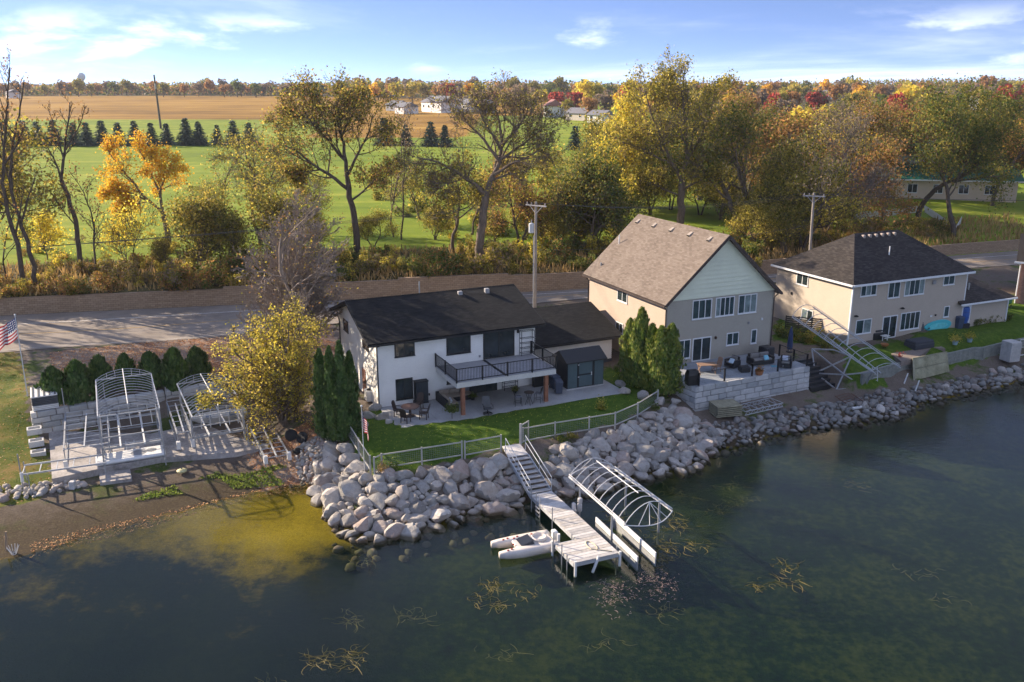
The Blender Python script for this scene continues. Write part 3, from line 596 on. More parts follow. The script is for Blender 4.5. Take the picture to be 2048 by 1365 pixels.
rl = gpart('railing', BLKMETAL, h1, lambda m_: [m_.beam(p,q,.05,.05) for p, q in (((X0,Y0,ZD+.95),(X1,Y0,ZD+.95)),((X0,Y0,ZD+.10),(X1,Y0,ZD+.10)),((X0,Y0,ZD+.95),(X0,0,ZD+.95)),((X0,Y0,ZD+.10),(X0,0,ZD+.10)),((X1,Y0,ZD+.95),(X1,0,ZD+.95)),((X1,Y0,ZD+.10),(X1,0,ZD+.10)))])
for px_, py_ in [(X0+(X1-X0)*i/4, Y0) for i in range(5)] + [(X0,-2.0),(X0,-.06),(X1,-2.0),(X1,-.06)]:
    gpart('rail_post', BLKMETAL, rl, lambda m_: m_.box(px_-.045,px_+.045,py_-.045,py_+.045,ZD-.05,ZD+1.0))
bal = MB().box(-.011,.011,-.011,.011,0.12,.93).mesh('baluster', BLKMETAL)
for i in range(1, 68): link('baluster', bal, rl, (X0+(X1-X0)*i/68, Y0, ZD))
for i in range(1, 36):
    link('baluster', bal, rl, (X0, Y0*(1-i/36), ZD)); link('baluster', bal, rl, (X1, Y0*(1-i/36), ZD))
WOODR = plain('redwood_post', (0.30,0.13,0.075), 0.75, var=0.25, scale=4)
for px_ in (4.85, 11.3):
    po = gpart('deck_post', WOODR, h1, lambda m_: m_.box(px_-.13,px_+.13,-4.12,-3.86,0.15,ZD-.42)); gpart('post_base', CONC, po, lambda m_: m_.box(px_-.2,px_+.2,-4.2,-3.78,-.05,.15))
# garage wing
GZ = 2.35
gpart('garage_wall', WS, h1, lambda m_: (lap(m_, lambda z: (W1+.03,20.8), -.3, GZ, (0,2.65,0), (1,0,0), (0,-1,0)), lap(m_, lambda z: (2.65,12.7) if z < GZ else (7.68-(4.0-z)*3.27, 7.68+(4.0-z)*3.27), -.3, 3.9, (20.8,0,0), (0,1,0), (1,0,0)), m_.box(W1+.05,20.78,2.68,12.7,-.3,GZ-.05)))
gr = roof_plane(h1, 'garage_roof', [(W1+.02,2.2,GZ-.02),(21.6,2.2,GZ-.02),(21.6,7.68,4.02),(W1+.02,7.68,4.02)], .15, ROOF1)
roof_plane(gr, 'rear_slope', [(W1+.02,13.1,GZ),(21.6,13.1,GZ),(21.6,7.69,4.019),(W1+.02,7.69,4.019)], .15, ROOF1)
gpart('garage_gutter', BLK, h1, lambda m_: (m_.box(W1+.9,21.6,2.09,2.19,GZ-.2,GZ-.07), m_.beam((21.615,2.2,GZ-.12),(21.615,7.68,3.92),.03,.2)))
gpart('garage_base', plain('dark_base',(0.05,0.055,0.07),0.8), h1, lambda m_: m_.box(W1+.1,20.82,2.6,2.66,-.3,.35))
# patio
PAT = plain('patio_concrete', (0.36,0.36,0.36), 0.85, var=0.14, scale=0.9, bump=0.2, bscale=30)
pa = empty('patio', H1O, H1R); tag(pa, 'grey concrete patio below the deck', kind='structure')
def pslab(x0,x1,y0,y1,zz=0.10): gpart('paving_slab', PAT, pa, lambda m_: m_.rbox(x0+.006,x1-.006,y0+.006,y1-.006,-.12,zz,.008))
for (a, c_) in ((0.0,2.9),(2.9,6.0),(6.0,9.1),(9.1,12.3),(12.3,15.0),(15.0,17.75)): pslab(a,c_,-4.65,-2.3); pslab(a,c_,-2.3,-.03 if a < 12 else 2.55)
# ------------------------------------------------------------------ tan gable house
H2R = R(24.1); H2O = (11.9, 66.61, 3.0); W2 = 10.32; D2 = 12.4; E2, K2 = 5.26, 9.91
h2 = empty('tan_gable_house', H2O, H2R, 'tan two storey house with brown gable roof and shaded lake front', 'house')
TAN = siding('tan_siding', (0.44,0.35,0.28)); GRY = siding('taupe_siding', (0.40,0.37,0.31)); PALE = siding('pale_shake', (0.73,0.76,0.60)); ROOF2 = shingle('brown_shingles', (0.10,0.077,0.063), (0.175,0.14,0.116), (0.25,0.208,0.175))
BRN = plain('brown_trim', (0.055,0.038,0.034), 0.5, var=0.15)
gpart('wall_core', TAN, h2, lambda m_: m_.box(.02,W2-.02,.02,D2-.02,-1.2,E2-.05))
gpart('front_wall', GRY, h2, lambda m_: lap(m_, lambda z: (0,W2), -.1, 5.18, (0,0,0), (1,0,0), (0,-1,0), .155))
gpart('left_wall', TAN, h2, lambda m_: lap(m_, lambda z: (0,D2), -1.1, 5.2, (0,0,0), (0,1,0), (-1,0,0), .155))
gpart('right_wall', TAN, h2, lambda m_: lap(m_, lambda z: (0,D2), -1.1, 5.2, (W2,0,0), (0,1,0), (1,0,0), .155))
S2 = (K2-E2)/(W2/2)
gpart('gable', PALE, h2, lambda m_: shingle_row_wall(m_, lambda z: ((z-E2)/S2+.02, W2-(z-E2)/S2-.02), 5.26, K2-.25, (0,-.03,0), (1,0,0), (0,-1,0)))
gpart('rear_gable', PALE, h2, lambda m_: shingle_row_wall(m_, lambda z: ((z-E2)/S2+.02, W2-(z-E2)/S2-.02), 5.2, K2-.25, (0,D2-.02,0), (1,0,0), (0,1,0)))
gpart('gable_band', PALE, h2, lambda m_: m_.box(-.02,W2+.02,-.085,-.035,5.16,5.30))
ov = .42; ze = E2 - ov*S2 + .14
rf = roof_plane(h2, 'roof', [(-ov,-.5,ze),(-ov,D2+.35,ze),(W2/2,D2+.35,K2+.14),(W2/2,-.5,K2+.14)], .16, ROOF2)
roof_plane(rf, 'right_slope', [(W2+ov,-.5,ze),(W2+ov,D2+.35,ze),(W2/2+.002,D2+.35,K2+.139),(W2/2+.002,-.5,K2+.139)], .16, ROOF2)
gpart('rake_board', BRN, h2, lambda m_: (m_.beam((-ov,-.515,ze-.10),(W2/2,-.515,K2+.02),.03,.24), m_.beam((W2/2,-.515,K2+.02),(W2+ov,-.515,ze-.10),.03,.24)))
gpart('eave_gutter', BRN, h2, lambda m_: (m_.box(-ov-.12,-ov-.01,-.5,D2+.35,ze-.19,ze-.06), m_.box(W2+ov+.01,W2+ov+.12,-.5,D2+.35,ze-.19,ze-.06)))
gpart('downspout', BRN, h2, lambda m_: m_.tube([(-ov-.05,-.1,ze-.1),(-.06,-.06,ze-.5),(-.06,-.06,-.5)],.05,6)); gpart('downspout', BRN, h2, lambda m_: m_.tube([(-ov-.05,D2,ze-.1),(-.06,D2-.1,ze-.5),(-.06,D2-.1,-1)],.05,6)); gpart('downspout', BRN, h2, lambda m_: m_.tube([(W2+ov+.05,-.1,ze-.1),(W2+.06,-.06,ze-.5),(W2+.06,-.06,-.1)],.05,6))
gpart('corner_trim', plain('taupe_trim',(0.30,0.28,0.24),.6), h2, lambda m_: m_.box(-.03,.1,-.03,.1,-.1,5.15)); gpart('corner_trim', plain('taupe_trim',(0.30,0.28,0.24),.6), h2, lambda m_: m_.box(W2-.1,W2+.03,-.03,.1,-.1,5.15))
def roofpt2(x, y): return ze + (x+ov)*S2
for i in range(5):
    yv = 1.2 + i*2.65; xv = W2/2-.55; zv = roofpt2(xv, yv)
    v_ = gpart('ridge_vent', plain('tan_vent',(0.34,0.29,0.25),.7), rf, lambda m_: m_.add([(xv-.22,yv-.2,zv-.22),(xv-.22,yv+.2,zv-.22),(xv+.22,yv+.2,zv+.12),(xv+.22,yv-.2,zv+.12),(xv-.26,yv-.17,zv-.06),(xv-.26,yv+.17,zv-.06),(xv+.1,yv+.15,zv+.16),(xv+.1,yv-.15,zv+.16)], [(4,7,6,5),(0,4,5,1),(0,3,7,4),(1,5,6,2),(2,6,7,3)])); gpart('vent_mouth', BLK, v_, lambda m_: m_.box(xv-.30,xv-.262,yv-.13,yv+.13,zv-.17,zv-.08))
for (xv, yv, hh) in ((2.55,11.6,.75),): gpart('vent_pipe', WHT, rf, lambda m_: m_.tube([(xv,yv,roofpt2(xv,yv)-.1),(xv,yv,roofpt2(xv,yv)+hh)],.05,8))
gpart('vent_pipe', plain('grey_vent',(0.30,0.30,0.31),0.6), rf, lambda m_: m_.tube([(.6,11.3,roofpt2(.6,0)-.1),(.6,11.3,roofpt2(.6,0)+.25)],.08,8))
for a0, a1, n_, bl_ in ((2.38,4.21,3,()),(4.58,6.40,4,(0,)),(6.79,8.62,3,(1,2))): window(h2, a0,a1,3.49,5.04,n_,WHT,GLASS2,out=.075,blind=bl_)
window(h2, .62,2.40,.37,1.93,3,WHT,GLASS2); window(h2, 2.58,4.37,0.0,1.94,2,WHT,GLASS,fw=.09,name='patio_door',sill=False); window(h2, 5.87,7.08,.96,2.0,2,WHT,GLASS2); window(h2, 8.31,8.89,.84,2.03,1,WHT,GLASS2)
window(h2, 5.7,7.3,3.75,4.97,2,WHT,GLASS,ax=(0,1,0),nr=(-1,0,0)); window(h2, 6.2,7.4,1.0,1.9,2,WHT,GLASS,ax=(0,1,0),nr=(-1,0,0))
gpart('wall_lamp', plain('bronze',(0.10,0.06,0.04),.4,.6), h2, lambda m_: m_.lathe([(.03,-.1),(.11,-.02),(.1,.1),(.02,.16)],8,(4.75,-.12,1.75))); gpart('dryer_vent', plain('grey_vent',(0.30,0.30,0.31),0.6), h2, lambda m_: m_.box(7.9,8.05,-.08,0,2.55,2.75)); gpart('wall_lamp', WHT, h2, lambda m_: m_.box(9.2,9.36,-.1,0,2.75,2.92))
# terrace of the tan house
S_T = [G(1393,775,3.0), G(1622,733,3.0)]
tdir = (S_T[1]-S_T[0]).normalized(); tn = Vector((-tdir.y, tdir.x, 0)); TL = (S_T[1]-S_T[0]).length
tr_ = empty('terrace', S_T[0], math.atan2(tdir.y, tdir.x)); tag(tr_, 'raised grey paved terrace beside the tan house', kind='structure')
PAV = plain('terrace_paver', (0.30,0.32,0.35), 0.8, var=0.16, scale=1.2, bump=0.2)
i = 0
while i*1.25 < TL:
    for j in range(5):
        a, c_ = i*1.25, min((i+1)*1.25, TL); gpart('paving_slab', PAV, tr_, lambda m_: m_.rbox(a+.008,c_-.008,.30+j*1.24+.008,.30+(j+1)*1.24-.008,-.12,-.02,.01))
    i += 1
gpart('terrace_fill', plain('gravel_fill',(0.2,0.18,0.16),.95), tr_, lambda m_: m_.box(.2,TL-.1,.4,6.4,-2.0,-.14))
tw = empty('terrace_block_wall', (S_T[0].x, S_T[0].y, .85), math.atan2(tdir.y, tdir.x), 'pale concrete block wall holding up the terrace of the tan house', 'block wall')
bpy.context.view_layer.update()
block_wall(tw, S_T[0], S_T[1], .84, 5, .43, .55, (.75,1.1,1.35,1.35), 5)
back = S_T[0] + tn*4.2 - tdir*0.5
block_wall(tw, back, S_T[0] + tn*.0 , .84, 5, .43, .5, (.75,1.1,1.35), 6)
block_wall(tw, S_T[1]-tdir*.0, S_T[1] + tn*3.5, .84, 5, .43, .5, (.75,1.1,1.35), 8)
tg = empty('terrace_railing', S_T[0], math.atan2(tdir.y, tdir.x), 'black posts with clear panels along the terrace wall', 'railing')
CLEAR = NB('clear_panel'); t_ = CLEAR.node('ShaderNodeBsdfTransparent'); t_.inputs[0].default_value = (.97,.98,.98,1); g_ = CLEAR.node('ShaderNodeBsdfGlossy'); g_.inputs['Roughness'].default_value = .02; mx_ = CLEAR.node('ShaderNodeMixShader'); mx_.inputs[0].default_value = .05
CLEAR.l.new(t_.outputs[0], mx_.inputs[1]); CLEAR.l.new(g_.outputs[0], mx_.inputs[2]); CLEAR.l.new(mx_.outputs[0], CLEAR.out.inputs[0])
xs = [.35, 2.75, 5.4, 7.95, TL-.25]
for x in xs: gpart('rail_post', BLKMETAL, tg, lambda m_: m_.box(x-.05,x+.05,.16,.26,0,1.0))
for x0, x1 in zip(xs[:-1], xs[1:]):
    gpart('clear_panel', CLEAR.m, tg, lambda m_: m_.box(x0+.08,x1-.08,.205,.215,.08,.95)); gpart('top_rail', BLKMETAL, tg, lambda m_: m_.box(x0+.05,x1-.05,.195,.225,.955,.985))
for y in (1.6, 3.2): gpart('rail_post', BLKMETAL, tg, lambda m_: (m_.box(TL-.3,TL-.2,y,y+.1,0,1.0),)); 
gpart('top_rail', BLKMETAL, tg, lambda m_: m_.beam((TL-.25,.2,.96),(TL-.25,3.3,.96),.04,.04))
# ------------------------------------------------------------------ beige hip house
H3O = (28.85, 73.61, 2.6); H3R = R(24.4); W3, D3, E3, K3 = 13.69, 9.5, 5.47, 8.77
h3 = empty('beige_hip_house', H3O, H3R, 'beige two storey house with dark hip roof and white trim', 'house')
BEI = siding('beige_siding', (0.47,0.40,0.325)); ROOF3 = shingle('dark_brown_shingles', (0.014,0.012,0.012), (0.036,0.031,0.029), (0.085,0.072,0.065))
gpart('wall_core', BEI, h3, lambda m_: m_.box(.02,W3-.02,.02,D3-.02,-.4,E3-.1))
gpart('front_wall', BEI, h3, lambda m_: lap(m_, lambda z: (0,W3), -.1, E3-.02, (0,0,0), (1,0,0), (0,-1,0), .14))
gpart('left_wall', BEI, h3, lambda m_: lap(m_, lambda z: (0,D3), -.3, E3-.02, (0,0,0), (0,1,0), (-1,0,0), .14))
gpart('right_wall', BEI, h3, lambda m_: lap(m_, lambda z: (0,D3), -.3, E3-.02, (W3,0,0), (0,1,0), (1,0,0), .14))
o3 = .38; zf = E3; r1x, r2x, ym = 4.35, 9.64, D3/2
rf3 = roof_plane(h3, 'roof', [(-o3,-o3,zf),(W3+o3,-o3,zf),(r2x,ym,K3),(r1x,ym,K3)], .14, ROOF3)
roof_plane(rf3, 'left_hip', [(-o3,D3+o3,zf),(-o3,-o3,zf),(r1x,ym,K3)], .14, ROOF3); roof_plane(rf3, 'right_hip', [(W3+o3,-o3,zf),(W3+o3,D3+o3,zf),(r2x,ym,K3)], .14, ROOF3); roof_plane(rf3, 'rear_slope', [(W3+o3,D3+o3,zf),(-o3,D3+o3,zf),(r1x,ym,K3),(r2x,ym,K3)], .14, ROOF3)
gpart('eave_gutter', WHT, h3, lambda m_: (m_.box(-o3-.02,W3+o3+.02,-o3-.12,-o3-.005,zf-.2,zf-.04), m_.box(-o3-.12,-o3-.005,-o3,D3+o3,zf-.2,zf-.04), m_.box(W3+o3+.005,W3+o3+.12,-o3,D3+o3,zf-.2,zf-.04)))
gpart('soffit', WHT, h3, lambda m_: m_.box(-o3+.01,W3+o3-.01,-o3+.01,D3+o3-.01,zf-.22,zf-.205))
gpart('corner_trim', WHT, h3, lambda m_: m_.box(-.04,.08,-.04,.08,-.1,E3-.2)); gpart('corner_trim', WHT, h3, lambda m_: m_.box(W3-.08,W3+.04,-.04,.08,-.1,E3-.2))
for i in range(6):
    xv = 5.0+i*.75; yv = ym-.45; zv = zf + (yv+o3)*(K3-zf)/(ym+o3); gpart('ridge_vent', plain('pale_vent',(0.36,0.30,0.26),.6), rf3, lambda m_: m_.rbox(xv-.13,xv+.13,yv-.16,yv+.16,zv-.15,zv+.17,.04))
gpart('vent_pipe', WHT, rf3, lambda m_: m_.tube([(6.1,2.2,zf+1.5),(6.1,2.2,zf+2.4)],.05,8))
for a in ((.86,2.67,4.25,5.24,3),(4.04,5.43,3.79,5.27,2),(5.97,8.36,3.82,5.27,4),(10.64,12.05,4.35,5.34,2),(.72,2.52,.92,2.2,2),(5.95,8.28,.69,2.28,4),(11.23,11.9,1.35,2.37,1)): window(h3, *a, WHT, GLASS2, blind=((1,) if a[0] < 1 else (0,3) if a[0] == 5.97 else ()))
window(h3, 3.83,5.55,.15,2.2,2,WHT,GLASS,fw=.09,name='patio_door',sill=False)
window(h3, 5.3,6.8,4.15,5.2,2,WHT,GLASS,ax=(0,1,0),nr=(-1,0,0)); window(h3, 4.33,5.75,1.1,2.1,2,WHT,GLASS,ax=(0,1,0),nr=(-1,0,0),blind=(1,))
for (x, z) in ((.55,2.6),(5.9,2.75)): gpart('wall_lamp', BLK, h3, lambda m_: m_.lathe([(.18,-.03),(.2,.03),(.06,.1)],10,(x,-.16,z)))
for (x, z) in ((9.3,4.6),): gpart('meter_box', plain('grey_vent',(0.30,0.30,0.31),0.6), h3, lambda m_: m_.box(x,x+.35,-.15,0,z,z+.35))
gpart('dryer_vent', WHT, h3, lambda m_: m_.box(9.55,9.8,-.06,0,1.55,1.7)); gpart('lamp', BLK, h3, lambda m_: m_.box(10.15,10.28,-.1,0,1.6,1.75)); gpart('wall_lamp', BLK, h3, lambda m_: m_.box(-.1,0,7.2,7.35,3.0,3.25)); gpart('meter_box', plain('grey_vent',(0.30,0.30,0.31),0.6), h3, lambda m_: m_.box(-.14,0,3.3,3.6,.4,.9))
# low wing
gpart('wing_wall', BEI, h3, lambda m_: (lap(m_, lambda z: (W3+.06,19.7), -.1, 2.42, (0,.02,0), (1,0,0), (0,-1,0), .14), lap(m_, lambda z: (0.02,8.0), -.1, 2.42, (19.7,0,0), (0,1,0), (1,0,0), .14), m_.box(W3+.08,19.68,.05,8,-.2,2.4)))
wr = roof_plane(h3, 'wing_roof', [(W3-.85,-.45,2.5),(20.2,-.45,2.5),(16.6,3.9,4.6),(W3+.02,3.9,4.6)], .14, ROOF3); roof_plane(wr, 'right_hip', [(20.2,-.45,2.5),(20.2,8.3,2.5),(16.6,3.91,4.6)], .14, ROOF3)
gpart('wing_gutter', WHT, h3, lambda m_: (m_.box(W3-.85,20.2,-.57,-.455,2.33,2.47), m_.box(20.205,20.3,-.45,8.3,2.33,2.47)))
gpart('corner_trim', WHT, h3, lambda m_: m_.box(19.62,19.75,-.05,.08,-.1,2.4)); gpart('vent_pipe', plain('galvanised',(0.45,0.46,0.47),0.4,0.6), wr, lambda m_: m_.tube([(15.6,1.2,3.2),(15.6,1.2,3.9)],.08,8))
wd_ = gpart('door', plain('pale_door',(0.70,0.72,0.74),.5), h3, lambda m_: m_.box(13.85,14.75,-.05,.015,.05,2.15)); gpart('handle', BLKMETAL, wd_, lambda m_: m_.box(13.95,14.02,-.1,-.05,1.0,1.08)); gpart('door_step', CONC2, h3, lambda m_: m_.box(13.75,14.95,-.6,-.06,-.2,.04))
# brick building at the picture's edge
b0 = YD(2030,575,88); bz = hz(b0.x, b0.y)
br_ = empty('brick_building', (b0.x+.3, b0.y, bz), R(-30), 'red brick building cut off at the edge, with white downspout', 'building')
BRICK = NB('red_brick'); P = BRICK.tc('Object'); q = BRICK.node('ShaderNodeTexBrick'); BRICK.l.new(BRICK.map(P, (1,1,1), (R(90),0,0)), q.inputs['Vector'])
for k_, v_ in (('Scale',1.0),('Mortar Size',.008),('Brick Width',.22),('Row Height',.075)): q.inputs[k_].default_value = v_
q.inputs['Color1'].default_value = (.26,.11,.075,1); q.inputs['Color2'].default_value = (.36,.17,.12,1); q.inputs['Mortar'].default_value = (.3,.24,.2,1); BRICK.color(q.outputs['Color']); BRICK.set(Roughness=.9)
gpart('wall', BRICK.m, br_, lambda m_: m_.box(0,9,0,10,-.3,4.3)); gpart('roof', ROOF3, br_, lambda m_: m_.add([(-.5,-.5,4.3),(9.5,-.5,4.3),(9.5,10.5,4.3),(-.5,10.5,4.3),(-.5,5,6.4),(9.5,5,6.4)], [(0,1,5,4),(2,3,4,5),(3,0,4),(1,2,5),(3,2,1,0)])); gpart('gutter', WHT, br_, lambda m_: m_.box(-.65,9.6,-.62,-.5,4.15,4.32)); gpart('downspout', WHT, br_, lambda m_: m_.tube([(-.4,-.55,4.2),(-.08,-.08,3.9),(-.08,-.08,0)],.06,6))
# ------------------------------------------------------------------ trees
def unit(v): return v/math.sqrt(v[0]*v[0]+v[1]*v[1]+v[2]*v[2]+1e-18)
class Wood:
    def __init__(s, seed): s.r = np.random.RandomState(seed); s.q = random.Random(seed); s.br = []; s.tips = []
    def grow(s, p, d, L, r0, lvl, cf):
        q = s.q; last = lvl >= cf['levels']; n = 2 if last else max(3, int(round(L/cf.get('seg', 0.9)))); wig = cf['wig']; tp = cf['trop']*(1.0 if lvl else 0.3)
        x, y, z = p; dx, dy, dz = d; m = math.sqrt(dx*dx+dy*dy+dz*dz)+1e-12; dx/=m; dy/=m; dz/=m; st = L/n; pts = [(x,y,z)]
        for i in range(n):
            dx += q.gauss(0,wig); dy += q.gauss(0,wig); dz += q.gauss(0,wig)+tp; m = math.sqrt(dx*dx+dy*dy+dz*dz)+1e-12; dx/=m; dy/=m; dz/=m
            x += dx*st; y += dy*st; z += dz*st; pts.append((x,y,z))
        r1 = max(r0*cf.get('taper', 0.35), 0.014); rad = [r0+(r1-r0)*i/n for i in range(n+1)]
        s.br.append((pts, rad)); s.children(pts, rad, L, lvl, cf)
    def children(s, pts, rad, L, lvl, cf, t0=None):
        q = s.q
        if lvl >= cf['levels']: s.tips.extend(pts[1:]); return
        k = cf['kids'][min(lvl, len(cf['kids'])-1)]; n = len(pts)-1; t0 = cf['t0'][min(lvl, len(cf['t0'])-1)] if t0 is None else t0
        for j in range(k):
            t = t0 + (1-t0)*((j+q.random())/k); f = t*n; i = min(int(f), n-1); g = f-i; a, b_ = pts[i], pts[i+1]
            p = (a[0]+(b_[0]-a[0])*g, a[1]+(b_[1]-a[1])*g, a[2]+(b_[2]-a[2])*g); d = unit((b_[0]-a[0], b_[1]-a[1], b_[2]-a[2])) if False else None
            dx, dy, dz = b_[0]-a[0], b_[1]-a[1], b_[2]-a[2]; m = math.sqrt(dx*dx+dy*dy+dz*dz)+1e-12; dx/=m; dy/=m; dz/=m
            u, v, w_ = q.gauss(0,1), q.gauss(0,1), q.gauss(0,1); cx, cy, cz = dy*w_-dz*v, dz*u-dx*w_, dx*v-dy*u; m = math.sqrt(cx*cx+cy*cy+cz*cz)+1e-12
            an = R(q.uniform(*cf['ang'])); ca, sa = math.cos(an), math.sin(an)/m
            rr = rad[i]+(rad[i+1]-rad[i])*g
            s.grow(p, (dx*ca+cx*sa, dy*ca+cy*sa, dz*ca+cz*sa), L*q.uniform(*cf['len'])*(1.15-0.5*t), max(rr*q.uniform(.45,.7), .017), lvl+1, cf)
        if lvl+1 >= cf['levels']: s.tips.append(pts[-1])
    def mesh(s, name, mat):
        G_ = {}
        for pts, rad in s.br:
            n = 7 if rad[0] > .16 else (5 if rad[0] > .06 else 3); G_.setdefault((n, len(pts)), []).append((pts, rad))
        V = []; F = []; k = 0
        for (n, m), L_ in G_.items():
            P = np.array([[tuple(c) for c in q[0]] for q in L_], float); rd = np.array([list(q[1]) for q in L_]); B = len(L_)
            t = np.empty_like(P); t[:,1:-1] = P[:,2:]-P[:,:-2]; t[:,0] = P[:,1]-P[:,0]; t[:,-1] = P[:,-1]-P[:,-2]; t /= (np.linalg.norm(t,axis=2,keepdims=True)+1e-9)
            ref = np.where(np.abs(t[:,:1,2:3]) > .7, np.array([0.84,0.5,0.2]), np.array([0.05,0.1,1.0])); ref = np.broadcast_to(ref, P.shape)
            a = np.cross(t, ref); a /= (np.linalg.norm(a,axis=2,keepdims=True)+1e-9); b_ = np.cross(t, a); th = 2*np.pi*np.arange(n)/n
            ring = P[:,:,None,:] + rd[:,:,None,None]*(a[:,:,None,:]*np.cos(th)[:,None] + b_[:,:,None,:]*np.sin(th)[:,None]); V.append(ring.reshape(-1,3))
            bb = (np.arange(B)*m*n)[:,None,None]; ii = (np.arange(m-1)*n)[None,:,None]; jj = np.arange(n)[None,None,:]; j2 = (jj+1) % n
            F.append(np.stack([bb+ii+jj, bb+ii+j2, bb+ii+n+j2, bb+ii+n+jj], -1).reshape(-1,4)+k); k += B*m*n
        return np_mesh(name, np.vstack(V), np.vstack(F), mat, True)
def leaf_quads(P, size, r, aspect=0.75, up=0.0):
    """random leaf cards (flat diamonds) at points P"""
    n = len(P); a = r.normal(size=(n,3)); a /= np.linalg.norm(a,axis=1,keepdims=True); c = r.normal(size=(n,3)); c[:,2] += up
    b_ = np.cross(a, c); b_ /= (np.linalg.norm(b_,axis=1,keepdims=True)+1e-9)
    s = size*r.uniform(.6,1.35,(n,1)); a = a*s; b_ = b_*s*aspect
    V = np.stack([P-a*.5, P+b_*.5-a*.05, P+a*.5, P-b_*.5-a*.05], 1).reshape(-1,3)
    return V, np.arange(4*n).reshape(-1,4)
def crown_mesh(name, tips, n, size, jit, r, mat, aspect=.75, clump=1):
    tips = np.array(tips); i = r.randint(0, len(tips), max(1, n//clump)); P = np.repeat(tips[i], clump, 0) + r.normal(0, jit, (len(i)*clump,3))
    V, F = leaf_quads(P, size, r, aspect); return np_mesh(name, V, F, mat)
L_OLIVE = leaf('leaf_olive', [(0.045,0.055,0.012),(0.10,0.10,0.02),(0.19,0.155,0.03),(0.28,0.19,0.05)])
L_GREEN = leaf('leaf_green', [(0.025,0.045,0.012),(0.055,0.085,0.018),(0.10,0.115,0.025),(0.19,0.16,0.04)])
L_YELG = leaf('leaf_yellow_green', [(0.09,0.10,0.015),(0.21,0.19,0.03),(0.36,0.28,0.05),(0.46,0.34,0.09)])
L_YEL = leaf('leaf_yellow', [(0.30,0.20,0.03),(0.52,0.34,0.04),(0.62,0.42,0.07)])
L_ORG = leaf('leaf_orange', [(0.28,0.12,0.015),(0.50,0.24,0.025),(0.62,0.36,0.04)])
L_RUST = leaf('leaf_rust', [(0.10,0.06,0.025),(0.22,0.12,0.04),(0.30,0.15,0.06)])
L_RED = leaf('leaf_red', [(0.12,0.018,0.018),(0.22,0.035,0.028),(0.28,0.07,0.045)])
L_SPR = leaf('spruce_needles', [(0.012,0.024,0.016),(0.024,0.045,0.032),(0.05,0.075,0.055)], .1, 1.5)
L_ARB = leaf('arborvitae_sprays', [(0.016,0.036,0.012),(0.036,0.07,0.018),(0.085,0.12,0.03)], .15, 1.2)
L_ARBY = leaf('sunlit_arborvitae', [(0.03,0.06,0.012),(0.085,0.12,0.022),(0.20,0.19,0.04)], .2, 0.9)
L_DRY = leaf('dry_grass', [(0.10,0.07,0.025),(0.24,0.16,0.06),(0.36,0.24,0.10)], .3, 0.8)
L_GREY = leaf('leaf_grey_brown', [(0.07,0.055,0.04),(0.14,0.105,0.075),(0.21,0.15,0.09)])
B_OAK = bark('oak_bark', (0.175,0.138,0.108)); B_DARK = bark('dark_bark', (0.105,0.084,0.068)); B_GREY = bark('grey_bark', (0.17,0.145,0.125)); B_TWIG = bark('mauve_grey_bark', (0.30,0.245,0.205)); B_PALE = bark('pale_bark', (0.24,0.20,0.165))
CF_OAK = dict(levels=4, kids=[9,6,5,4], t0=[.35,.25,.2], ang=(28,62), len=(.42,.68), wig=.17, trop=.10, taper=.3, seg=.9)
CF_TALL = dict(levels=4, kids=[14,6,4,4], t0=[.22,.2,.2], ang=(25,55), len=(.28,.46), wig=.12, trop=.14, taper=.22, seg=1.0)
CF_BUSH = dict(levels=3, kids=[8,6,5], t0=[.15,.15,.2], ang=(20,60), len=(.45,.75), wig=.18, trop=.15, taper=.3, seg=.7)
TREE_OBJS = []; LEAF_MUL = 2.3
def make_tree(name, label, base, cf, height=None, r0=.28, lean=(0,0), limbs=None, seed=1, leaves=None, group=None, twig=True, bk=B_OAK, trunk_frac=1.0, nstem=1, spread=0.0, reach=.62):
    """base: world point; limbs: explicit polylines (world points, r0, r1)"""
    wd = Wood(seed); base = np.array(base, float); H = height
    if limbs:
        for pts, ra, rb in limbs:
            P = np.array([np.array(p)-base for p in pts], float); n = max(len(P), int(sum(np.linalg.norm(np.diff(P,axis=0),axis=1))/.8))
            s_ = np.append(0, np.cumsum(np.linalg.norm(np.diff(P,axis=0),axis=1))); t = np.linspace(0, s_[-1], n)
            Q = np.stack([np.interp(t, s_, P[:,k]) for k in range(3)], -1); Q[1:-1] += wd.r.normal(0, .05, Q[1:-1].shape)
            rad = np.linspace(ra, rb, n); wd.br.append((Q, rad))
            if rb < .2: wd.children([tuple(c) for c in Q], list(rad), max(s_[-1]*reach, 2.6), 1, cf, .22)
    else:
        for k in range(nstem):
            d = unit(np.array([lean[0]+wd.r.normal(0, spread), lean[1]+wd.r.normal(0, spread), 1.0])); wd.grow((wd.r.normal(0,.15)*(nstem>1), wd.r.normal(0,.15)*(nstem>1), -.2), tuple(d), H*trunk_frac*(1 if k == 0 else wd.r.uniform(.7,.95)), r0, 0, cf)
    root = empty(name, base, 0, label, 'tree', group)
    link('trunk', wd.mesh('trunk', bk), root)
    for (mt, n, size, jit) in (leaves or []): link('crown', crown_mesh('crown', wd.tips, int(n*LEAF_MUL), size*1.0, jit*(1.0 if limbs else 1.25), wd.r, mt, clump=3), root)
    TREE_OBJS.append(root); return root
def px_limb(pts, y0, dy=0.0):       # limb traced at distance y0, drifting dy toward/away
    n = len(pts); return [YD(u, v, y0 + dy*i/max(1,n-1)) for i, (u, v) in enumerate(pts)]
def gnd(u, v, it=6):                # where the sight line through a pixel meets the terrain behind the wall
    z = 5.0
    for _ in range(it):
        p = G(u, v, z); z = hz(p.x, p.y)
    return Vector((p.x, p.y, z))
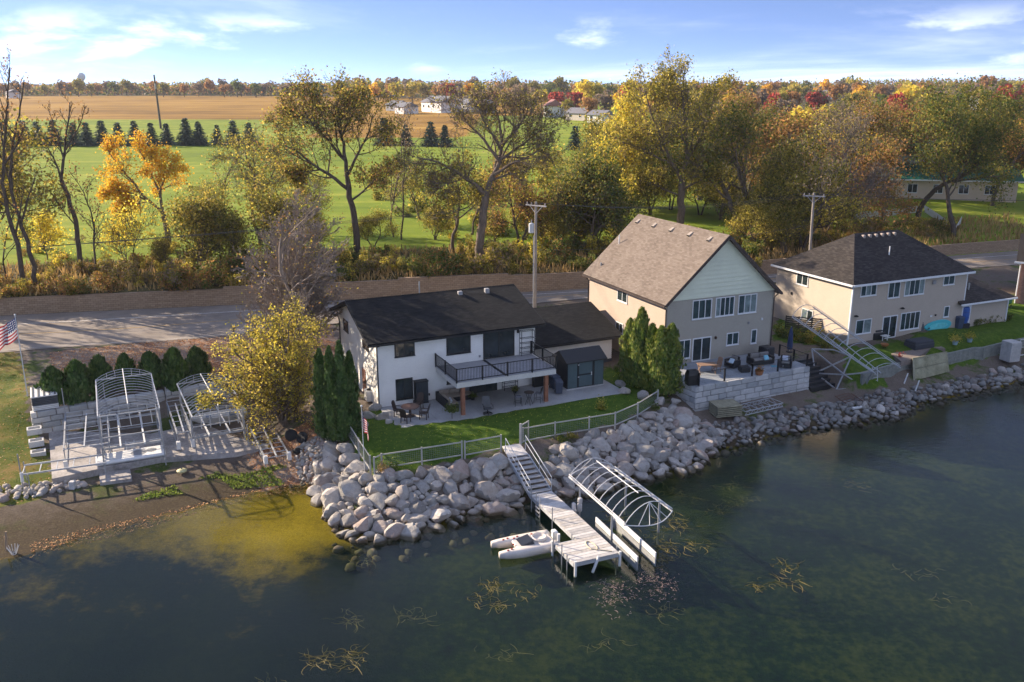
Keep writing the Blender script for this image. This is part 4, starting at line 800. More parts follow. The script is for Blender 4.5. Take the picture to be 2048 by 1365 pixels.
# hero oak in the middle
b0 = gnd(958,528); y0 = b0.y
oak = [([b0-Vector((0,0,.3)), YD(962,470,y0), YD(968,420,y0), YD(972,392,y0)], .52, .42),
 (px_limb([(972,392),(950,370),(915,345),(880,325),(845,318)], y0, -2), .26, .07), (px_limb([(972,392),(985,355),(1000,325),(1005,290),(1000,250),(990,215)], y0, 1), .34, .07),
 (px_limb([(988,350),(1010,335),(1045,320),(1080,300)], y0, -2), .2, .05), (px_limb([(1000,325),(975,290),(950,260),(925,240),(900,235)], y0, 2), .2, .05), (px_limb([(1005,290),(1030,265),(1050,235),(1060,205)], y0, 2), .18, .05),
 (px_limb([(1002,300),(985,270),(965,240),(955,205)], y0, -2), .17, .05), (px_limb([(985,360),(1015,350),(1050,345)], y0, 2), .14, .04), (px_limb([(1000,320),(1030,300),(1070,270),(1095,250)], y0, 1), .17, .05), (px_limb([(930,355),(900,370),(870,360)], y0, -1), .1, .04)]
make_tree('oak_tree', 'spreading nearly leafless oak above the wall behind the white house', b0, dict(CF_OAK, kids=[0,8,6,5,3], levels=5, len=(.45,.72), wig=.2), limbs=oak, seed=11, reach=.92, leaves=[(L_OLIVE,1700,.22,.3),(L_GREY,1500,.2,.3),(L_YELG,500,.2,.3)])
# left leaning double trunk
b0 = gnd(48,575); y0 = b0.y
make_tree('bare_tree', 'tall bare tree with two leaning trunks at the left edge', b0, dict(CF_TALL, kids=[0,9,5,4]), limbs=[([b0, YD(38,500,y0), YD(18,430,y0), YD(5,380,y0), YD(8,300,y0), YD(15,200,y0), YD(20,135,y0)], .27, .05), (px_limb([(72,570),(60,500),(35,430),(20,370),(25,290),(40,220),(48,160)], y0, 1), .24, .05), (px_limb([(8,330),(30,300),(50,250)], y0, 1), .1, .04), (px_limb([(10,380),(-20,330),(-40,250)], y0, 1), .12, .04)], seed=21, bk=B_DARK, leaves=[(L_RUST,260,.22,.3)])
b0 = gnd(163,545); y0 = b0.y
make_tree('bare_tree', 'bare leaning tree with a broken low limb left of the orange tree', b0, dict(CF_TALL, kids=[0,9,5,4]), limbs=[([b0, YD(158,500,y0), YD(150,440,y0), YD(135,390,y0), YD(122,360,y0)], .28, .2), (px_limb([(122,360),(110,320),(95,295)], y0, -1), .12, .05), (px_limb([(122,360),(130,300),(137,240),(140,205)], y0, 1), .17, .05), (px_limb([(132,300),(155,260),(170,215)], y0, 1), .1, .03), (px_limb([(128,320),(110,260),(95,215)], y0, 1), .1, .03), (px_limb([(150,450),(130,425),(112,402)], y0, -1), .07, .03)], seed=22, bk=B_DARK, leaves=[(L_RUST,160,.2,.3)])
for u, v, vt, sd, lab in ((190,545,330,23,'thin bare sapling between the bare leaning tree and the orange tree'), (432,455,240,24,'slender bare tree right of the orange tree against the green field'), (788,475,215,25,'slender dark tree, the near one of a pair on the field edge'), (803,480,225,26,'slender dark tree, the far one of a pair on the field edge')):
    b0 = gnd(u, v); hh = YD(u, vt, b0.y).z-b0.z; make_tree('slender_tree', lab, b0, dict(CF_TALL, kids=[16,5,4], levels=3, len=(.18,.34)), hh, .13, (-.03 if u < 500 else .01, 0), seed=sd, bk=B_DARK, leaves=[(L_RUST if u < 300 else L_GREY, 200, .2, .25)])
# orange tree
b0 = gnd(338,500); y0 = b0.y
org = [([b0-Vector((0,0,.2)), YD(335,460,y0), YD(325,425,y0)], .38, .3), (px_limb([(325,425),(290,395),(262,360),(235,330),(215,300)], y0, -1), .18, .05), (px_limb([(325,425),(320,380),(335,350),(345,320)], y0, 1), .2, .05), (px_limb([(320,385),(300,345),(285,310),(275,295)], y0, 1), .15, .04), (px_limb([(290,400),(262,385),(232,380),(215,390)], y0, -2), .12, .04), (px_limb([(298,402),(270,410),(240,425)], y0, -1), .1, .04)]
make_tree('orange_tree', 'leaning tree with bright orange leaves at the field edge', b0, dict(CF_OAK, kids=[0,8,6,4], len=(.34,.55)), limbs=org, seed=31, reach=.85, leaves=[(L_ORG,3600,.26,.35),(L_YEL,900,.24,.3)])
# other trees of the bank, from left to right: (base u, v), crown top v, kind, leaves
L = lambda *a: list(a)
BANK = [
 ('yellow_sapling', 'small yellow leaved tree at the foot of the double trunk', 95,520, 430, CF_BUSH, .08, (0,0), 1, B_DARK, [(L_YEL,900,.24,.4)]),
 ('yellow_sapling', 'small pale yellow tree low at the left edge', 12,560, 340, CF_BUSH, .1, (0,0), 1, B_DARK, [(L_YELG,900,.24,.4)]),
 ('yellow_sapling', 'thin three stemmed young tree under the orange tree', 255,530, 395, CF_BUSH, .07, (0,0), 3, B_DARK, [(L_YEL,800,.24,.5)]),
 ('field_edge_tree', 'loose olive and yellow tree on two stems left of the large green oak', 520,490, 205, CF_OAK, .26, (-.03,0), 2, B_OAK, [(L_YELG,1000,.24,.5),(L_OLIVE,900,.24,.5)]),
 ('field_edge_tree', 'olive bushy tree with yellow tips behind the bare lakeside tree', 400,535, 385, CF_BUSH, .15, (0,0), 3, B_OAK, [(L_OLIVE,2600,.26,.6),(L_YELG,900,.25,.6)]),
 ('field_edge_tree', 'bushy green tree at the wall behind the bare lakeside tree', 560,540, 370, CF_BUSH, .16, (0,0), 3, B_OAK, [(L_OLIVE,2600,.26,.6),(L_YELG,500,.25,.6)]),
 ('field_edge_tree', 'leaning half bare tree just left of the big oak', 905,505, 265, CF_OAK, .24, (-.10,0), 1, B_OAK, [(L_OLIVE,1100,.26,.4),(L_YELG,500,.25,.4)]),
 ('field_edge_tree', 'small bare tree behind the left limbs of the big oak', 945,470, 330, CF_OAK, .16, (.05,0), 1, B_DARK, [(L_YELG,900,.25,.4)]),
 ('field_edge_tree', 'dense olive tree behind the utility pole', 1100,500, 285, CF_OAK, .26, (-.05,0), 2, B_DARK, [(L_OLIVE,2800,.27,.55),(L_GREEN,1500,.26,.5)]),
 ('field_edge_tree', 'brownish thin tree just right of the big oak', 1040,500, 300, CF_OAK, .18, (.02,0), 2, B_DARK, [(L_RUST,1200,.25,.5),(L_YELG,600,.25,.5)]),
 ('field_edge_tree', 'green and brown tree at the left corner of the tan house roof', 1175,500, 290, CF_OAK, .25, (.02,0), 2, B_OAK, [(L_GREEN,2200,.27,.55),(L_OLIVE,1500,.26,.5)]),
 ('field_edge_tree', 'yellow leaved tree behind the tan roof ridge', 1235,455, 170, CF_TALL, .2, (0,0), 2, B_OAK, [(L_YEL,2600,.30,.6),(L_YELG,1600,.27,.5)]),
 ('field_edge_tree', 'tall tree with dark green upper crown and bare twigs', 1480,480, 112, CF_OAK, .42, (.02,0), 2, B_OAK, [(L_OLIVE,3000,.30,.6),(L_GREEN,2200,.28,.5)]),
 ('field_edge_tree', 'grey leafless tree rising right of the tallest crowns', 1560,500, 150, CF_OAK, .26, (.04,0), 1, B_GREY, [(L_GREY,700,.24,.4)]),
 ('field_edge_tree', 'olive tree behind the gable of the tan house', 1545,515, 270, CF_OAK, .26, (0,0), 2, B_DARK, [(L_OLIVE,3200,.28,.6),(L_YELG,1300,.26,.5)]),
 ('field_edge_tree', 'yellow green bushy tree left of the second utility pole', 1600,500, 300, CF_OAK, .2, (0,0), 2, B_DARK, [(L_YELG,2600,.27,.6),(L_OLIVE,1200,.26,.5)]),
 ('field_edge_tree', 'rust brown crowned tree above the second utility pole', 1703,448, 165, CF_OAK, .36, (0,0), 1, B_GREY, [(L_RUST,2600,.28,.5),(L_OLIVE,1300,.27,.5)]),
 ('field_edge_tree', 'pale trunked tree beside the white picket fence', 1768,440, 165, CF_OAK, .34, (.02,0), 1, B_PALE, [(L_RUST,1300,.27,.5),(L_OLIVE,1700,.27,.5)]),
 ('field_edge_tree', 'large dark green tree behind the hip roof', 1835,440, 108, CF_OAK, .42, (.02,0), 1, B_DARK, [(L_GREEN,2800,.28,.6),(L_OLIVE,3000,.27,.5)]),
 ('field_edge_tree', 'dark green tree at the end of the picket fence', 1905,475, 175, CF_OAK, .38, (.02,0), 1, B_DARK, [(L_GREEN,2800,.28,.6),(L_OLIVE,2400,.27,.5)]),
 ('field_edge_tree', 'orange brown tree at the right edge above the lawn', 1985,412, 190, CF_OAK, .36, (.12,0), 1, B_DARK, [(L_RUST,2200,.28,.5),(L_ORG,700,.26,.5),(L_GREEN,900,.28,.5)]),
 ('field_edge_tree', 'brown half bare tree cut off by the right edge', 2065,430, 200, CF_OAK, .36, (0,0), 1, B_DARK, [(L_RUST,2200,.28,.5),(L_GREY,900,.26,.5)]),
 ('field_edge_tree', 'mixed olive and orange tree between the tan roof and the rust crowned tree', 1655,455, 235, CF_OAK, .3, (0,0), 2, B_DARK, [(L_OLIVE,2600,.28,.6),(L_ORG,500,.26,.5)]),
]
for i, (nm, lab, u, v, vt, cf, r0, ln, ns, bk, lv) in enumerate(BANK):
    b0 = gnd(u, v); hh = (YD(u, vt, b0.y).z-b0.z)
    make_tree(nm, lab, b0, cf, hh, r0, ln, seed=100+i, leaves=lv, group='trees along the field edge', bk=bk, nstem=ns, spread=.10, trunk_frac=.70 if cf is CF_OAK else (.8 if cf is CF_TALL else .75))
# big olive oak left of centre
b0 = gnd(716,515); y0 = b0.y
lm = [([b0-Vector((0,0,.3)), YD(712,450,y0), YD(700,400,y0), YD(695,360,y0)], .42, .3), (px_limb([(698,380),(660,350),(620,325),(590,300),(565,290)], y0, -2), .22, .06), (px_limb([(695,360),(690,310),(680,250),(672,200)], y0, 1), .26, .05), (px_limb([(690,320),(655,280),(620,240),(600,215)], y0, 1), .2, .05), (px_limb([(695,350),(720,300),(740,260),(745,230)], y0, 2), .18, .05), (px_limb([(705,400),(740,370),(765,345)], y0, -1), .14, .05), (px_limb([(640,340),(610,345),(585,345)], y0, -1), .1, .04), (px_limb([(685,270),(705,230),(715,195)], y0, 2), .14, .04), (px_limb([(640,262),(615,235),(585,230),(560,225)], y0, 1), .12, .04)]
make_tree('oak_tree', 'large oak with olive brown leaves and a dense leafy trunk left of centre', b0, dict(CF_OAK, kids=[0,8,6,5,3], levels=5, len=(.45,.72), wig=.2), limbs=lm, seed=41, reach=.92, bk=B_DARK, leaves=[(L_OLIVE,4200,.24,.4),(L_RUST,1400,.23,.4),(L_YELG,1200,.24,.4)])
# big yellow green tree behind the tan house
b0 = gnd(1362,470); y0 = b0.y
lm = [([b0-Vector((0,0,.3)), YD(1362,400,y0), YD(1365,360,y0)], .55, .45), (px_limb([(1365,365),(1340,320),(1320,270),(1300,220),(1290,180)], y0, -1), .28, .06), (px_limb([(1365,365),(1375,310),(1370,250),(1365,190),(1370,140)], y0, 1), .32, .06), (px_limb([(1372,320),(1400,280),(1420,230),(1430,180)], y0, 2), .24, .06), (px_limb([(1345,330),(1305,310),(1265,290),(1240,285)], y0, -2), .18, .05), (px_limb([(1368,250),(1340,210),(1330,165)], y0, 2), .16, .05), (px_limb([(1366,380),(1400,360),(1440,350)], y0, -2), .14, .05), (px_limb([(1355,390),(1320,375),(1280,360)], y0, 2), .14, .05)]
make_tree('tall_tree', 'tallest yellow green tree directly behind the tan roof', b0, dict(CF_OAK, kids=[0,9,6,5,3], levels=5, len=(.48,.74), wig=.18), limbs=lm, seed=51, leaves=[(L_YELG,4400,.26,.4),(L_OLIVE,3000,.25,.4)])
# ---- further trees behind the first row, copies of the ones above
kids_index()
SRC = [o for o in TREE_OBJS if o.name.startswith('field_edge_tree')]
rc_ = random.Random(23)
def tree_copy(src, u, v, vt, label):
    b_ = gnd(u, v, 10); c_ = copy_tree(src); c_.location = b_; h0 = max((max(v_[2] for v_ in ch.bound_box) for ch in KIDS[src.name])); s_ = (YD(u, vt, b_.y).z-b_.z)/h0; c_.scale = (s_*rc_.uniform(.95,1.2),)*2 + (s_,); c_.rotation_euler = (0,0,rc_.uniform(0,6.28)); tag(c_, label, 'tree', 'trees behind the first row'); return c_
def pick(i): return SRC[i % len(SRC)]
SECOND = [(1215,410,215,11,'behind the left slope of the tan roof'),(1270,400,200,6,'behind the ridge of the tan roof, golden side'),(1310,390,190,3,'deep behind the tallest tree'),(1400,400,175,9,'between the two tallest crowns'),(1450,395,160,14,'behind the dark green upper crown'),(1500,400,195,9,'right of the dark green upper crown'),(1530,440,190,10,'behind the gable peak of the tan house'),(1575,400,185,13,'left of the second utility pole, further back'),(1610,430,205,12,'just behind the second utility pole'),(1640,385,182,13,'behind the rust crowned tree on its left'),(1680,380,185,9,'far behind the rust crowned tree'),(1735,375,180,13,'between the rust crown and the pale trunk'),(1800,380,190,14,'behind the pale trunked tree'),(1860,385,180,15,'behind the large dark green tree'),(1935,400,195,15,'behind the end of the picket fence'),(1965,395,215,16,'left of the orange brown edge tree'),(2020,395,205,16,'behind the orange brown edge tree'),(1130,430,275,4,'behind the dense olive tree by the pole'),(1065,430,290,4,'behind the thin brownish tree'),(1190,420,260,9,'behind the roof corner tree'),(840,440,300,3,'far left of the big oak'),(600,470,330,3,'behind the bare lakeside tree, taller'),(470,480,340,3,'at the field edge left of the loose olive tree')]
BUSHY = [o for o in TREE_OBJS if 'bushy' in o['label']]
UND = [(1050,480,395,'left of the pole, low'),(1085,495,400,'just left of the pole'),(1125,500,395,'just right of the pole'),(1150,490,380,'between the pole and the tan roof'),(1195,490,385,'at the tan roof corner'),(1215,450,330,'behind the tan roof corner, pale'),(1255,430,320,'behind the tan roof ridge, low'),(1300,430,310,'under the tallest tree on its left'),(1400,430,310,'under the tallest tree on its right'),(1440,440,330,'under the dark green crown'),(1490,480,370,'behind the gable, low'),(1520,500,390,'beside the gable, low'),(1570,505,390,'right of the gable, low'),(1600,480,360,'left of the second pole, low'),(1650,470,370,'right of the second pole, low'),(870,480,400,'left of the leaning half bare tree'),(990,490,400,'between the big oak and its right neighbour'),(640,510,400,'between the bare lakeside tree and the large oak'),(460,530,410,'left of the bare lakeside tree'),(330,540,455,'below the orange tree'),(745,500,410,'at the foot of the large oak'),(1540,450,340,'behind the gable peak, mid height'),(1625,430,330,'behind the second pole, mid height'),(1340,420,300,'behind the tallest trunk')]
for i, (u, v, vt, wh) in enumerate(UND): tree_copy(BUSHY[i % len(BUSHY)], u, v, vt, 'bushy understory tree ' + wh)
LEFTB = [o for o in TREE_OBJS if o.name.startswith('bare_tree')]
for i, (u, v, vt) in enumerate(((-55,560,190),(-120,575,150),(-190,560,200),(-260,585,170),(-330,570,210))): tree_copy(LEFTB[i % 2] if i % 3 else SRC[3], u, v, vt, 'bare tree of the row past the left edge, ' + ('first','second','third','fourth','fifth')[i] + ' from the double trunk')
for u, v, vt, k, wh in SECOND: s_ = pick(k); tree_copy(s_, u, v, vt, 'autumn tree ' + wh)
# ---- lakeside pair by the white house
b0 = G(572,846,1.5)
make_tree('yellow_tree', 'loose leafy yellow green tree leaning over the boat lifts', b0, dict(CF_BUSH, kids=[15,6,5,4], levels=4, len=(.24,.46), ang=(25,72), trop=.0, t0=[.05,.15,.2], wig=.17), 9.4, .13, (-.16,.06), seed=64, nstem=10, spread=.30, bk=B_OAK, leaves=[(L_YELG,9500,.14,.14),(L_YEL,900,.14,.14)], trunk_frac=.88)
b0 = G(582,742,2.45); hb_ = YD(600,425,b0.y).z-b0.z
make_tree('bare_lakeside_tree', 'grey bare twiggy tree behind the yellow green tree', b0, dict(CF_BUSH, kids=[12,8,6,5], levels=4, len=(.34,.54), ang=(20,52), trop=.05, wig=.13, seg=.9, taper=.5), hb_*1.04, .16, (-.03,.0), seed=66, nstem=7, spread=.25, bk=B_TWIG, leaves=[(L_YELG,500,.15,.35),(L_RUST,400,.14,.3)], trunk_frac=.95)
# ---- conifers
def spruce_mesh(seed, H=7.2, Rb=2.75):
    r = np.random.RandomState(seed); P = []; A = []
    V = []; F = []; k = 0; z = .3
    while z < H*.98:
        R_ = Rb*(1-z/H)**.9*r.uniform(.85,1.1)+.08; nb = max(5, int(11*(1-z/H))+4)
        for j in range(nb):
            t = 2*np.pi*(j+r.rand())/nb; d = np.array([math.cos(t), math.sin(t), 0]); s_ = np.array([-d[1], d[0], 0]); Lr = R_*r.uniform(.75,1.12)
            for q in range(max(2, int(Lr/.42))):
                a = (q+.2)/max(2, int(Lr/.42))*Lr; w_ = .46*(1.2-a/ (Lr+.3)); zz = z - .22*a + .05*a*a
                c0 = d*a + np.array([0,0,zz]); c1 = d*(a+.62) + np.array([0,0,zz-.20+r.uniform(-.05,.08)]); ph = r.uniform(-1.2,1.2); s2 = s_*w_*math.cos(ph) + np.array([0,0,w_*math.sin(ph)])
                V += [c0-s2*.6, c1-s2*.3, c1+s2*.3, c0+s2*.6]; F.append([k,k+1,k+2,k+3]); k += 4
        z += .26+.06*r.rand()
    return np_mesh('crown', np.array(V), np.array(F), L_SPR)
SPR = [spruce_mesh(i) for i in range(4)]; SPT = MB().tube([(0,0,-.2),(0,0,5.5)], [.14,.03], 6).mesh('trunk', B_DARK)
spr = [(10,290,.95),(50,292,1.0),(78,290,.95),(110,291,1.02),(150,291,.9),(176,293,.95),(206,291,1.02),(239,293,.95),(272,289,.95),(305,292,.9),(335,290,.88),(374,291,1.08),(400,291,.95),(436,290,.8),(468,289,1.0),(500,290,.9),(770,291,1.1),(812,292,.85),(862,293,1.0),(890,294,.85),(1185,303,1.1),(1150,300,.9)]
labs = ['row of spruces across the green field']
for i, (u, v, s) in enumerate(spr):
    b0 = gnd(u, v, 10); o = empty('spruce_tree', b0, i*1.7, 'dark spruce in the row across the field, number %d from the left' % (i+1) if False else None, 'spruce', labs[0]); o.scale = (s*1.28, s*1.28, s)
    pos = ('at the left edge' if u < 100 else 'left of the leaning pole' if u < 320 else 'right of the leaning pole' if u < 520 else 'behind the big oak' if u < 900 else 'left of the yellow tree')
    tag(o, 'dark blue green spruce in the field row ' + pos); link('trunk', SPT, o); link('crown', SPR[i % 4], o)
def arb_mesh(seed, H, Rb, n, mt, size=.2, tip=.55):
    r = np.random.RandomState(seed); z = H*r.rand(n)**.9; t = r.rand(n)*2*np.pi; prof = Rb*np.minimum(1, (z/H*6)**.5+.35)*(1-(z/H)**1.6)**tip
    lump = 1 + .20*np.sin(t*3+z*2.3+seed) + .14*np.sin(t*5-z*3.1) + .10*np.sin(z*5.3+t*2); rad = prof*lump*r.uniform(.68,1.14,n)
    P = np.stack([rad*np.cos(t), rad*np.sin(t), z], -1); o = np.stack([np.cos(t), np.sin(t), np.zeros(n)], -1); sd = np.stack([-np.sin(t), np.cos(t), np.zeros(n)], -1)
    up = np.array([0,0,1.0])*1.0 + o*r.uniform(-.1,.5,(n,1)) + r.normal(0,.15,(n,3)); up /= np.linalg.norm(up,axis=1,keepdims=True); sd = sd + r.normal(0,.4,(n,3)); s_ = size*r.uniform(.6,1.3,(n,1))
    V = np.stack([P-sd*s_*.35, P-up*s_*.3, P+sd*s_*.35, P+up*s_*1.0], 1).reshape(-1,3)
    return np_mesh('crown', V, np.arange(4*n).reshape(-1,4), mt)
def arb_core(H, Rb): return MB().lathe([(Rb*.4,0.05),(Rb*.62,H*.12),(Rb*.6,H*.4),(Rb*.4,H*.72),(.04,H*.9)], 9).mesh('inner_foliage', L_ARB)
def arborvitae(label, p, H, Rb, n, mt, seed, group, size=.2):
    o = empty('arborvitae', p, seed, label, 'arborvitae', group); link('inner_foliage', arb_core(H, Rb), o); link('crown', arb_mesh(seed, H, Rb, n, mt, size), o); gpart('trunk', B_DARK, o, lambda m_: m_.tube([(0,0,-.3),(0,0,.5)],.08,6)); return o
for i, (u, v, vt, rb, la) in enumerate(((648,872,700,.62,'leftmost, short and ragged'),(668,880,695,.58,'second from the left'),(688,882,685,.62,'third from the left, tallest'),(706,868,705,.58,'rightmost, nearest the white wall'))):
    p = G(u, v, 1.8); H = YD(u, vt, p.y).z-p.z; arborvitae('dark columnar arborvitae left of the white house, ' + la, p, H, rb, 3200, L_ARB, 70+i, 'arborvitae left of the white house', .17)
for i, (u, v, vt, rb, la) in enumerate(((1257,762,640,.8,'leftmost'),(1278,772,617,.95,'tallest, at the back'),(1300,778,650,.9,'middle one'),(1318,786,655,.95,'nearest the lawn'),(1338,786,650,.95,'rightmost, at the terrace'))):
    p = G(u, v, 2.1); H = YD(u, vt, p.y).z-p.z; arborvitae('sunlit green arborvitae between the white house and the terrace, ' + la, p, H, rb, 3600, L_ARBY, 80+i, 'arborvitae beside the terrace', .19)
for i, (u, v, vt, rb) in enumerate(((112,806,738,.95),(160,803,725,.95),(205,784,715,.85),(255,778,712,.75),(305,776,708,.9),(353,775,700,.9),(396,758,698,.85))):
    p = G(u, v, 2.35); H = YD(u, vt, p.y).z-p.z; arborvitae('young dark conifer behind the block wall, ' + ('leftmost','second','third','fourth','fifth','sixth','seventh')[i] + (' of the row' if i == 0 else ' from the left'), p, H, rb*1.1, 2300, L_ARB, 90+i, 'young conifers behind the block wall', .25)
# ---- shrubs on the bank
def shrub_mesh(seed, mts, n, Rr=1.5, Hh=2.2, size=.22):
    r = np.random.RandomState(seed); C = r.normal(0,1,(9,3))*np.array([Rr*.5,Rr*.5,Hh*.22])+np.array([0,0,Hh*.45]); C[:,2] = np.maximum(C[:,2], .3); out = []
    for mt, k in zip(mts, n):
        i = r.randint(0,9,k); d = r.normal(size=(k,3)); d /= np.linalg.norm(d,axis=1,keepdims=True); P = C[i] + d*(Rr*.42)*r.uniform(.45,1.05,(k,1)); P[:,2] = np.maximum(P[:,2], .02); V, F = leaf_quads(P, size, r); out.append(np_mesh('foliage', V, F, mt))
    st = MB()
    for c in C: st.tube([(c[0]*.2,c[1]*.2,-.2),(c[0]*.7,c[1]*.7,c[2]*.6),tuple(c)], [.04,.03,.012], 4)
    return out, st.mesh('stems', B_DARK)
SHR = [shrub_mesh(1,(L_GREEN,L_OLIVE),(700,300)), shrub_mesh(2,(L_OLIVE,L_YELG),(650,260)), shrub_mesh(3,(L_RUST,L_OLIVE),(450,300)), shrub_mesh(4,(L_YELG,L_YEL),(450,250)), shrub_mesh(5,(L_GREEN,L_RUST),(700,220)), shrub_mesh(6,(L_OLIVE,L_GREY),(500,350))]
SHN = ['dark green', 'olive', 'rusty brown', 'yellow green', 'green and rust', 'olive grey']
rr = random.Random(5); n_sh = 0
def shrub(p, k, s, where, h=1.0):
    o = empty('shrub', p, rr.uniform(0,6), '%s shrub %s' % (SHN[k], where), 'shrub', 'shrubs on the bank above the wall'); o.scale = (s, s, s*h)
    for f in SHR[k][0]: link('foliage', f, o)
    link('stems', SHR[k][1], o)
for i in range(150):
    u = -20 + i*(1560/149) + rr.uniform(-8,8); x0 = YD(u, 540, 92).x; y = wall_y(x0) + (1.3 + rr.random()**1.5*9.5); x = x0*y/92
    k = rr.choice((0,0,1,1,4,4,5,3)) if u > 450 else rr.choice((1,2,5,2,4,3)); s = rr.uniform(.6,1.15)*(1.0 if u > 330 else .75)
    shrub((x, y, hz(x,y)-.1), k, s, 'on the bank ' + ('at the far left' if u < 330 else 'behind the bare lakeside tree' if u < 680 else 'behind the white house' if u < 1000 else 'behind the utility pole' if u < 1250 else 'behind the tan roof'), rr.uniform(.8,1.2))
for i in range(16):
    u = -30-i*17+rr.uniform(-8,8); x0 = YD(u,540,90).x; y = wall_y(x0)+1.3+rr.random()*7; x = x0*y/90; shrub((x,y,hz(x,y)-.1), rr.choice((1,2,5,4)), rr.uniform(.5,.9), 'on the bank past the left edge')
for i in range(46):
    u = 1560 + rr.uniform(0,360); v = rr.uniform(445,505); p = gnd(u, v)
    shrub((p.x,p.y,p.z-.1), rr.choice((0,1,2,2,3,4,5)), rr.uniform(.5,.95), 'below the white picket fence', rr.uniform(.6,1.0))
for i in range(34):
    u = rr.uniform(740,1250); v = rr.uniform(395,480); p = gnd(u, v); shrub((p.x,p.y,p.z-.1), rr.choice((0,1,3,3,1)), rr.uniform(.7,1.35), 'at the field edge behind the big oak', rr.uniform(.8,1.3))
for i in range(22):
    u = rr.uniform(0,440); v = rr.uniform(470,545); p = gnd(u, v); shrub((p.x,p.y,p.z-.1), rr.choice((2,3,3,5)), rr.uniform(.4,.8), 'at the field edge on the left', rr.uniform(.7,1.1))
# dry grass and weeds on the bank
r = np.random.RandomState(8); n = 9000; xx = r.uniform(-62,75,n); yy = wall_y(xx) + .7 + r.rand(n)**1.4*13; zg = height(xx, yy)
t = r.rand(n)*6.28; hgt = r.uniform(.3,.95,n); w_ = r.uniform(.05,.14,n); bx = np.stack([np.cos(t)*w_, np.sin(t)*w_, 0*t], -1); tp = np.stack([r.normal(0,.2,n), r.normal(0,.2,n), hgt], -1); P = np.stack([xx,yy,zg],-1)
V = np.stack([P-bx, P+bx, P+tp+bx*.25, P+tp-bx*.25], 1).reshape(-1,3); tag(link('dry_grass', np_mesh('dry_grass', V, np.arange(4*n).reshape(-1,4), L_DRY)), 'tall dry grass on the bank above the wall', 'grass', kind='stuff')
import bmesh
# ------------------------------------------------------------------ rocks
b = NB('granite'); P = b.tc('Object'); oi = b.node('ShaderNodeObjectInfo'); gi = b.node('ShaderNodeNewGeometry')
rnd = b.math('FRACT', b.math('ADD', oi.outputs['Random'], b.math('MULTIPLY', gi.outputs['Random Per Island'], 0.999)))
basec = b.ramp(rnd, [(0.0,(0.40,0.385,0.37)),(0.15,(0.56,0.535,0.50)),(0.3,(0.44,0.39,0.355)),(0.42,(0.64,0.60,0.55)),(0.55,(0.32,0.315,0.305)),(0.66,(0.52,0.50,0.47)),(0.78,(0.47,0.37,0.325)),(0.9,(0.70,0.67,0.63)),(1.0,(0.24,0.23,0.22))], 'LINEAR')
n1 = b.noise(P, 2.5, 6, 0.65); n2 = b.noise(P, 26, 4, 0.7); wv = b.noise(b.map(P,(1,1,4)), 2.0, 4, 0.6, 0.8)
cc = b.mix(b.rng(n1,0.35,0.7,0.0,0.75), basec, b.mix(1.0, basec, (0.62,0.58,0.56), 'MULTIPLY')); cc = b.mix(b.rng(n2,0.4,0.7,0.0,0.5), cc, b.mix(1.0, cc, (0.5,0.5,0.52), 'MULTIPLY')); cc = b.mix(b.rng(wv,0.56,0.7,0.0,0.35), cc, (0.50,0.46,0.43))
sz = b.node('ShaderNodeSeparateXYZ'); b.l.new(gi.outputs['Position'], sz.inputs[0])
wet = b.rng(b.math('ADD', sz.outputs[2], b.math('MULTIPLY', n1, 0.2)), 0.22, 0.36, 1.0, 0.0)
cc = b.mix(wet, cc, b.mix(1.0, cc, (0.30,0.27,0.20), 'MULTIPLY'))
cc = b.mix(1.0, cc, (1.0,0.985,0.945), 'MULTIPLY'); tone = b.node('ShaderNodeMix', data_type='RGBA', blend_type='MULTIPLY'); tone.name = 'tone'; tone.inputs[0].default_value = 1.0; b.l.new(cc, tone.inputs[6]); tone.inputs[7].default_value = (1,1,1,1); cc = tone.outputs[2]; b.color(cc); b.set(Roughness=0.85, Specular_IOR_Level=0.25); b.bump(b.math('ADD', b.math('MULTIPLY', n1, 1.0), b.math('MULTIPLY', n2, 0.35)), 0.9, 0.12)
ROCKM = b.m; ROCK_SHADE = b.m.copy(); ROCK_SHADE.name = 'shade_tinted_cobble'; ROCK_SHADE.node_tree.nodes['tone'].inputs[7].default_value = (0.60,0.63,0.65,1)  # second granite copy with the right bank's shade put into its colour
def rock_arrays(seed, sub):
    r = np.random.RandomState(seed); bm = bmesh.new(); bmesh.ops.create_icosphere(bm, subdivisions=sub, radius=1.0); V = np.array([v.co[:] for v in bm.verts]); F = np.array([[v.index for v in f.verts] for f in bm.faces]); bm.free()
    sc_ = 1.0
    Nn = r.normal(size=(13,3)); Nn /= np.linalg.norm(Nn,axis=1,keepdims=True); dd = r.uniform(.52,.86,13); rad = np.ones(len(V))
    dots = V @ Nn.T
    for k in range(13): rad = np.minimum(rad, np.where(dots[:,k] > .05, dd[k]/np.maximum(dots[:,k],.05), 9))
    soft_ = rad; W = V*soft_[:,None]
    W += V*(.03*np.sin(W@r.normal(0,2.2,3)+r.rand()*6)+.02*np.sin(W@r.normal(0,6,3))+.012*np.sin(W@r.normal(0,14,3)))[:,None]; W = W*1.22
    return W*np.array([1.0, r.uniform(.68,.92), r.uniform(.58,.80)]), F
ROCKV = [rock_arrays(i, 3) for i in range(14)]; ROCKV2 = [rock_arrays(40+i, 2) for i in range(10)]
ROCKM_MESH = [np_mesh('boulder', V, F, ROCKM, True) for V, F in ROCKV]
for m_ in ROCKM_MESH: m_.set_sharp_from_angle(angle=R(24))
rk = random.Random(12)
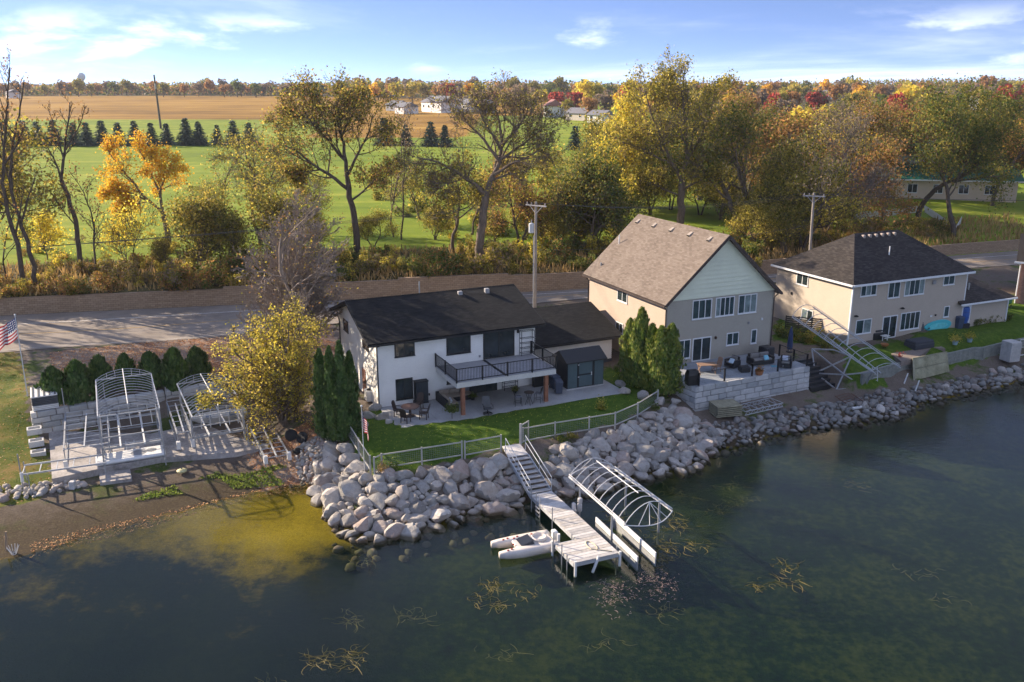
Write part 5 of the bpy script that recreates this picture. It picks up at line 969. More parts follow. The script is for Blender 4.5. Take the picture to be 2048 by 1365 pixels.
def scatter(poly, n_try, rmin, rmax, sep, placed=None, bias=1.0):
    P = np.array(poly); lo = P.min(0); hi = P.max(0); out = placed if placed is not None else []; new = []
    C = np.array([(rk.uniform(lo[0],hi[0]), rk.uniform(lo[1],hi[1])) for _ in range(n_try)]); C = C[inpoly(C[:,0], C[:,1], P)]; K = np.zeros((len(C)+len(out), 3)); n = len(out)
    if n: K[:n] = out
    for x, y in C:
        r_ = rmin + (rmax-rmin)*rk.random()**bias
        if n == 0 or ((K[:n,0]-x)**2 + (K[:n,1]-y)**2 > (sep*(r_+K[:n,2]))**2).all(): K[n] = (x,y,r_); n += 1; out.append((x,y,r_)); new.append((x,y,r_))
    return new
def boulder(x, y, r_, label, group, lift=.22):
    o = link('boulder', rk.choice(ROCKM_MESH)); o.location = (x, y, hz(x,y)+r_*lift); o.rotation_euler = (rk.uniform(-.5,.5), rk.uniform(-.5,.5), rk.uniform(0,6.28)); s = r_*rk.uniform(1.0,1.18); o.scale = (s, s*rk.uniform(.85,1.1), s*rk.uniform(.85,1.12)); tag(o, label, 'boulder', group); return o
def rock_mass(name, pts, label, lift=.25, mt=None):
    V = []; F = []; k = 0
    for x, y, r_, z in pts:
        W, f = rk.choice(ROCKV2); e = Matrix.Rotation(rk.uniform(0,6.28),3,'Z') @ Matrix.Rotation(rk.uniform(-.5,.5),3,'X'); W = (W*r_*1.1) @ np.array(e).T + np.array([x,y,z+r_*lift]); V.append(W); F.append(f+k); k += len(W)
    o = link(name, np_mesh(name, np.vstack(V), np.vstack(F), mt or ROCKM, True)); tag(o, label, 'rocks', kind='stuff'); return o
def shore_out(px, off):   # shoreline point pushed toward the lake
    p = G(*px, 0); return np.array([p.x, p.y-off])
ZA = [V2(G(u,v,z)) for u,v,z in ((640,905,1.5),(672,888,1.7),(700,905,1.7),(738,955,1.7),(800,955,1.6),(880,938,1.6),(960,925,1.6),(1015,925,1.5),(1040,985,.4))] + [shore_out(p,.5) for p in ((1050,1018),(985,1024),(920,1038),(860,1056),(790,1072),(712,1078),(668,1042),(645,1005))] + [V2(G(628,975,.3))]
ZB = [V2(G(u,v,z)) for u,v,z in ((1092,905,1.5),(1150,886,1.6),(1240,862,1.6),(1300,835,1.5),(1340,828,1.3),(1395,842,1.0),(1425,850,.9),(1440,880,.3))] + [shore_out(p,.5) for p in ((1418,908),(1392,931),(1330,947),(1260,961),(1180,981),(1110,996))]
ZC = [V2(G(u,v,z)) for u,v,z in ((1405,845,.85),(1500,832,.85),(1600,812,.8),(1700,797,.75),(1840,772,.8),(1900,757,.9),(2060,725,.9),(2160,705,.9))] + [shore_out(p,.35) for p in ((2200,732),(2048,768),(1950,790),(1850,811),(1795,837),(1720,851),(1640,864),(1560,875),(1480,898),(1420,908))]
def rlabel(x, y, r_, side):
    z = hz(x, y); row = 'at the waterline' if z < .5 else 'in mid bank' if z < 1.15 else 'in the top row'
    size = 'large' if r_ > .62 else 'mid sized' if r_ > .48 else 'smaller'
    if side == 'A': sec = 'at the left tip of the riprap point' if x < -9.5 else 'below the fence corner' if x < -6 else 'below the middle of the left fence' if x < -2.5 else 'beside the dock stairs'
    else: sec = 'just right of the dock stairs' if x < 5 else 'behind the dock boat lift' if x < 8.5 else 'below the right end of the fence' if x < 12 else 'near the terrace wall corner'
    return '%s granite boulder %s, %s' % (size, row, sec)
LABA = 'grey granite boulder in the sunlit riprap point left of the dock stairs'; LABB = 'grey granite boulder in the shaded riprap right of the dock stairs'
pl = []; nA_ = scatter(ZA, 7000, .38, .86, .62, pl, 1.1); pb = []; nB_ = scatter(ZB, 7000, .36, .78, .62, pb, 1.2)
nA2 = scatter(ZA, 4000, .17, .32, .60, pl); nB2 = scatter(ZB, 4000, .17, .30, .60, pb)
nA_.sort(key=lambda q:-q[2]); nB_.sort(key=lambda q:-q[2])
for x,y,r_ in nA_[:135]: boulder(x,y,r_,rlabel(x,y,r_,'A'),'riprap boulders left of the stairs')
for x,y,r_ in nB_[:130]: boulder(x,y,r_,rlabel(x,y,r_,'B'),'riprap boulders right of the stairs')
rest = [(x,y,r_,hz(x,y)) for x,y,r_ in nA2+nB2+nA_[135:]+nB_[130:]]; rock_mass('small_stones', rest, 'small stones filling the gaps of the riprap', .2)
toe = [shore_out(p,.3) for p in ((655,1005),(668,1042),(712,1078),(790,1072),(860,1056),(920,1038),(985,1024),(1050,1018))]; toe = toe + [q+np.array([.2,-2.4]) for q in toe[::-1]]
rock_mass('sunken_stones', [(x,y,r_,hz(x,y)) for x,y,r_ in scatter(toe, 160, .12, .34, .9)], 'sunken stones in the shallows at the foot of the riprap', .1)
pc = []; nC_ = scatter(ZC, 12000, .15, .40, .60, pc, 1.8); nC_.sort(key=lambda q:-q[2])
for x,y,r_ in nC_[:30]: boulder(x,y,r_,'larger rounded stone in the cobble shore below the terrace and hip house','cobble shore stones')
rock_mass('cobbles', [(x,y,r_,hz(x,y)) for x,y,r_ in nC_[30:]], 'band of rounded grey cobbles along the right shore', .3, ROCK_SHADE)
ZD = [V2(G(u,v,z)) for u,v,z in ((590,900,.9),(640,870,1.5),(690,868,1.8),(660,905,1.5),(640,960,.5),(600,965,.2))]
rock_mass('small_cobbles', [(x,y,r_,hz(x,y)) for x,y,r_ in scatter(ZD, 1500, .10, .26, .62)], 'small cobbles between the wheels and the riprap point', .3)
ZE = [V2(G(u,v,z)) for u,v,z in ((-40,985,.5),(150,958,.5),(170,975,.4),(40,1000,.4),(-40,1012,.4))]
rock_mass('border_stones', [(x,y,r_,hz(x,y)) for x,y,r_ in scatter(ZE, 500, .12, .33, .66)], 'row of stones below the left grass', .3)
for u,v,r_,la in ((738,838,.42,'boulder at the left corner of the patio, beside the fence'),(752,822,.45,'boulder against the left wall of the white house'),(766,842,.40,'boulder at the edge of the patio by the round table'),(728,858,.36,'boulder half under the arborvitae by the lawn'),(778,852,.3,'small boulder on the patio edge'),
 (1250,790,.42,'boulder at the foot of the leftmost terrace arborvitae'),(1285,800,.45,'boulder below the tall terrace arborvitae'),(1320,806,.42,'boulder below the arborvitae nearest the lawn'),(1350,800,.45,'boulder between the arborvitae and the terrace wall'),(1365,822,.42,'boulder against the corner of the terrace wall'),(1240,772,.35,'boulder right of the dark shed')):
    p = G(u,v,1.9 if v > 780 else 2.0); boulder(p.x,p.y,r_,la,None,.35)
p = G(678,1045,0.05); o = gpart('sunken_block', plain('mossy_stone',(0.20,0.19,0.08),.8), None, lambda m_: m_.rbox(-.45,.45,-.28,.28,-.3,.22,.06)); o.location = p; o.rotation_euler = (.1,.1,.5); tag(o,'mossy flat block in the shallows at the riprap point','block')
# ------------------------------------------------------------------ lot block wall (left)
q0, q1 = G(62,828,2.45), G(520,765,2.45); lw = empty('lot_block_wall', (q0.x,q0.y,.85), 0, 'long grey concrete block wall behind the stored boat lifts', 'block wall'); bpy.context.view_layer.update()
k0, k1, k2 = G(61,827,2.5), G(330,783,2.5), G(545,752,2.5)
block_wall(lw, k0, k1, .85, 4, .41, .6, (1.2,1.2,.8), 21); block_wall(lw, k1+Vector((.02,.05,0)), k2, .85, 4, .41, .6, (1.2,1.2,.8), 22)
pw_ = empty('planter_block_wall', G(70,870,.9), 0, 'stepped column of hollow planter blocks at the left end of the wall', 'planter blocks')
for i, (u, v, z) in enumerate(((68,856,1.75),(72,880,1.35),(76,902,1.0))):
    p = G(u,v,z)-pw_.location; hb = MB(); 
    for bx_ in ((-.45,.45,-.35,-.25),(-.45,.45,.25,.35),(-.45,-.35,-.25,.25),(.35,.45,-.25,.25)): hb.box(bx_[0],bx_[1],bx_[2],bx_[3],-.4,0)
    hb.box(-.36,.36,-.26,.26,-.4,-.22); o = hb.build('planter_block', CONB[1], pw_); o.location = p; o.rotation_euler = (0,0,R(28))
sb = empty('border_slabs', G(82,840,1.0), 0) ; bpy.data.objects.remove(sb)
st = G(62,825,2.5); so = empty('panel_stack', st, R(28), 'stack of ribbed white topped dock panels on the end of the block wall', 'dock panels')
ALU = plain('aluminium', (0.50,0.52,0.54), .55, .45, var=.15, scale=5); GALV = plain('galvanised_tube', (0.36,0.37,0.38), .6, .35, var=.18, scale=6); WHITEP = plain('white_plastic', (0.70,0.70,0.68), .5, var=.08); DARKP = plain('dark_panel', (0.07,0.08,0.09), .6)
for i in range(9): gpart('panel', WHITEP if i in (0,1,2,8) else DARKP, so, lambda m_: m_.rbox(0.1,1.75,.15,2.6,i*.115,i*.115+.08,.02))
for i in range(5): gpart('batten', DARKP, so, lambda m_: m_.box(.2+i*.34,.3+i*.34,.15,2.6,1.02,1.04))
# ------------------------------------------------------------------ boat lifts
def arch(m_, x0, x1, y, z, rise, r=.022, n=9):
    m_.tube([(x0+(x1-x0)*i/n, y, z+rise*math.sin(math.pi*i/n)**.75) for i in range(n+1)], r, 5)
def canopy_lift(label, org, rz, W, Ln, zc, rise, nb, low=0.9, seed=1, mat=ALU, legs=True, bunk=True):
    o = empty('boat_lift', org, rz, label, 'boat lift', 'boat lifts stored ashore')
    for x in (0, W):
        for y in (1.0, Ln-1.4): gpart('post', GALV, o, lambda m_: m_.box(x-.06,x+.06,y-.06,y+.06,-.15,zc))
        gpart('side_rail', mat, o, lambda m_: m_.beam((x,-.0,zc),(x,Ln,zc),.07,.09))
        gpart('base_beam', GALV, o, lambda m_: m_.beam((x,-.3,.12),(x,Ln-.4,.12),.1,.14))
        gpart('brace', GALV, o, lambda m_: (m_.tube([(x,1.0,.3),(x,Ln*.45,zc*.62)],.025,5), m_.tube([(x,Ln-1.4,.3),(x,Ln*.5,zc*.6)],.025,5)))
    for i in range(nb+1):
        y = Ln*i/nb; gpart('bow', mat, o, lambda m_: arch(m_, 0, W, y, zc+.03, rise))
    gpart('ridge_tube', mat, o, lambda m_: m_.tube([(W/2,0,zc+rise+.05),(W/2,Ln,zc+rise+.05)],.035,6))
    for y, s in ((0,1),(Ln,-1)):
        gpart('end_frame', mat, o, lambda m_: [m_.tube([(W*t,y,zc+.02),(W*t,y,zc+rise*math.sin(math.pi*t)**.75)],.02,5) for t in (.2,.35,.5,.65,.8)] + [m_.beam((0,y,zc),(W,y,zc),.05,.07)])
    for y in (1.0, Ln-1.4): gpart('cross_beam', GALV, o, lambda m_: m_.beam((0,y,low),(W,y,low),.12,.14))
    if bunk:
        for x in (W*.3, W*.7): gpart('bunk', WHITEP, o, lambda m_: m_.beam((x,.6,low+.16),(x,Ln-1.0,low+.16),.10,.12))
    for zz in (.18, low+.75): gpart('perimeter_beam', GALV, o, lambda m_: (m_.beam((0,1.0,zz),(W,1.0,zz),.07,.08), m_.beam((0,Ln-1.4,zz),(W,Ln-1.4,zz),.07,.08), m_.beam((0,1.0,zz),(0,Ln-1.4,zz),.06,.07), m_.beam((W,1.0,zz),(W,Ln-1.4,zz),.06,.07)))
    for x in (0, W): gpart('front_leg', GALV, o, lambda m_: m_.tube([(x,-.25,-.5),(x,-.2,low+.8)],.04,6))
    for i in range(5): gpart('cradle_bar', ALU, o, lambda m_: m_.tube([(0,1.2+i*(Ln-2.8)/4,low+.1+.12*i),(W,1.2+i*(Ln-2.8)/4,low+.1+.12*i)],.03,5))
    for x in (0.0, W): gpart('winch_arm', GALV, o, lambda m_: m_.beam((x,1.0,low+.05),(x,Ln-1.4,low+.35),.07,.09))
    for x in (W*.15,W*.32,W*.5,W*.68,W*.85): gpart('guide_post', WHITEP, o, lambda m_: m_.tube([(x,.15,zc-.05),(x+.05,.35,zc-1.0)],.03,5))
    return o
bB = G(200,962,.6); canopy_lift('tall boat lift with arched canopy frame, the left of two on the slab', (-25.75,51.9,.75), R(25), 3.6, 8.0, 3.55, .55, 13, 1.0)
canopy_lift('boat lift with rounded canopy frame, the right of two, under yellow leaves', (-20.75,54.2,.7), R(27), 3.35, 7.6, 2.7, .5, 14, .9)
def frame_lift(label, name, org, rz, W, Ln, z, nb, tall=0, leg=True):
    o = empty(name, org, rz, label, 'boat lift', 'boat lifts stored ashore')
    for x in (0, W):
        gpart('side_beam', GALV, o, lambda m_: m_.beam((x,0,z),(x,Ln,z),.09,.12)); gpart('lower_beam', GALV, o, lambda m_: m_.beam((x,0,.15),(x,Ln*.9,.15),.08,.1))
        for y in (.15, Ln*.5, Ln-.15): gpart('leg', GALV, o, lambda m_: m_.tube([(x,y,-.15),(x,y,z+(tall if y > Ln*.9 else .12))],.035,6))
    for i in range(nb+1): gpart('cross_bar', ALU, o, lambda m_: m_.tube([(0,Ln*i/nb,z+.05),(W,Ln*i/nb,z+.05)],.025,5))
    gpart('centre_beam', ALU, o, lambda m_: m_.beam((W*.45,-.2,z+.12),(W*.52,Ln*.8,z+.25),.08,.1)); gpart('brace', GALV, o, lambda m_: (m_.tube([(0,.2,z),(W,Ln*.5,.2)],.02,5), m_.tube([(W,.2,z),(0,Ln*.5,.2)],.02,5)))
    for x in (0, W): gpart('foot_pad', WHITEP, o, lambda m_: m_.box(x-.12,x+.12,-.15,.15,.25,.75))
    return o
frame_lift('low bare lift frame with two tall rear poles, left of the canopy lifts', 'lift_frame', (-28.0,51.6,.75), R(25), 2.6, 7.2, 1.45, 8, 1.9)
frame_lift('low lift frame between the two canopy lifts', 'lift_frame', (-22.0,54.6,.8), R(26), .9, 6.8, 1.3, 6, 1.2)
frame_lift('ladder like lift frame lying toward the beach under the yellow tree', 'lift_frame', (-15.8,52.8,.55), R(25), 1.5, 7.0, .55, 9, .3)
# pier section on posts at the far left
o = empty('pier_frame', G(48,985,.45), R(22), 'bare pier frame on tall posts at the left edge of the beach', 'pier')
for x, y in ((0,0),(.45,-.6),(0,1.6),(4.6,.2),(4.6,1.7)): gpart('post', GALV, o, lambda m_: m_.tube([(x,y,-.3),(x-.02,y,2.5 if x < .3 and y == 0 else 1.35)],.035,6))
for y in (0,1.5): gpart('rail', ALU, o, lambda m_: m_.beam((0,y,1.15),(4.7,y,1.15),.06,.1))
for i in range(6): gpart('cross_bar', ALU, o, lambda m_: m_.beam((.05+i*.92,0,1.12),(.05+i*.92,1.5,1.12),.05,.06))
gpart('bumper', WHITEP, o, lambda m_: m_.tube([(.02,-.05,.7),(.03,-.05,1.3)],.09,8))
# white moulded deck section on the slab
p = G(262,915,.92); o = empty('white_deck_section', p, R(25), 'white moulded platform with an oval well lying on the concrete slab', 'platform'); gpart('tray', WHITEP, o, lambda m_: m_.rbox(-2.1,2.1,-.8,.8,0,.26,.1)); gpart('oval_well', plain('grey_well',(0.25,0.26,0.27),.5), o, lambda m_: (m_.lathe([(.5,.262),(.46,.268),(.02,.268)],16,(.5,0,0)), m_.lathe([(.35,.262),(.3,.268),(.02,.268)],16,(1.25,.1,0)))); gpart('ladder', ALU, o, lambda m_: (m_.tube([(-.2,.7,.3),(-.2,1.2,.7),(-.2,1.3,.3)],.03,5), m_.tube([(.3,.7,.3),(.3,1.2,.7),(.3,1.3,.3)],.03,5), m_.beam((-.2,1.0,.55),(.3,1.0,.55),.05), m_.beam((-.2,.8,.4),(.3,.8,.4),.05)))
p = G(440,832,1.5); o = empty('rowboat', (p.x,p.y,.92), R(25), 'small white boat hull resting under the right canopy lift', 'boat'); 
hb = MB(); sec = [(-1.9,.15,.5),(-1.5,.55,.3),(-.5,.75,.15),(.8,.75,.12),(1.9,.62,.15)]; vs = []
for x, w_, z0 in sec: vs += [(x,-w_,.75),(x,-w_*.7,z0+.1),(x,0,z0),(x,w_*.7,z0+.1),(x,w_,.75)]
hb.add(vs, [(i*5+j,i*5+j+1,i*5+5+j+1,i*5+5+j) for i in range(4) for j in range(4)]); hb.build('hull', WHITEP, o, True); gpart('seat', plain('blue_trim',(0.08,0.14,0.22),.5), o, lambda m_: (m_.box(-.9,-.6,-.6,.6,.5,.55), m_.box(.7,1.0,-.65,.65,.5,.55)))
# small beach things
o = gpart('concrete_block', CONB[1], None, lambda m_: m_.rbox(-.17,.17,-.17,.17,0,.5,.03)); o.location = G(146,978,.42); tag(o,'pale concrete block standing below the slab','block')
o = empty('buoy', G(364,945,.48), 0, 'faded yellow buoy lying on the dirt below the slab', 'buoy'); gpart('float', plain('yellow_float',(0.52,0.48,0.25),.6), o, lambda m_: m_.lathe([(.1,0),(.3,.05),(.33,.14),(.2,.22),(.06,.25)],12)); gpart('cap', BLK, o, lambda m_: m_.lathe([(.05,.25),(.04,.29)],8))
TYRE = plain('tyre_rubber',(0.016,0.016,0.017),.8); HUB = plain('grey_hub',(0.30,0.28,0.26),.5,.3)
for u,v,an,lab in ((583,882,.3,'left dock wheel leaning by the stones under the yellow tree'),(605,887,-.5,'right dock wheel leaning by the small cobbles')):
    p = G(u,v,1.0); o = empty('spare_wheel', p, an, lab, 'wheel', 'dock wheels'); t_ = MB(); 
    prof = [(.26,-.09),(.36,-.11),(.42,-.07),(.43,0),(.42,.07),(.36,.11),(.26,.09)]; t_.lathe(prof, 18); q = t_.build('tyre', TYRE, o, True); q.rotation_euler = (R(62),0,0); q.location = (0,0,.40); q = gpart('rim', HUB, o, lambda m_: m_.lathe([(.26,-.07),(.08,-.02),(.08,.06),(.26,.07)],14)); q.rotation_euler = (R(62),0,0); q.location = (0,0,.40)
p = G(595,905,.9); o = gpart('axle_cover', TYRE, None, lambda m_: m_.lathe([(.28,0),(.3,.12),(.2,.24),(.05,.28)],12)); o.location = p; tag(o,'black rubber dome lying below the dock wheels','rubber cover')
p = G(28,1108,.1); o = empty('basket_frame', p, 0, 'white wire basket at the water edge on the far left', 'basket'); gpart('ribs', WHITEP, o, lambda m_: [m_.tube([(.12*math.cos(t),.12*math.sin(t),0),(.3*math.cos(t),.3*math.sin(t),.45)],.014,4) for t in np.arange(0,6.28,.57)]); gpart('rim', WHITEP, o, lambda m_: m_.tube([(.12*math.cos(t),.12*math.sin(t),.0) for t in np.arange(0,6.6,.4)],.014,4))
p = G(12,1098,.15); o = gpart('driftwood_stake', plain('driftwood',(0.36,0.26,0.17),.85), None, lambda m_: (m_.tube([(0,0,-.2),(.12,.05,1.0)],.06,5), m_.tube([(.1,0,-.2),(-.02,.1,.7)],.05,5))); o.location = p; tag(o,'weathered wooden stake at the water edge, left corner','stake')
# ------------------------------------------------------------------ flags
def flag_mat():
    b = NB('striped_flag_cloth'); uv = b.tc('UV'); s = b.node('ShaderNodeSeparateXYZ'); b.l.new(uv, s.inputs[0]); u_, v_ = s.outputs[0], s.outputs[1]
    st = b.math('MODULO', b.math('FLOOR', b.math('MULTIPLY', v_, 13)), 2.0); c = b.mix(st, (0.42,0.03,0.045), (0.70,0.70,0.70))
    can = b.math('MULTIPLY', b.math('LESS_THAN', u_, 0.4), b.math('GREATER_THAN', v_, 6/13)); gx_ = b.math('SUBTRACT', b.math('FRACT', b.math('MULTIPLY', u_, 15.0)), .5); gy_ = b.math('SUBTRACT', b.math('FRACT', b.math('MULTIPLY', v_, 9.3)), .5)
    d = b.math('ADD', b.math('MULTIPLY', gx_, gx_), b.math('MULTIPLY', gy_, gy_)); star = b.math('LESS_THAN', d, .07); cn = b.mix(star, (0.03,0.05,0.16), (0.70,0.70,0.70)); c = b.mix(can, c, cn)
    b.color(c); b.set(Roughness=.75); t = b.node('ShaderNodeBsdfTranslucent'); b.l.new(c, t.inputs[0]); mx = b.node('ShaderNodeMixShader'); mx.inputs[0].default_value = .35; b.l.new(b.b.outputs[0], mx.inputs[1]); b.l.new(t.outputs[0], mx.inputs[2]); b.l.new(mx.outputs[0], b.out.inputs[0]); return b.m
FLAG = flag_mat()
def flag(label, base, H, fly, hoist, dirv, droop, wave, polem, r=.035):
    o = empty('flagpole', base, 0, label, 'flag'); gpart('pole', polem, o, lambda m_: m_.tube([(0,0,-.2),(0,0,H)],[r*1.25,r*.8],8)); gpart('finial', polem, o, lambda m_: m_.lathe([(.01,0),(.07,.05),(.07,.1),(.01,.15)],8,(0,0,H)))
    nu, nv = 24, 12; V = []; 
    for j in range(nv+1):
        for i in range(nu+1):
            u_, v_ = i/nu, j/nv; d = u_*fly; x = dirv[0]*d; y = dirv[1]*d + wave*math.sin(u_*9+v_*1.5)*u_; z = H-.08-hoist*(1-v_) - droop*d*(1.0+.15*math.sin(u_*6)) + .04*math.sin(u_*11+v_*3); x += .06*math.sin(u_*10+v_*2)
            V.append((x,y,z))
    F = [(j*(nu+1)+i, j*(nu+1)+i+1, (j+1)*(nu+1)+i+1, (j+1)*(nu+1)+i) for j in range(nv) for i in range(nu)]; me = np_mesh('flag', np.array(V), np.array(F), FLAG, True); uv = me.uv_layers.new(name='UVMap')
    for l in me.loops: k = l.vertex_index; uv.data[l.index].uv = ((k % (nu+1))/nu, (k//(nu+1))/nv)
    link('flag', me, o); return o
fb = G(55,790,2.3); flag('large striped flag blowing on a white pole at the left edge', fb, YD(45,632,fb.y).z-fb.z, 2.1, 1.5, (-.80,.1), .55, .14, WHITEP)
fb = G(729,940,1.8); flag('small striped flag hanging limp on a pole at the fence corner', fb, YD(722,815,fb.y).z-fb.z, 1.25, .8, (.26,.05), 1.1, .09, WHITEP, .02)
# ------------------------------------------------------------------ fence
FW = plain('grey_fence_wood', (0.40,0.39,0.36), .8, var=.15, scale=4); WIRE = plain('fence_wire', (0.20,0.21,0.22), .5, .5)
def fence_run(label, pts, z=2.0, h=.95):
    P = [G(u,v,z) for u,v in pts]; o = empty('fence', P[0], 0, label, 'fence'); L0 = [p-P[0] for p in P]
    for p in L0: gpart('fence_post', FW, o, lambda m_: m_.box(p.x-.05,p.x+.05,p.y-.05,p.y+.05,-.25,h+.05))
    for p, q in zip(L0[:-1], L0[1:]):
        up = Vector((0,0,1)); d = (q-p).normalized(); p2, q2 = p+d*.06, q-d*.06
        gpart('top_rail', FW, o, lambda m_: m_.beam(p2+up*(h-.04),q2+up*(h-.04),.045,.075)); gpart('bottom_rail', FW, o, lambda m_: m_.beam(p2+up*.06,q2+up*.06,.045,.075))
        n = int((q2-p2).length/.13); gpart('wire_mesh', WIRE, o, lambda m_: [m_.beam(p2+(q2-p2)*(i/n)+up*.11,p2+(q2-p2)*(i/n)+up*(h-.09),.009) for i in range(1,n)] + [m_.beam(p2+up*(.11+.12*i),q2+up*(.11+.12*i),.009) for i in range(1,6)])
    return o
fence_run('grey wood and wire fence along the left side of the lawn', [(697,872),(718,906),(741,942)]); fence_run('grey wood and wire fence along the riprap left of the gate', [(749,945),(764,938),(844,925),(924,912)]); fence_run('short fence panel between the double post and the gate opening', [(930,912),(1002,899)])
fence_run('long grey wood and wire fence right of the gate', [(1046,884),(1110,872),(1178,861),(1230,852),(1275,832),(1315,806)])
gp = G(1041,890,2.0); o = empty('fence_gate', gp, R(58), 'open wire gate standing ajar at the top of the dock stairs', 'gate'); gpart('gate_post', FW, o, lambda m_: m_.box(-.06,.06,-.06,.06,-.2,1.45)); gpart('gate_frame', FW, o, lambda m_: (m_.beam((.08,0,.1),(1.0,0,.1),.05,.08), m_.beam((.08,0,1.3),(1.0,0,1.3),.05,.08), m_.beam((.98,0,.05),(.98,0,1.34),.06), m_.beam((.1,0,.05),(.1,0,1.34),.06))); gpart('wire_mesh', WIRE, o, lambda m_: [m_.beam((.12+i*.12,0,.1),(.12+i*.12,0,1.3),.008) for i in range(1,7)]+[m_.beam((.1,0,.1+i*.13),(.98,0,.1+i*.13),.008) for i in range(1,9)])
# ------------------------------------------------------------------ dock and stairs
DB = plain('dock_board', (0.60,0.57,0.535), .7, var=.14, scale=3); DB2 = plain('dock_board_grey', (0.44,0.42,0.40), .7, var=.25, scale=3); DB3 = plain('dock_board_worn', (0.50,0.46,0.41), .75, var=.3, scale=5)
S0 = G(*(610/4.267+960, 520/4.267+860), .7); E0 = G(*(1190/4.267+960, 1050/4.267+860), .7); dd = (E0-S0).normalized(); ang = math.atan2(dd.y, dd.x)
# local frame: x runs out along the dock, y to its right looking out is negative: the left side has y < 0
dock = empty('dock', (S0.x,S0.y,.7), ang, 'white plank dock with L shaped end and aluminium stairs from the lawn', 'dock'); DLn = (E0-S0).length; Wd = 1.42
bpy.context.view_layer.update()
def dloc(p): return dock.matrix_world.inverted() @ Vector(p)
side = -1 if dloc(G(*(430/4.267+960,570/4.267+860),.7)).y < 0 else 1
nb = 30
for i in range(nb):
    a, c_ = DLn*i/nb, DLn*(i+1)/nb; w_ = Wd if a < DLn-2.25 else 2.68; gpart('plank', rk.choice((DB,DB,DB2,DB3)), dock, lambda m_: m_.rbox(a+.008,c_-.008,min(0,side*w_),max(0,side*w_),-.05,0,.008))
for y in (.02, side*(Wd-.02)): gpart('side_beam', ALU, dock, lambda m_: m_.box(-.05,DLn,y-.03,y+.03,-.22,-.055))
gpart('side_beam', ALU, dock, lambda m_: (m_.box(DLn-2.2,DLn,side*2.66-.03,side*2.66+.03,-.22,-.055), m_.box(DLn-.04,DLn+.02,min(0,side*2.68),max(0,side*2.68),-.22,-.055), m_.box(DLn-2.28,DLn-2.22,min(side*1.5,side*2.68),max(side*1.5,side*2.68),-.22,-.055)))
for x, y, t in ((.4,.1,.0),(.4,side*1.5,.7),(3.0,.1,0),(3.2,side*1.5,.55),(DLn-2.2,side*2.75,.6),(DLn-.6,side*2.75,.1),(DLn-.5,.12,0),(DLn-1.2,side*2.75,.4),(5.6,side*1.5,.1)): gpart('leg', GALV, dock, lambda m_: m_.tube([(x,y,-2.3),(x,y,.1+t)],.035,6))
for x, y, lean in ((DLn+.06,-.0,0),(DLn+.06,side*1.6,.35),(DLn+.06,side*2.6,0),(DLn-2.3,side*2.75,0)): gpart('bumper_post', WHITEP, dock, lambda m_: m_.tube([(x-.0,y,-.75),(x,y+lean,.12)],.075,8))
gpart('ladder', GALV, dock, lambda m_: (m_.tube([(1.1,side*1.52,-1.2),(1.1,side*1.52,.75)],.025,5), m_.tube([(1.6,side*1.52,-1.2),(1.6,side*1.52,.6)],.025,5), [m_.beam((1.1,side*1.55,z),(1.6,side*1.55,z),.08,.03) for z in (-.2,-.45,-.7,-.95)]))
gpart('motor_box', plain('pale_box',(0.55,0.53,0.52),.5), dock, lambda m_: m_.rbox(2.5,2.75,-side*.25,-side*.05,-.15,.35,.05) if side > 0 else m_.rbox(2.5,2.75,.05,.25,-.15,.35,.05))
T = [G(x/4.267+960, y/4.267+860, 2.05) for x, y in ((190,140),(340,118),(410,205),(240,232))]; LT = [dloc(p) for p in T]
tl, tr2, br2, bl = LT
gpart('top_landing', DB, dock, lambda m_: m_.slab([tl,bl,br2,tr2], .06) if (bl-tl).cross(br2-tl).z > 0 else m_.slab([tl,tr2,br2,bl], .06))
e0 = Vector((0,side*Wd,-.02)); e1 = Vector((0,0,-.02)); nt_ = 8
for i in range(nt_):
    t0_, t1_ = i/nt_, (i+.95)/nt_; A0, A1 = bl.lerp(e0,t0_), bl.lerp(e0,t1_); B0, B1 = br2.lerp(e1,t0_), br2.lerp(e1,t1_); zt = 2.05-.7-.05-(1.30)*(i+.5)/nt_
    q = [Vector((p.x,p.y,zt)) for p in (A0,A1,B1,B0)]; q = q if (q[1]-q[0]).cross(q[2]-q[0]).z > 0 else q[::-1]; gpart('stair_tread', DB2, dock, lambda m_: m_.slab(q, .05))
for A_, B_ in ((bl,e0),(br2,e1)):
    gpart('stringer', ALU, dock, lambda m_: m_.beam(A_+Vector((0,0,-.1)),B_+Vector((0,0,-.05)),.05,.24))
    up = Vector((0,0,1)); a_, b_2 = A_.lerp(B_,-.12), A_.lerp(B_,1.0); gpart('handrail', ALU, dock, lambda m_: (m_.tube([a_+up*.0,a_+up*.95,b_2+up*.92,b_2+up*.1],.028,6), m_.tube([a_+up*.5,b_2+up*.48],.022,5), m_.tube([A_.lerp(B_,.5)+up*-.05,A_.lerp(B_,.5)+up*.93],.022,5)))
hs = [Vector((DLn-1.2+.5*math.cos(t), side*(1.0)+.22*math.sin(t), .03)) for t in np.linspace(0,5.3,16)]; o = MB().tube(hs+[Vector((DLn-.25,side*.3,.03))], .03, 6).build('hose', plain('cream_hose',(0.55,0.48,0.34),.5)); o.matrix_world = Matrix.Translation((S0.x,S0.y,.7)) @ Matrix.Rotation(ang,4,'Z'); tag(o,'cream hose looped on the end of the dock','hose')
ALUW = plain('white_tube', (0.60,0.60,0.60), .55, var=.08)
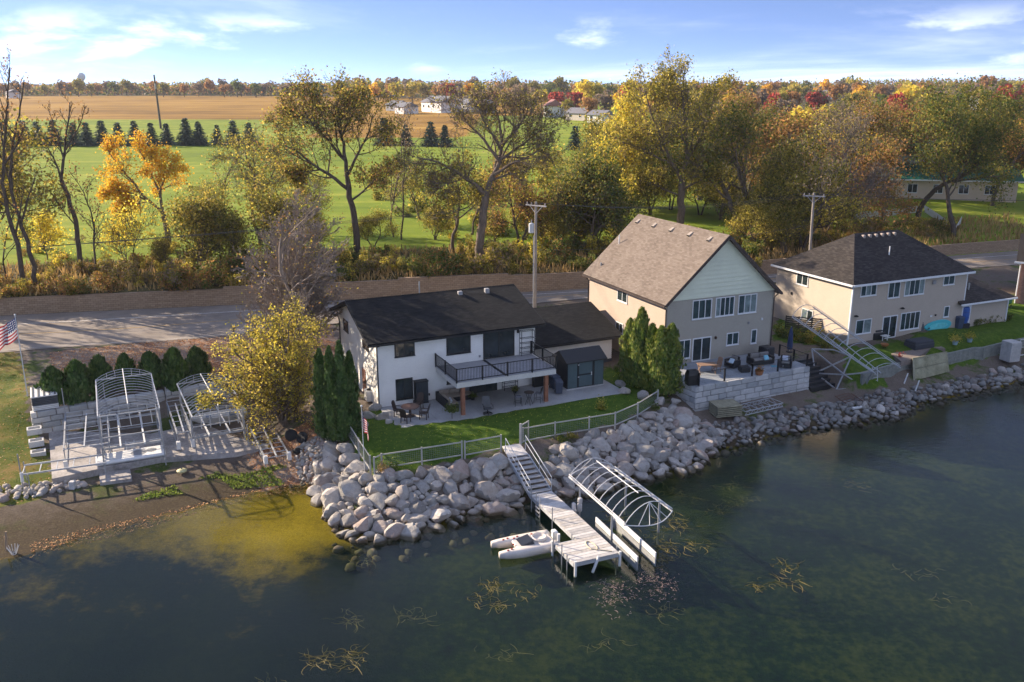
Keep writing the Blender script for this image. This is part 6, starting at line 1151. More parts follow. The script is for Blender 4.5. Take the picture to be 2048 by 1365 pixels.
# ------------------------------------------------------------------ lift beside the dock
zc = 1.85; C0, C1, C2, C3 = [G(x/4.267+960, y/4.267+860, zc) for x, y in ((760,400),(1150,335),(1640,695),(1232,815))]
wl = empty('dock_boat_lift', ((C0+C3)/2*1.0)-Vector((0,0,zc)), 0, 'boat lift with bare arched canopy frame standing in the water beside the dock', 'boat lift'); of = wl.location.copy()
Q = [p-of for p in (C0,C1,C2,C3)]
for a_, b_2 in ((Q[0],Q[3]),(Q[1],Q[2])): gpart('side_rail', ALUW, wl, lambda m_: (m_.beam(a_,b_2,.07,.08), m_.beam(a_+Vector((0,0,.16)),b_2+Vector((0,0,.16)),.04,.04)))
for i in range(10):
    t = i/9; a_, b_2 = Q[0].lerp(Q[3],t), Q[1].lerp(Q[2],t); gpart('bow', ALUW, wl, lambda m_: m_.tube([a_.lerp(b_2,s)+Vector((0,0,.95*math.sin(math.pi*s)**.8)) for s in np.linspace(0,1,11)],.026,5))
gpart('ridge_tube', ALUW, wl, lambda m_: m_.tube([Q[0].lerp(Q[1],.5).lerp(Q[3].lerp(Q[2],.5),s)+Vector((0,0,.98)) for s in (.08,.82)],.03,5))
for a_, b_2, s in ((Q[3],Q[2],1),(Q[0],Q[1],-1)):
    ax_ = (Q[3]-Q[0]).normalized()*s; gpart('nose_frame', ALUW, wl, lambda m_: (m_.tube([a_.lerp(b_2,t)+ax_*(.75*math.sin(math.pi*t)) for t in np.linspace(0,1,13)],.03,5), [m_.tube([a_.lerp(b_2,.5)+Vector((0,0,.95)), a_.lerp(b_2,t)+ax_*(.75*math.sin(math.pi*t))],.02,5) for t in ((.2,.38,.62,.8) if s > 0 else (.35,.65))]))
for t in (.22,.80):
    for a_, b_2 in ((Q[0],Q[3]),(Q[1],Q[2])): p = a_.lerp(b_2,t); gpart('post', GALV, wl, lambda m_: m_.box(p.x-.055,p.x+.055,p.y-.055,p.y+.055,-2.3,zc))
for (x0,y0_),(x1,y1_) in (((990,765),(1345,1105)),((1135,735),(1500,1070))):
    a_, b_2 = G(x0/4.267+960,y0_/4.267+860,.62)-of, G(x1/4.267+960,y1_/4.267+860,.62)-of; gpart('bunk', WHITEP, wl, lambda m_: m_.beam(a_,b_2,.07,.30)); gpart('bunk_bracket', GALV, wl, lambda m_: [m_.beam(a_.lerp(b_2,t)+Vector((0,0,-.9)),a_.lerp(b_2,t),.05) for t in (.2,.5,.8)])
    gpart('lower_beam', GALV, wl, lambda m_: m_.beam(a_+Vector((0,0,-.45)),b_2+Vector((0,0,-.45)),.07,.5))
p = Q[0].lerp(Q[3],.22); gpart('winch', plain('pale_box',(0.55,0.53,0.52),.5), wl, lambda m_: (m_.rbox(p.x-.16,p.x+.12,p.y-.28,p.y-.06,.35,.85,.05), m_.lathe([(.1,.85),(.14,.95),(.14,1.15),(.08,1.2)],10,(p.x,p.y-.16,0))))
# ------------------------------------------------------------------ twin hull float
f0 = G(620/4.267+960,930/4.267+860,.25); f1 = G(130/4.267+960,1025/4.267+860,.25); fd = (f1-f0).normalized(); fl = empty('twin_hull_boat', (f0.x,f0.y,.0), math.atan2(fd.y,fd.x), 'white twin hulled float with dark windscreen moored at the dock', 'boat'); FL = (f1-f0).length
def hull(m_, yc):
    sec = [(0.0,.26,.02),(.3,.30,-.05),(FL*.6,.30,-.05),(FL*.88,.22,.05),(FL,.10,.16)]; vs = []
    for x, w_, z0 in sec: vs += [(x,yc-w_,.32),(x,yc-w_*.9,z0),(x,yc,z0-.12),(x,yc+w_*.9,z0),(x,yc+w_,.32),(x,yc+w_*.7,.42),(x,yc-w_*.7,.42)]
    m_.add(vs, [(i*7+j,i*7+(j+1)%7,i*7+7+(j+1)%7,i*7+7+j) for i in range(4) for j in range(7)] + [tuple(range(6,-1,-1)), tuple(range(28,35))])
CREAM = plain('cream_gelcoat',(0.66,0.60,0.54),.35,var=.08)
for y in (-.62,.62): gpart('hull', CREAM, fl, lambda m_: hull(m_, y), True)
gpart('bridge_deck', CREAM, fl, lambda m_: m_.rbox(.1,FL*.68,-.5,.5,.20,.40,.05)); gpart('windscreen', plain('tinted_screen',(0.02,0.022,0.025),.15,spec=.6), fl, lambda m_: m_.add([(FL*.38,-.5,.42),(FL*.38,.5,.42),(FL*.60,.42,.42),(FL*.60,-.42,.42),(FL*.40,-.38,.62),(FL*.40,.38,.62)],[(0,4,3),(1,2,5),(3,4,5,2),(0,1,5,4)]))
gpart('seat_rim', CREAM, fl, lambda m_: m_.lathe([(.42,.40),(.45,.50),(.38,.56),(.32,.44),(.05,.42)],16,(FL*.24,-.05,0)))
gpart('motor', WHITEP, fl, lambda m_: (m_.rbox(-.25,.05,-.2,.2,.2,.75,.06), m_.tube([(-.1,.55,.0),(-.1,.55,.8)],.09,8)))
RED = plain('red_cap',(0.30,0.03,0.03),.5)
for x, y in ((.72,-.62),(.80,-.55),(.62,-.5),(.55,-.62),(.70,.1),(.78,.55),(.85,.62),(.3,-.6)): gpart('valve_cap', RED, fl, lambda m_: m_.lathe([(.06,.40),(.06,.46),(.02,.48)],7,(FL*x,y,0)))
# ------------------------------------------------------------------ things around the white house
def at1(x, y, z=0.10): # a place in the white house's own frame
    c, s = math.cos(H1R), math.sin(H1R); return Vector((H1O[0]+c*x-s*y, H1O[1]+s*x+c*y, H1O[2]+z))
def loc1(u, v, z=0.10):
    return G(u, v, H1O[2]+z)
def P1(x, y): return (x/5.689+760, y/5.689+720)
def P2(x, y): return (x/6.203+1340, y/6.203+640)
def P3(x, y): return (x/6.203+1560, y/6.203+600)
def P4(x, y): return (x/7.583+1820, y/7.583+600)
SLATE = plain('slate_panel',(0.075,0.115,0.125),.6,var=.1); DK = plain('near_black',(0.02,0.022,0.026),.6)
sh = empty('garden_shed', at1(13.88,-2.4,.12), H1R, 'dark slate garden shed with black roof beside the patio', 'shed')
gpart('body', DK, sh, lambda m_: m_.box(.03,3.17,.03,2.0,0,2.2)); gpart('base', plain('pale_base',(0.5,0.5,0.5),.6), sh, lambda m_: m_.box(-.02,3.22,-.03,2.05,-.06,.06))
for x0, x1 in ((.08,.86),(2.36,3.12)): gpart('front_panel', SLATE, sh, lambda m_: (m_.box(x0,x1,-.02,.03,.1,2.1), [m_.box(x0+.02+i*.26,x0+.035+i*.26,-.028,-.018,.1,2.1) for i in range(3)]))
sdr = gpart('door', SLATE, sh, lambda m_: m_.box(1.0,2.16,-.03,.03,.14,2.05)); gpart('door_frame', DK, sh, lambda m_: (m_.box(.88,1.0,-.05,.03,.1,2.12), m_.box(2.16,2.30,-.05,.03,.1,2.12), m_.box(1.0,2.16,-.05,-.028,1.02,1.12))); gpart('handle', WHITEP, sdr, lambda m_: m_.box(2.05,2.1,-.09,-.03,.95,1.2)); gpart('hinge', WHITEP, sdr, lambda m_: (m_.box(.9,1.02,-.062,-.052,1.85,1.9), m_.box(.9,1.02,-.062,-.052,.9,.95)))
gpart('plate', WHITEP, sh, lambda m_: m_.box(1.45,1.75,-.045,-.03,2.12,2.19))
gpart('roof', BLK, sh, lambda m_: m_.add([(-.15,-.22,2.15),(3.35,-.22,2.15),(3.35,1.05,2.85),(-.15,1.05,2.85),(-.15,2.2,2.2),(3.35,2.2,2.2),(-.15,-.22,2.08),(3.35,-.22,2.08),(-.15,2.2,2.12),(3.35,2.2,2.12)],[(0,1,2,3),(3,2,5,4),(6,7,1,0),(0,3,4,8,6),(1,7,9,5,2)]))
SLBL = plain('blue_grey_bin',(0.06,0.075,0.11),.5)
def wheelie(label, p, rz, mt, lid, s=1.0, group=None):
    o = empty('wheeled_bin', p, rz, label, 'bin', group); gpart('body', mt, o, lambda m_: m_.add([(-.24*s,-.26*s,.08*s),(.24*s,-.26*s,.08*s),(.24*s,.26*s,.08*s),(-.24*s,.26*s,.08*s),(-.30*s,-.34*s,1.0*s),(.30*s,-.34*s,1.0*s),(.30*s,.36*s,1.0*s),(-.30*s,.36*s,1.0*s)],[(3,2,1,0),(0,1,5,4),(1,2,6,5),(2,3,7,6),(3,0,4,7),(4,5,6,7)])); gpart('lid', lid, o, lambda m_: m_.add([(-.33*s,-.38*s,1.0*s),(.33*s,-.38*s,1.0*s),(.33*s,.42*s,1.02*s),(-.33*s,.42*s,1.02*s),(-.26*s,-.30*s,1.09*s),(.26*s,-.30*s,1.09*s),(.26*s,.36*s,1.14*s),(-.26*s,.36*s,1.14*s)],[(0,1,5,4),(1,2,6,5),(2,3,7,6),(3,0,4,7),(4,5,6,7),(3,2,1,0)])); gpart('handle', mt, o, lambda m_: m_.beam((-.24*s,.46*s,.98*s),(.24*s,.46*s,.98*s),.04))
    for x in (-.2,.2): gpart('wheel', TYRE, o, lambda m_: m_.tube([(x*s-.03,.34*s,.1*s),(x*s+.03,.34*s,.1*s)],.1*s,10))
    return o
wheelie('blue grey bin at the back, between deck and shed', loc1(*P1(1985,330)), H1R, SLBL, SLBL, 1.0, 'bins by the shed'); wheelie('blue grey bin in front, leaning toward the shed', loc1(*P1(2030,385)), H1R-.3, SLBL, SLBL, .95, 'bins by the shed')
o = gpart('black_panel', DK, None, lambda m_: (m_.rbox(0,1.35,0,.35,0,1.25,.02),)); o.location = at1(11.95,-.75); o.rotation_euler = (0,0,H1R); tag(o,'wide black cupboard with a small pale emblem under the deck','cupboard'); q = gpart('emblem', WHITEP, o, lambda m_: m_.add([(.72,-.004,.95),(.86,-.004,.95),(.84,-.004,1.12),(.79,-.004,1.2),(.74,-.004,1.12)],[(0,1,2,3,4)])); gpart('door', BLK, o, lambda m_: (m_.box(.03,.66,-.003,-.001,.04,1.2),))
cb = empty('tall_cabinet', at1(2.62,-.55), H1R, 'tall black two door cabinet against the white wall', 'cabinet'); gpart('body', DK, cb, lambda m_: m_.box(.02,.94,.02,.5,0,1.62)); gpart('top', DK, cb, lambda m_: m_.rbox(-.03,.99,-.03,.52,1.62,1.69,.015)); gpart('base', DK, cb, lambda m_: m_.box(0,.96,0,.5,-.04,.08))
for x in (.05,.49): d_ = gpart('door', plain('slate_door',(0.035,0.045,0.055),.45), cb, lambda m_: (m_.box(x,x+.42,-.0,.02,.1,1.58), [m_.box(x+.05+i*.12,x+.13+i*.12,-.008,.0,.16,1.5) for i in range(3)])); gpart('knob', BLKMETAL, d_, lambda m_: m_.box(x+(.38 if x < .1 else .02),x+(.40 if x < .1 else .04),-.03,0,.8,.9))
def wire_shelf(label, p, W, H, D_, ns):
    o = empty('wire_shelf', p, H1R, label, 'shelf')
    for x in (0,W):
        for y in (0,D_): gpart('upright', BLKMETAL, o, lambda m_: m_.box(x-.015,x+.015,y-.015,y+.015,0,H))
    for i in range(ns): z = H*(i+.5)/ns if i < ns-1 else H; gpart('shelf', BLKMETAL, o, lambda m_: (m_.beam((0,0,z),(W,0,z),.025), m_.beam((0,D_,z),(W,D_,z),.025), m_.beam((0,0,z),(0,D_,z),.025), m_.beam((W,0,z),(W,D_,z),.025), [m_.beam((W*k/6,0,z),(W*k/6,D_,z),.008) for k in range(1,6)]))
    return o
wire_shelf('black wire shelf rack standing on the deck', at1(11.05,-.45,2.62), 1.05, 1.9, .35, 5); wire_shelf('black metal rack against the wall under the deck', at1(9.6,-.5), 1.1, 1.15, .4, 3)
# round table and chairs
WIK = plain('dark_brown_wood',(0.06,0.042,0.036),.5,var=.2)
tp = loc1(*P1(345,640)); o = empty('round_patio_table', tp, 0, 'round dark wood table at the left end of the patio', 'table'); gpart('top', plain('table_wood',(0.17,0.10,0.075),.45,var=.2,scale=6), o, lambda m_: m_.lathe([(.02,.68),(.62,.68),(.64,.70),(.62,.73),(.02,.73)],20)); gpart('pedestal', WIK, o, lambda m_: m_.lathe([(.35,0),(.32,.05),(.09,.1),(.08,.6),(.25,.68)],10))
def chair(label, p, rz, group, mt=WIK, name='patio_chair'):
    o = empty(name, p, rz, label, 'chair', group); gpart('seat', mt, o, lambda m_: m_.rbox(-.27,.27,-.27,.27,.40,.45,.02)); gpart('backrest', mt, o, lambda m_: (m_.slab([(-.26,.25,.46),(.26,.25,.46),(.24,.40,1.0),(-.24,.40,1.0)],.035), m_.lathe([(.24,0),(.2,.03)],8,(0,.41,.97)) if False else m_.slab([(-.24,.40,1.0),(.24,.40,1.0),(.12,.43,1.1),(-.12,.43,1.1)],.035)))
    for x in (-.24,.24):
        for y in (-.23,.25): gpart('leg', mt, o, lambda m_: m_.beam((x,y,0),(x*.95,y*.95,.41),.05))
        gpart('armrest', mt, o, lambda m_: (m_.beam((x*1.15,-.25,.64),(x*1.15,.3,.64),.07,.03), m_.beam((x*1.1,-.22,.43),(x*1.15,-.22,.63),.04)))
    return o
chair('dark chair left of the round table, nearest the white wall', loc1(*P1(215,640)), R(75), 'chairs round the patio table'); chair('dark chair on the lawn side of the round table', loc1(*P1(295,710)), R(155), 'chairs round the patio table'); chair('dark chair right of the round table', loc1(*P1(500,670)), R(-100), 'chairs round the patio table'); chair('dark chair behind the round table by the tall cabinet', loc1(*P1(440,560)), R(-20), 'chairs round the patio table')
# corner sofa
so = empty('corner_sofa', at1(4.3,-2.6), H1R, 'dark wicker corner sofa with tan cushions under the deck', 'sofa'); WKR = plain('black_wicker',(0.022,0.022,0.026),.7,bump=.6,bscale=60); CUS = plain('tan_cushion',(0.34,0.28,0.22),.9,var=.12); CUSD = plain('grey_cushion',(0.17,0.17,0.19),.9)
gpart('base', WKR, so, lambda m_: (m_.box(0,.8,0,2.2,.03,.32), m_.box(.8,2.5,1.4,2.2,.03,.32), m_.box(-.1,.02,0,2.3,.03,.68), m_.box(-.1,2.5,2.2,2.32,.03,.68)))
for a in ((.04,.8,.03,.7),(.04,.8,.72,1.4),(.04,.8,1.42,2.18),(.82,1.62,1.42,2.18),(1.64,2.48,1.42,2.18)): gpart('seat_cushion', CUS, so, lambda m_: m_.rbox(a[0],a[1],a[2],a[3],.33,.46,.04))
for a in ((.03,.2,.05,.7),(.03,.2,.75,1.4)): gpart('back_cushion', CUS, so, lambda m_: m_.rbox(*a,.47,.80,.05))
for i, a in enumerate(((.1,.85,2.0,2.18),(.88,1.65,2.0,2.18),(1.68,2.45,2.0,2.18))): gpart('back_cushion', CUSD if i == 2 else CUS, so, lambda m_: m_.rbox(*a,.47,.80,.05))
o = gpart('pillow', plain('pale_pillow',(0.62,0.64,0.68),.9), None, lambda m_: m_.rbox(-.24,.24,-.07,.07,-.2,.2,.06)); o.location = at1(4.62,-2.2,.66); o.rotation_euler = (-.5,0,H1R+1.1); tag(o,'pale blue white pillow on the corner sofa','pillow')
# potted plant, swivel chair, bar set
def spiky(label, p, h, n, mt, pot=None, potc=None, rad=.35, stem=.3, name='potted_plant', seed=3):
    o = empty(name, p, 0, label, 'plant'); r = np.random.RandomState(seed)
    if pot: gpart('pot', potc, o, lambda m_: m_.lathe([(pot*.7,0),(pot,pot*1.4),(pot*.9,pot*1.4),(pot*.8,pot*1.2),(.01,pot*1.2)],12))
    P = np.stack([r.normal(0,rad*.5,n), r.normal(0,rad*.5,n), stem+np.abs(r.normal(0,h*.35,n))],-1); V, F = leaf_quads(P, .16, r, .4, 1.0); link('foliage', np_mesh('foliage', V, F, mt), o); gpart('stem', B_DARK, o, lambda m_: m_.tube([(0,0,0),(0,0,stem+h*.3)],.025,5)); return o
spiky('green grassy plant on a thin stem in front of the sofa', loc1(*P1(820,670)), .6, 500, L_GREEN, None, None, .45, .55)
sw = empty('swivel_chair', loc1(*P1(1225,615)), R(15), 'black sling swivel rocker on the patio', 'chair'); gpart('ring_base', BLKMETAL, sw, lambda m_: m_.tube([(.32*math.cos(t),.32*math.sin(t),.03) for t in np.linspace(0,6.283,19)],.025,6)); gpart('pedestal', BLKMETAL, sw, lambda m_: (m_.tube([(0,0,.04),(0,0,.35)],.04,6), m_.beam((-.3,0,.04),(.3,0,.04),.04), m_.beam((0,-.3,.04),(0,.3,.04),.04))); gpart('sling', plain('grey_sling',(0.09,0.095,0.10),.7), sw, lambda m_: (m_.slab([(-.27,-.28,.42),(.27,-.28,.42),(.27,.25,.40),(-.27,.25,.40)],.03), m_.slab([(-.27,.25,.42),(.27,.25,.42),(.25,.55,1.12),(-.25,.55,1.12)],.03)))
for x in (-.32,.32): gpart('armrest', BLKMETAL, sw, lambda m_: m_.tube([(x,.35,.65),(x,-.28,.66),(x,-.3,.42),(x*.8,.2,.36)],.022,5))
bt = loc1(*P1(1695,510)); o = empty('bar_table', bt, 0, 'small round high table under the deck', 'table'); gpart('top', WIK, o, lambda m_: m_.lathe([(.02,.92),(.36,.92),(.37,.95),(.02,.96)],18)); 
for t in (0.3,1.87,3.44,5.0): gpart('leg', BLKMETAL, o, lambda m_: m_.tube([(.3*math.cos(t),.3*math.sin(t),0),(.1*math.cos(t),.1*math.sin(t),.5),(.25*math.cos(t),.25*math.sin(t),.92)],.018,5))
def stool(label, p, rz):
    o = empty('bar_stool', p, rz, label, 'bar stool', 'stools at the high table'); gpart('seat', CUSD, o, lambda m_: m_.rbox(-.22,.22,-.22,.22,.66,.73,.03)); gpart('backrest', BLKMETAL, o, lambda m_: (m_.tube([(-.2,.22,.7),(-.2,.28,1.12),(.2,.28,1.12),(.2,.22,.7)],.018,5), m_.slab([(-.18,.25,.85),(.18,.25,.85),(.18,.28,1.1),(-.18,.28,1.1)],.015)))
    for x in (-.2,.2):
        for y in (-.2,.2): gpart('leg', BLKMETAL, o, lambda m_: m_.tube([(x*1.25,y*1.25,0),(x,y,.67)],.017,5))
    gpart('foot_ring', BLKMETAL, o, lambda m_: m_.tube([(.24*math.cos(t),.24*math.sin(t),.28) for t in np.linspace(0,6.283,13)],.012,4))
stool('bar stool left of the high table', loc1(*P1(1570,520)), R(100)); stool('bar stool right of the high table by the post', loc1(*P1(1800,480)), R(-110))
spiky('small bushy plant against the rack under the deck', loc1(*P1(1535,380)), .5, 260, L_GREEN, .16, DK, .25, .2, seed=5)
spiky('low dark plant beside the corner sofa', at1(6.7,-1.3), .45, 260, L_GREEN, .18, DK, .28, .2, seed=6)
o = gpart('speaker_box', DK, None, lambda m_: m_.rbox(0,.55,0,.4,0,.85,.03)); o.location = at1(6.75,-.6); o.rotation_euler = (0,0,H1R); tag(o,'black upright box left of the lower patio door','box')
o = empty('air_conditioner', G(742,800,2.05), H1R, 'white air conditioner beside the left wall of the white house', 'air conditioner'); gpart('case', WHITEP, o, lambda m_: m_.rbox(-.4,.4,-.4,.4,0,.8,.04)); gpart('fan_grille', DK, o, lambda m_: m_.lathe([(.3,.802),(.28,.812),(.02,.812)],14)); 
spiky('young yellow green sapling on the lawn near the right fence', G(1202,822,2.0), 1.0, 300, L_YELG, None, None, .35, .15, 'lawn_sapling', 8)
for u,v,h,mt,la in ((766,946,.9,L_DRY,'dry ornamental grass at the fence corner'),(785,940,.5,L_GREEN,'small green plant on the riprap by the fence corner'),(1122,880,.35,L_GREEN,'low weed on the gravel right of the gate'),(1145,876,.35,L_OLIVE,'low weed further right of the gate by the fence'),(1310,820,.5,L_GREEN,'small plant at the end of the fence')): spiky(la, G(u,v,1.85), h, 260, mt, None, None, .35, .05, 'plant', int(u))
# ------------------------------------------------------------------ terrace things
def loc2(x, y): return G(*P2(x, y), 3.0)
o = empty('covered_grill', loc2(270,800), R(15), 'black covered grill at the left end of the terrace', 'grill'); gpart('cover', BLK, o, lambda m_: m_.add([(-.42,-.3,0),(.42,-.3,0),(.42,.3,0),(-.42,.3,0),(-.45,-.32,.75),(.45,-.32,.75),(.45,.32,.75),(-.45,.32,.75),(-.36,-.22,1.1),(.36,-.22,1.1),(.36,.22,1.1),(-.36,.22,1.1)],[(0,1,5,4),(1,2,6,5),(2,3,7,6),(3,0,4,7),(4,5,9,8),(5,6,10,9),(6,7,11,10),(7,4,8,11),(8,9,10,11)]))
def sofa(label, p, rz, W, name, cat, grp=None, pil=None):
    o = empty(name, p, rz, label, cat, grp); gpart('base', WKR, o, lambda m_: m_.rbox(-W/2,W/2,-.4,.4,.05,.35,.04)); gpart('back', WKR, o, lambda m_: m_.rbox(-W/2,W/2,.3,.45,.3,.85,.04))
    for s in (-1,1): gpart('armrest', WKR, o, lambda m_: m_.rbox(s*W/2-.09,s*W/2+.09,-.42,.45,.05,.62,.04))
    n = max(1, int(W/.65))
    for i in range(n): a = -W/2+.1+i*(W-.2)/n; c_ = a+(W-.2)/n; gpart('seat_cushion', plain('taupe_cushion',(0.22,0.21,0.20),.9), o, lambda m_: m_.rbox(a+.01,c_-.01,-.4,.28,.36,.48,.04)); gpart('back_cushion', plain('taupe_cushion',(0.22,0.21,0.20),.9), o, lambda m_: m_.rbox(a+.01,c_-.01,.15,.30,.49,.86,.05))
    return o
sofa('dark wicker sofa with taupe cushions on the terrace', loc2(1120,545), R(20), 1.9, 'terrace_sofa', 'sofa'); sofa('wicker armchair with pale pillow left of the terrace sofa', loc2(770,585), R(-55), .8, 'terrace_armchair', 'armchair', 'terrace armchairs'); sofa('wicker armchair with grey pillow at the right end of the terrace', loc2(1430,585), R(-20), .8, 'terrace_armchair', 'armchair', 'terrace armchairs')
for x, y, z, mt, la, rz in ((1195,470,.65,plain('blue_pillow',(0.22,0.50,0.62),.9),'turquoise pillow on the terrace sofa',.4),(765,510,.66,plain('pale_blue_pillow',(0.48,0.60,0.70),.9),'pale blue pillow on the left terrace armchair',-.9),(1430,475,.75,plain('lilac_pillow',(0.52,0.55,0.63),.9),'pale grey pillow on the right terrace armchair',-.3)):
    p = G(*P2(x,y), 3.0+z); o = gpart('pillow', mt, None, lambda m_: m_.rbox(-.22,.22,-.06,.06,-.2,.2,.05)); o.location = p; o.rotation_euler = (-.6,0,rz); tag(o, la, 'pillow')
o = gpart('ottoman', WKR, None, lambda m_: m_.rbox(-.4,.4,-.32,.32,.0,.42,.05)); o.location = loc2(920,640); o.rotation_euler = (0,0,.2); tag(o,'low dark wicker table in front of the left terrace armchair','table')
o = empty('folding_table', loc2(450,660), R(10), 'slatted brown folding table near the covered grill', 'table')
for i in range(6): gpart('slat', plain('brown_slat',(0.30,0.19,0.13),.6), o, lambda m_: m_.box(-.7,.7,-.42+i*.14,-.30+i*.14,.70,.73))
for x in (-.6,.6): gpart('leg', plain('brown_slat',(0.30,0.19,0.13),.6), o, lambda m_: (m_.beam((x,-.4,0),(x,.35,.7),.05), m_.beam((x,.4,0),(x,-.35,.7),.05)))
chair('brown folding chair right of the slatted table', loc2(570,640), R(-60), None, plain('brown_slat',(0.30,0.19,0.13),.6), 'folding_chair')
o = empty('wooden_planter', loc2(1105,680), .2, 'round orange wood planter at the edge of the terrace', 'planter'); gpart('tub', plain('orange_wood',(0.36,0.15,0.06),.6), o, lambda m_: m_.lathe([(.24,0),(.32,.3),(.32,.34),(.27,.34),(.25,.25),(.01,.25)],14)); r = np.random.RandomState(4); P = r.normal(0,.14,(160,3))+np.array([0,0,.42]); V, F = leaf_quads(P,.12,r); link('foliage', np_mesh('foliage',V,F,L_RUST), o)
o = empty('air_conditioner', loc2(1190,470), R(24), 'dark air conditioner at the right corner of the tan house', 'air conditioner'); gpart('case', plain('dark_case',(0.035,0.036,0.04),.6), o, lambda m_: (m_.rbox(-.45,.45,-.45,.45,0,.95,.04), [m_.box(-.46,.46,-.46,.46,.1+i*.08,.13+i*.08) for i in range(10)])); gpart('fan_grille', BLK, o, lambda m_: m_.lathe([(.36,.952),(.34,.965),(.02,.965)],14))
o = empty('closed_umbrella', G(*P2(1480,400),2.9), 0, 'furled dark blue umbrella standing right of the tan house', 'umbrella'); gpart('pole', GALV, o, lambda m_: m_.tube([(0,0,0),(0,0,2.2)],.025,6)); gpart('canopy', plain('navy_cloth',(0.04,0.06,0.13),.9), o, lambda m_: m_.lathe([(.20,.25),(.24,.5),(.2,1.3),(.12,1.9),(.04,2.15)],9)); gpart('foot', DK, o, lambda m_: m_.lathe([(.28,0),(.26,.08),(.05,.1)],12))
o = gpart('towel', plain('teal_cloth',(0.16,0.42,0.52),.9), None, lambda m_: m_.rbox(-.35,.35,-.2,.2,0,.02,.005)); o.location = loc2(1310,575)+Vector((0,0,-.015)); tag(o,'teal cloth lying on the terrace paving','cloth')
# below the terrace wall
OLW = plain('weathered_ply',(0.30,0.28,0.19),.85,var=.3,scale=3)
o = empty('stacked_deck_panels', G(*P2(680,1160),.95), R(14), 'stack of weathered green wood dock panels below the terrace wall', 'panel stack')
for i in range(6): gpart('panel', OLW, o, lambda m_: m_.rbox(-1.0+rk.uniform(-.05,.05),1.0,-.75,.75+rk.uniform(-.05,.05),i*.14,i*.14+.085,.015))
def truss(label, p0, p1, w_, n, name='truss_section'):
    p0, p1 = Vector(p0), Vector(p1); o = empty(name, p0, 0, label, 'dock frame'); d = p1-p0; s = Vector((-d.y,d.x,0)).normalized()*w_; up = Vector((0,0,.28))
    for k, of_ in enumerate((Vector((0,0,0)), s)):
        gpart('side_truss', ALU, o, lambda m_: (m_.beam(of_,of_+d,.05), m_.beam(of_+up,of_+d+up,.05), [m_.beam(of_+d*(i/n)+(up if i%2 else Vector()),of_+d*((i+1)/n)+(Vector() if i%2 else up),.03) for i in range(n)]))
    gpart('cross_bars', ALU, o, lambda m_: [m_.beam(d*(i/6)+up,d*(i/6)+s+up,.035) for i in range(7)]+[m_.beam(d*(i/6)+up,d*((i+1)/6)+s+up,.02) for i in range(6)]); return o
truss('aluminium truss dock frame lying below the terrace wall', G(*P2(930,1185),.95), G(*P2(1400,1075),.95), 1.3, 14)
o = empty('pipe_rack', G(*P2(460,1150),.95), 0, 'thin pipe frame leaning on the left of the terrace wall', 'pipe frame'); a_ = G(*P2(460,1130),1.0)-o.location; b_2 = G(*P2(800,1040),1.0)-o.location; up_ = Vector((0,.3,1.25)); gpart('pipes', GALV, o, lambda m_: (m_.tube([a_,a_+up_],.03,5), m_.tube([b_2,b_2+up_],.03,5), m_.tube([a_+up_,b_2+up_],.03,5), m_.tube([a_+up_*.5,b_2+up_*.5],.03,5), m_.tube([a_.lerp(b_2,.5),a_.lerp(b_2,.5)+up_],.03,5)))
o = empty('leaning_poles', G(*P2(1240,960),.95), 0, 'two slim poles leaning on the right of the terrace wall', 'poles'); gpart('pole', GALV, o, lambda m_: m_.tube([(0,-.1,0),(.2,.55,2.2)],.025,5)); gpart('pole', GALV, o, lambda m_: m_.tube([(.95,.35,0),(1.1,.95,2.3)],.025,5))
# black steps right of the terrace
sp = S_T[1] + tdir*.35; st_ = empty('rubber_steps', (sp.x,sp.y,.9), math.atan2(tdir.y,tdir.x), 'wide black steps beside the terrace wall', 'steps')
for i in range(7): gpart('step', DK, st_, lambda m_: m_.box(0,2.6,.1+i*.42,.1+(i+1)*.42+.02,-.3,.22+i*.24))
# tilted canopy lift right of the terrace
def P3g(x, y, z): return G(*P3(x, y), z)
tl_ = empty('tilted_boat_lift', P3g(700,1110,.9), 0, 'large bare boat lift and canopy frame tipped beside the terrace stairs', 'boat lift'); oo = tl_.location.copy()
ca, cb_, cc_, cd_ = P3g(410,92,6.4)-oo, P3g(1495,845,3.0)-oo, P3g(1140,890,3.0)-oo, P3g(150,215,6.0)-oo
for p, q in ((ca,cb_),(cd_,cc_)): gpart('side_rail', ALU, tl_, lambda m_: (m_.beam(p,q,.07,.08), m_.beam(p+Vector((0,0,.15)),q+Vector((0,0,.15)),.035)))
for i in range(13):
    t = i/12; p, q = ca.lerp(cb_,t), cd_.lerp(cc_,t); gpart('bow', ALU, tl_, lambda m_: m_.tube([p.lerp(q,s)+Vector((-.1,-.1,.55))*math.sin(math.pi*s)**.7 for s in np.linspace(0,1,9)],.024,5))
for k in (.36,.66): a_ = cd_.lerp(ca,k).lerp(cc_.lerp(cb_,k),.28); b_2 = cd_.lerp(ca,k*.6).lerp(cc_.lerp(cb_,k*.6),.98); gpart('bunk', ALU, tl_, lambda m_: m_.beam(a_-Vector((0,0,.35)),b_2-Vector((0,0,.35)),.05,.07))
fr_ = [P3g(*q)-oo for q in ((395,610,3.2),(435,910,1.6),(700,1115,.95),(1050,1085,.95),(800,930,2.0),(1145,895,2.6),(885,700,3.2),(655,620,3.3))]
for i, j in ((0,1),(1,2),(2,3),(0,4),(2,6),(3,5),(4,5),(0,7),(1,4),(4,3),(6,7),(1,6)): gpart('frame_beam', GALV, tl_, lambda m_: m_.beam(fr_[i],fr_[j],.09,.10))
o = empty('wood_ladder', P3g(1180,1070,1.0), 0, 'small ladder leaning on the wood retaining wall', 'ladder')
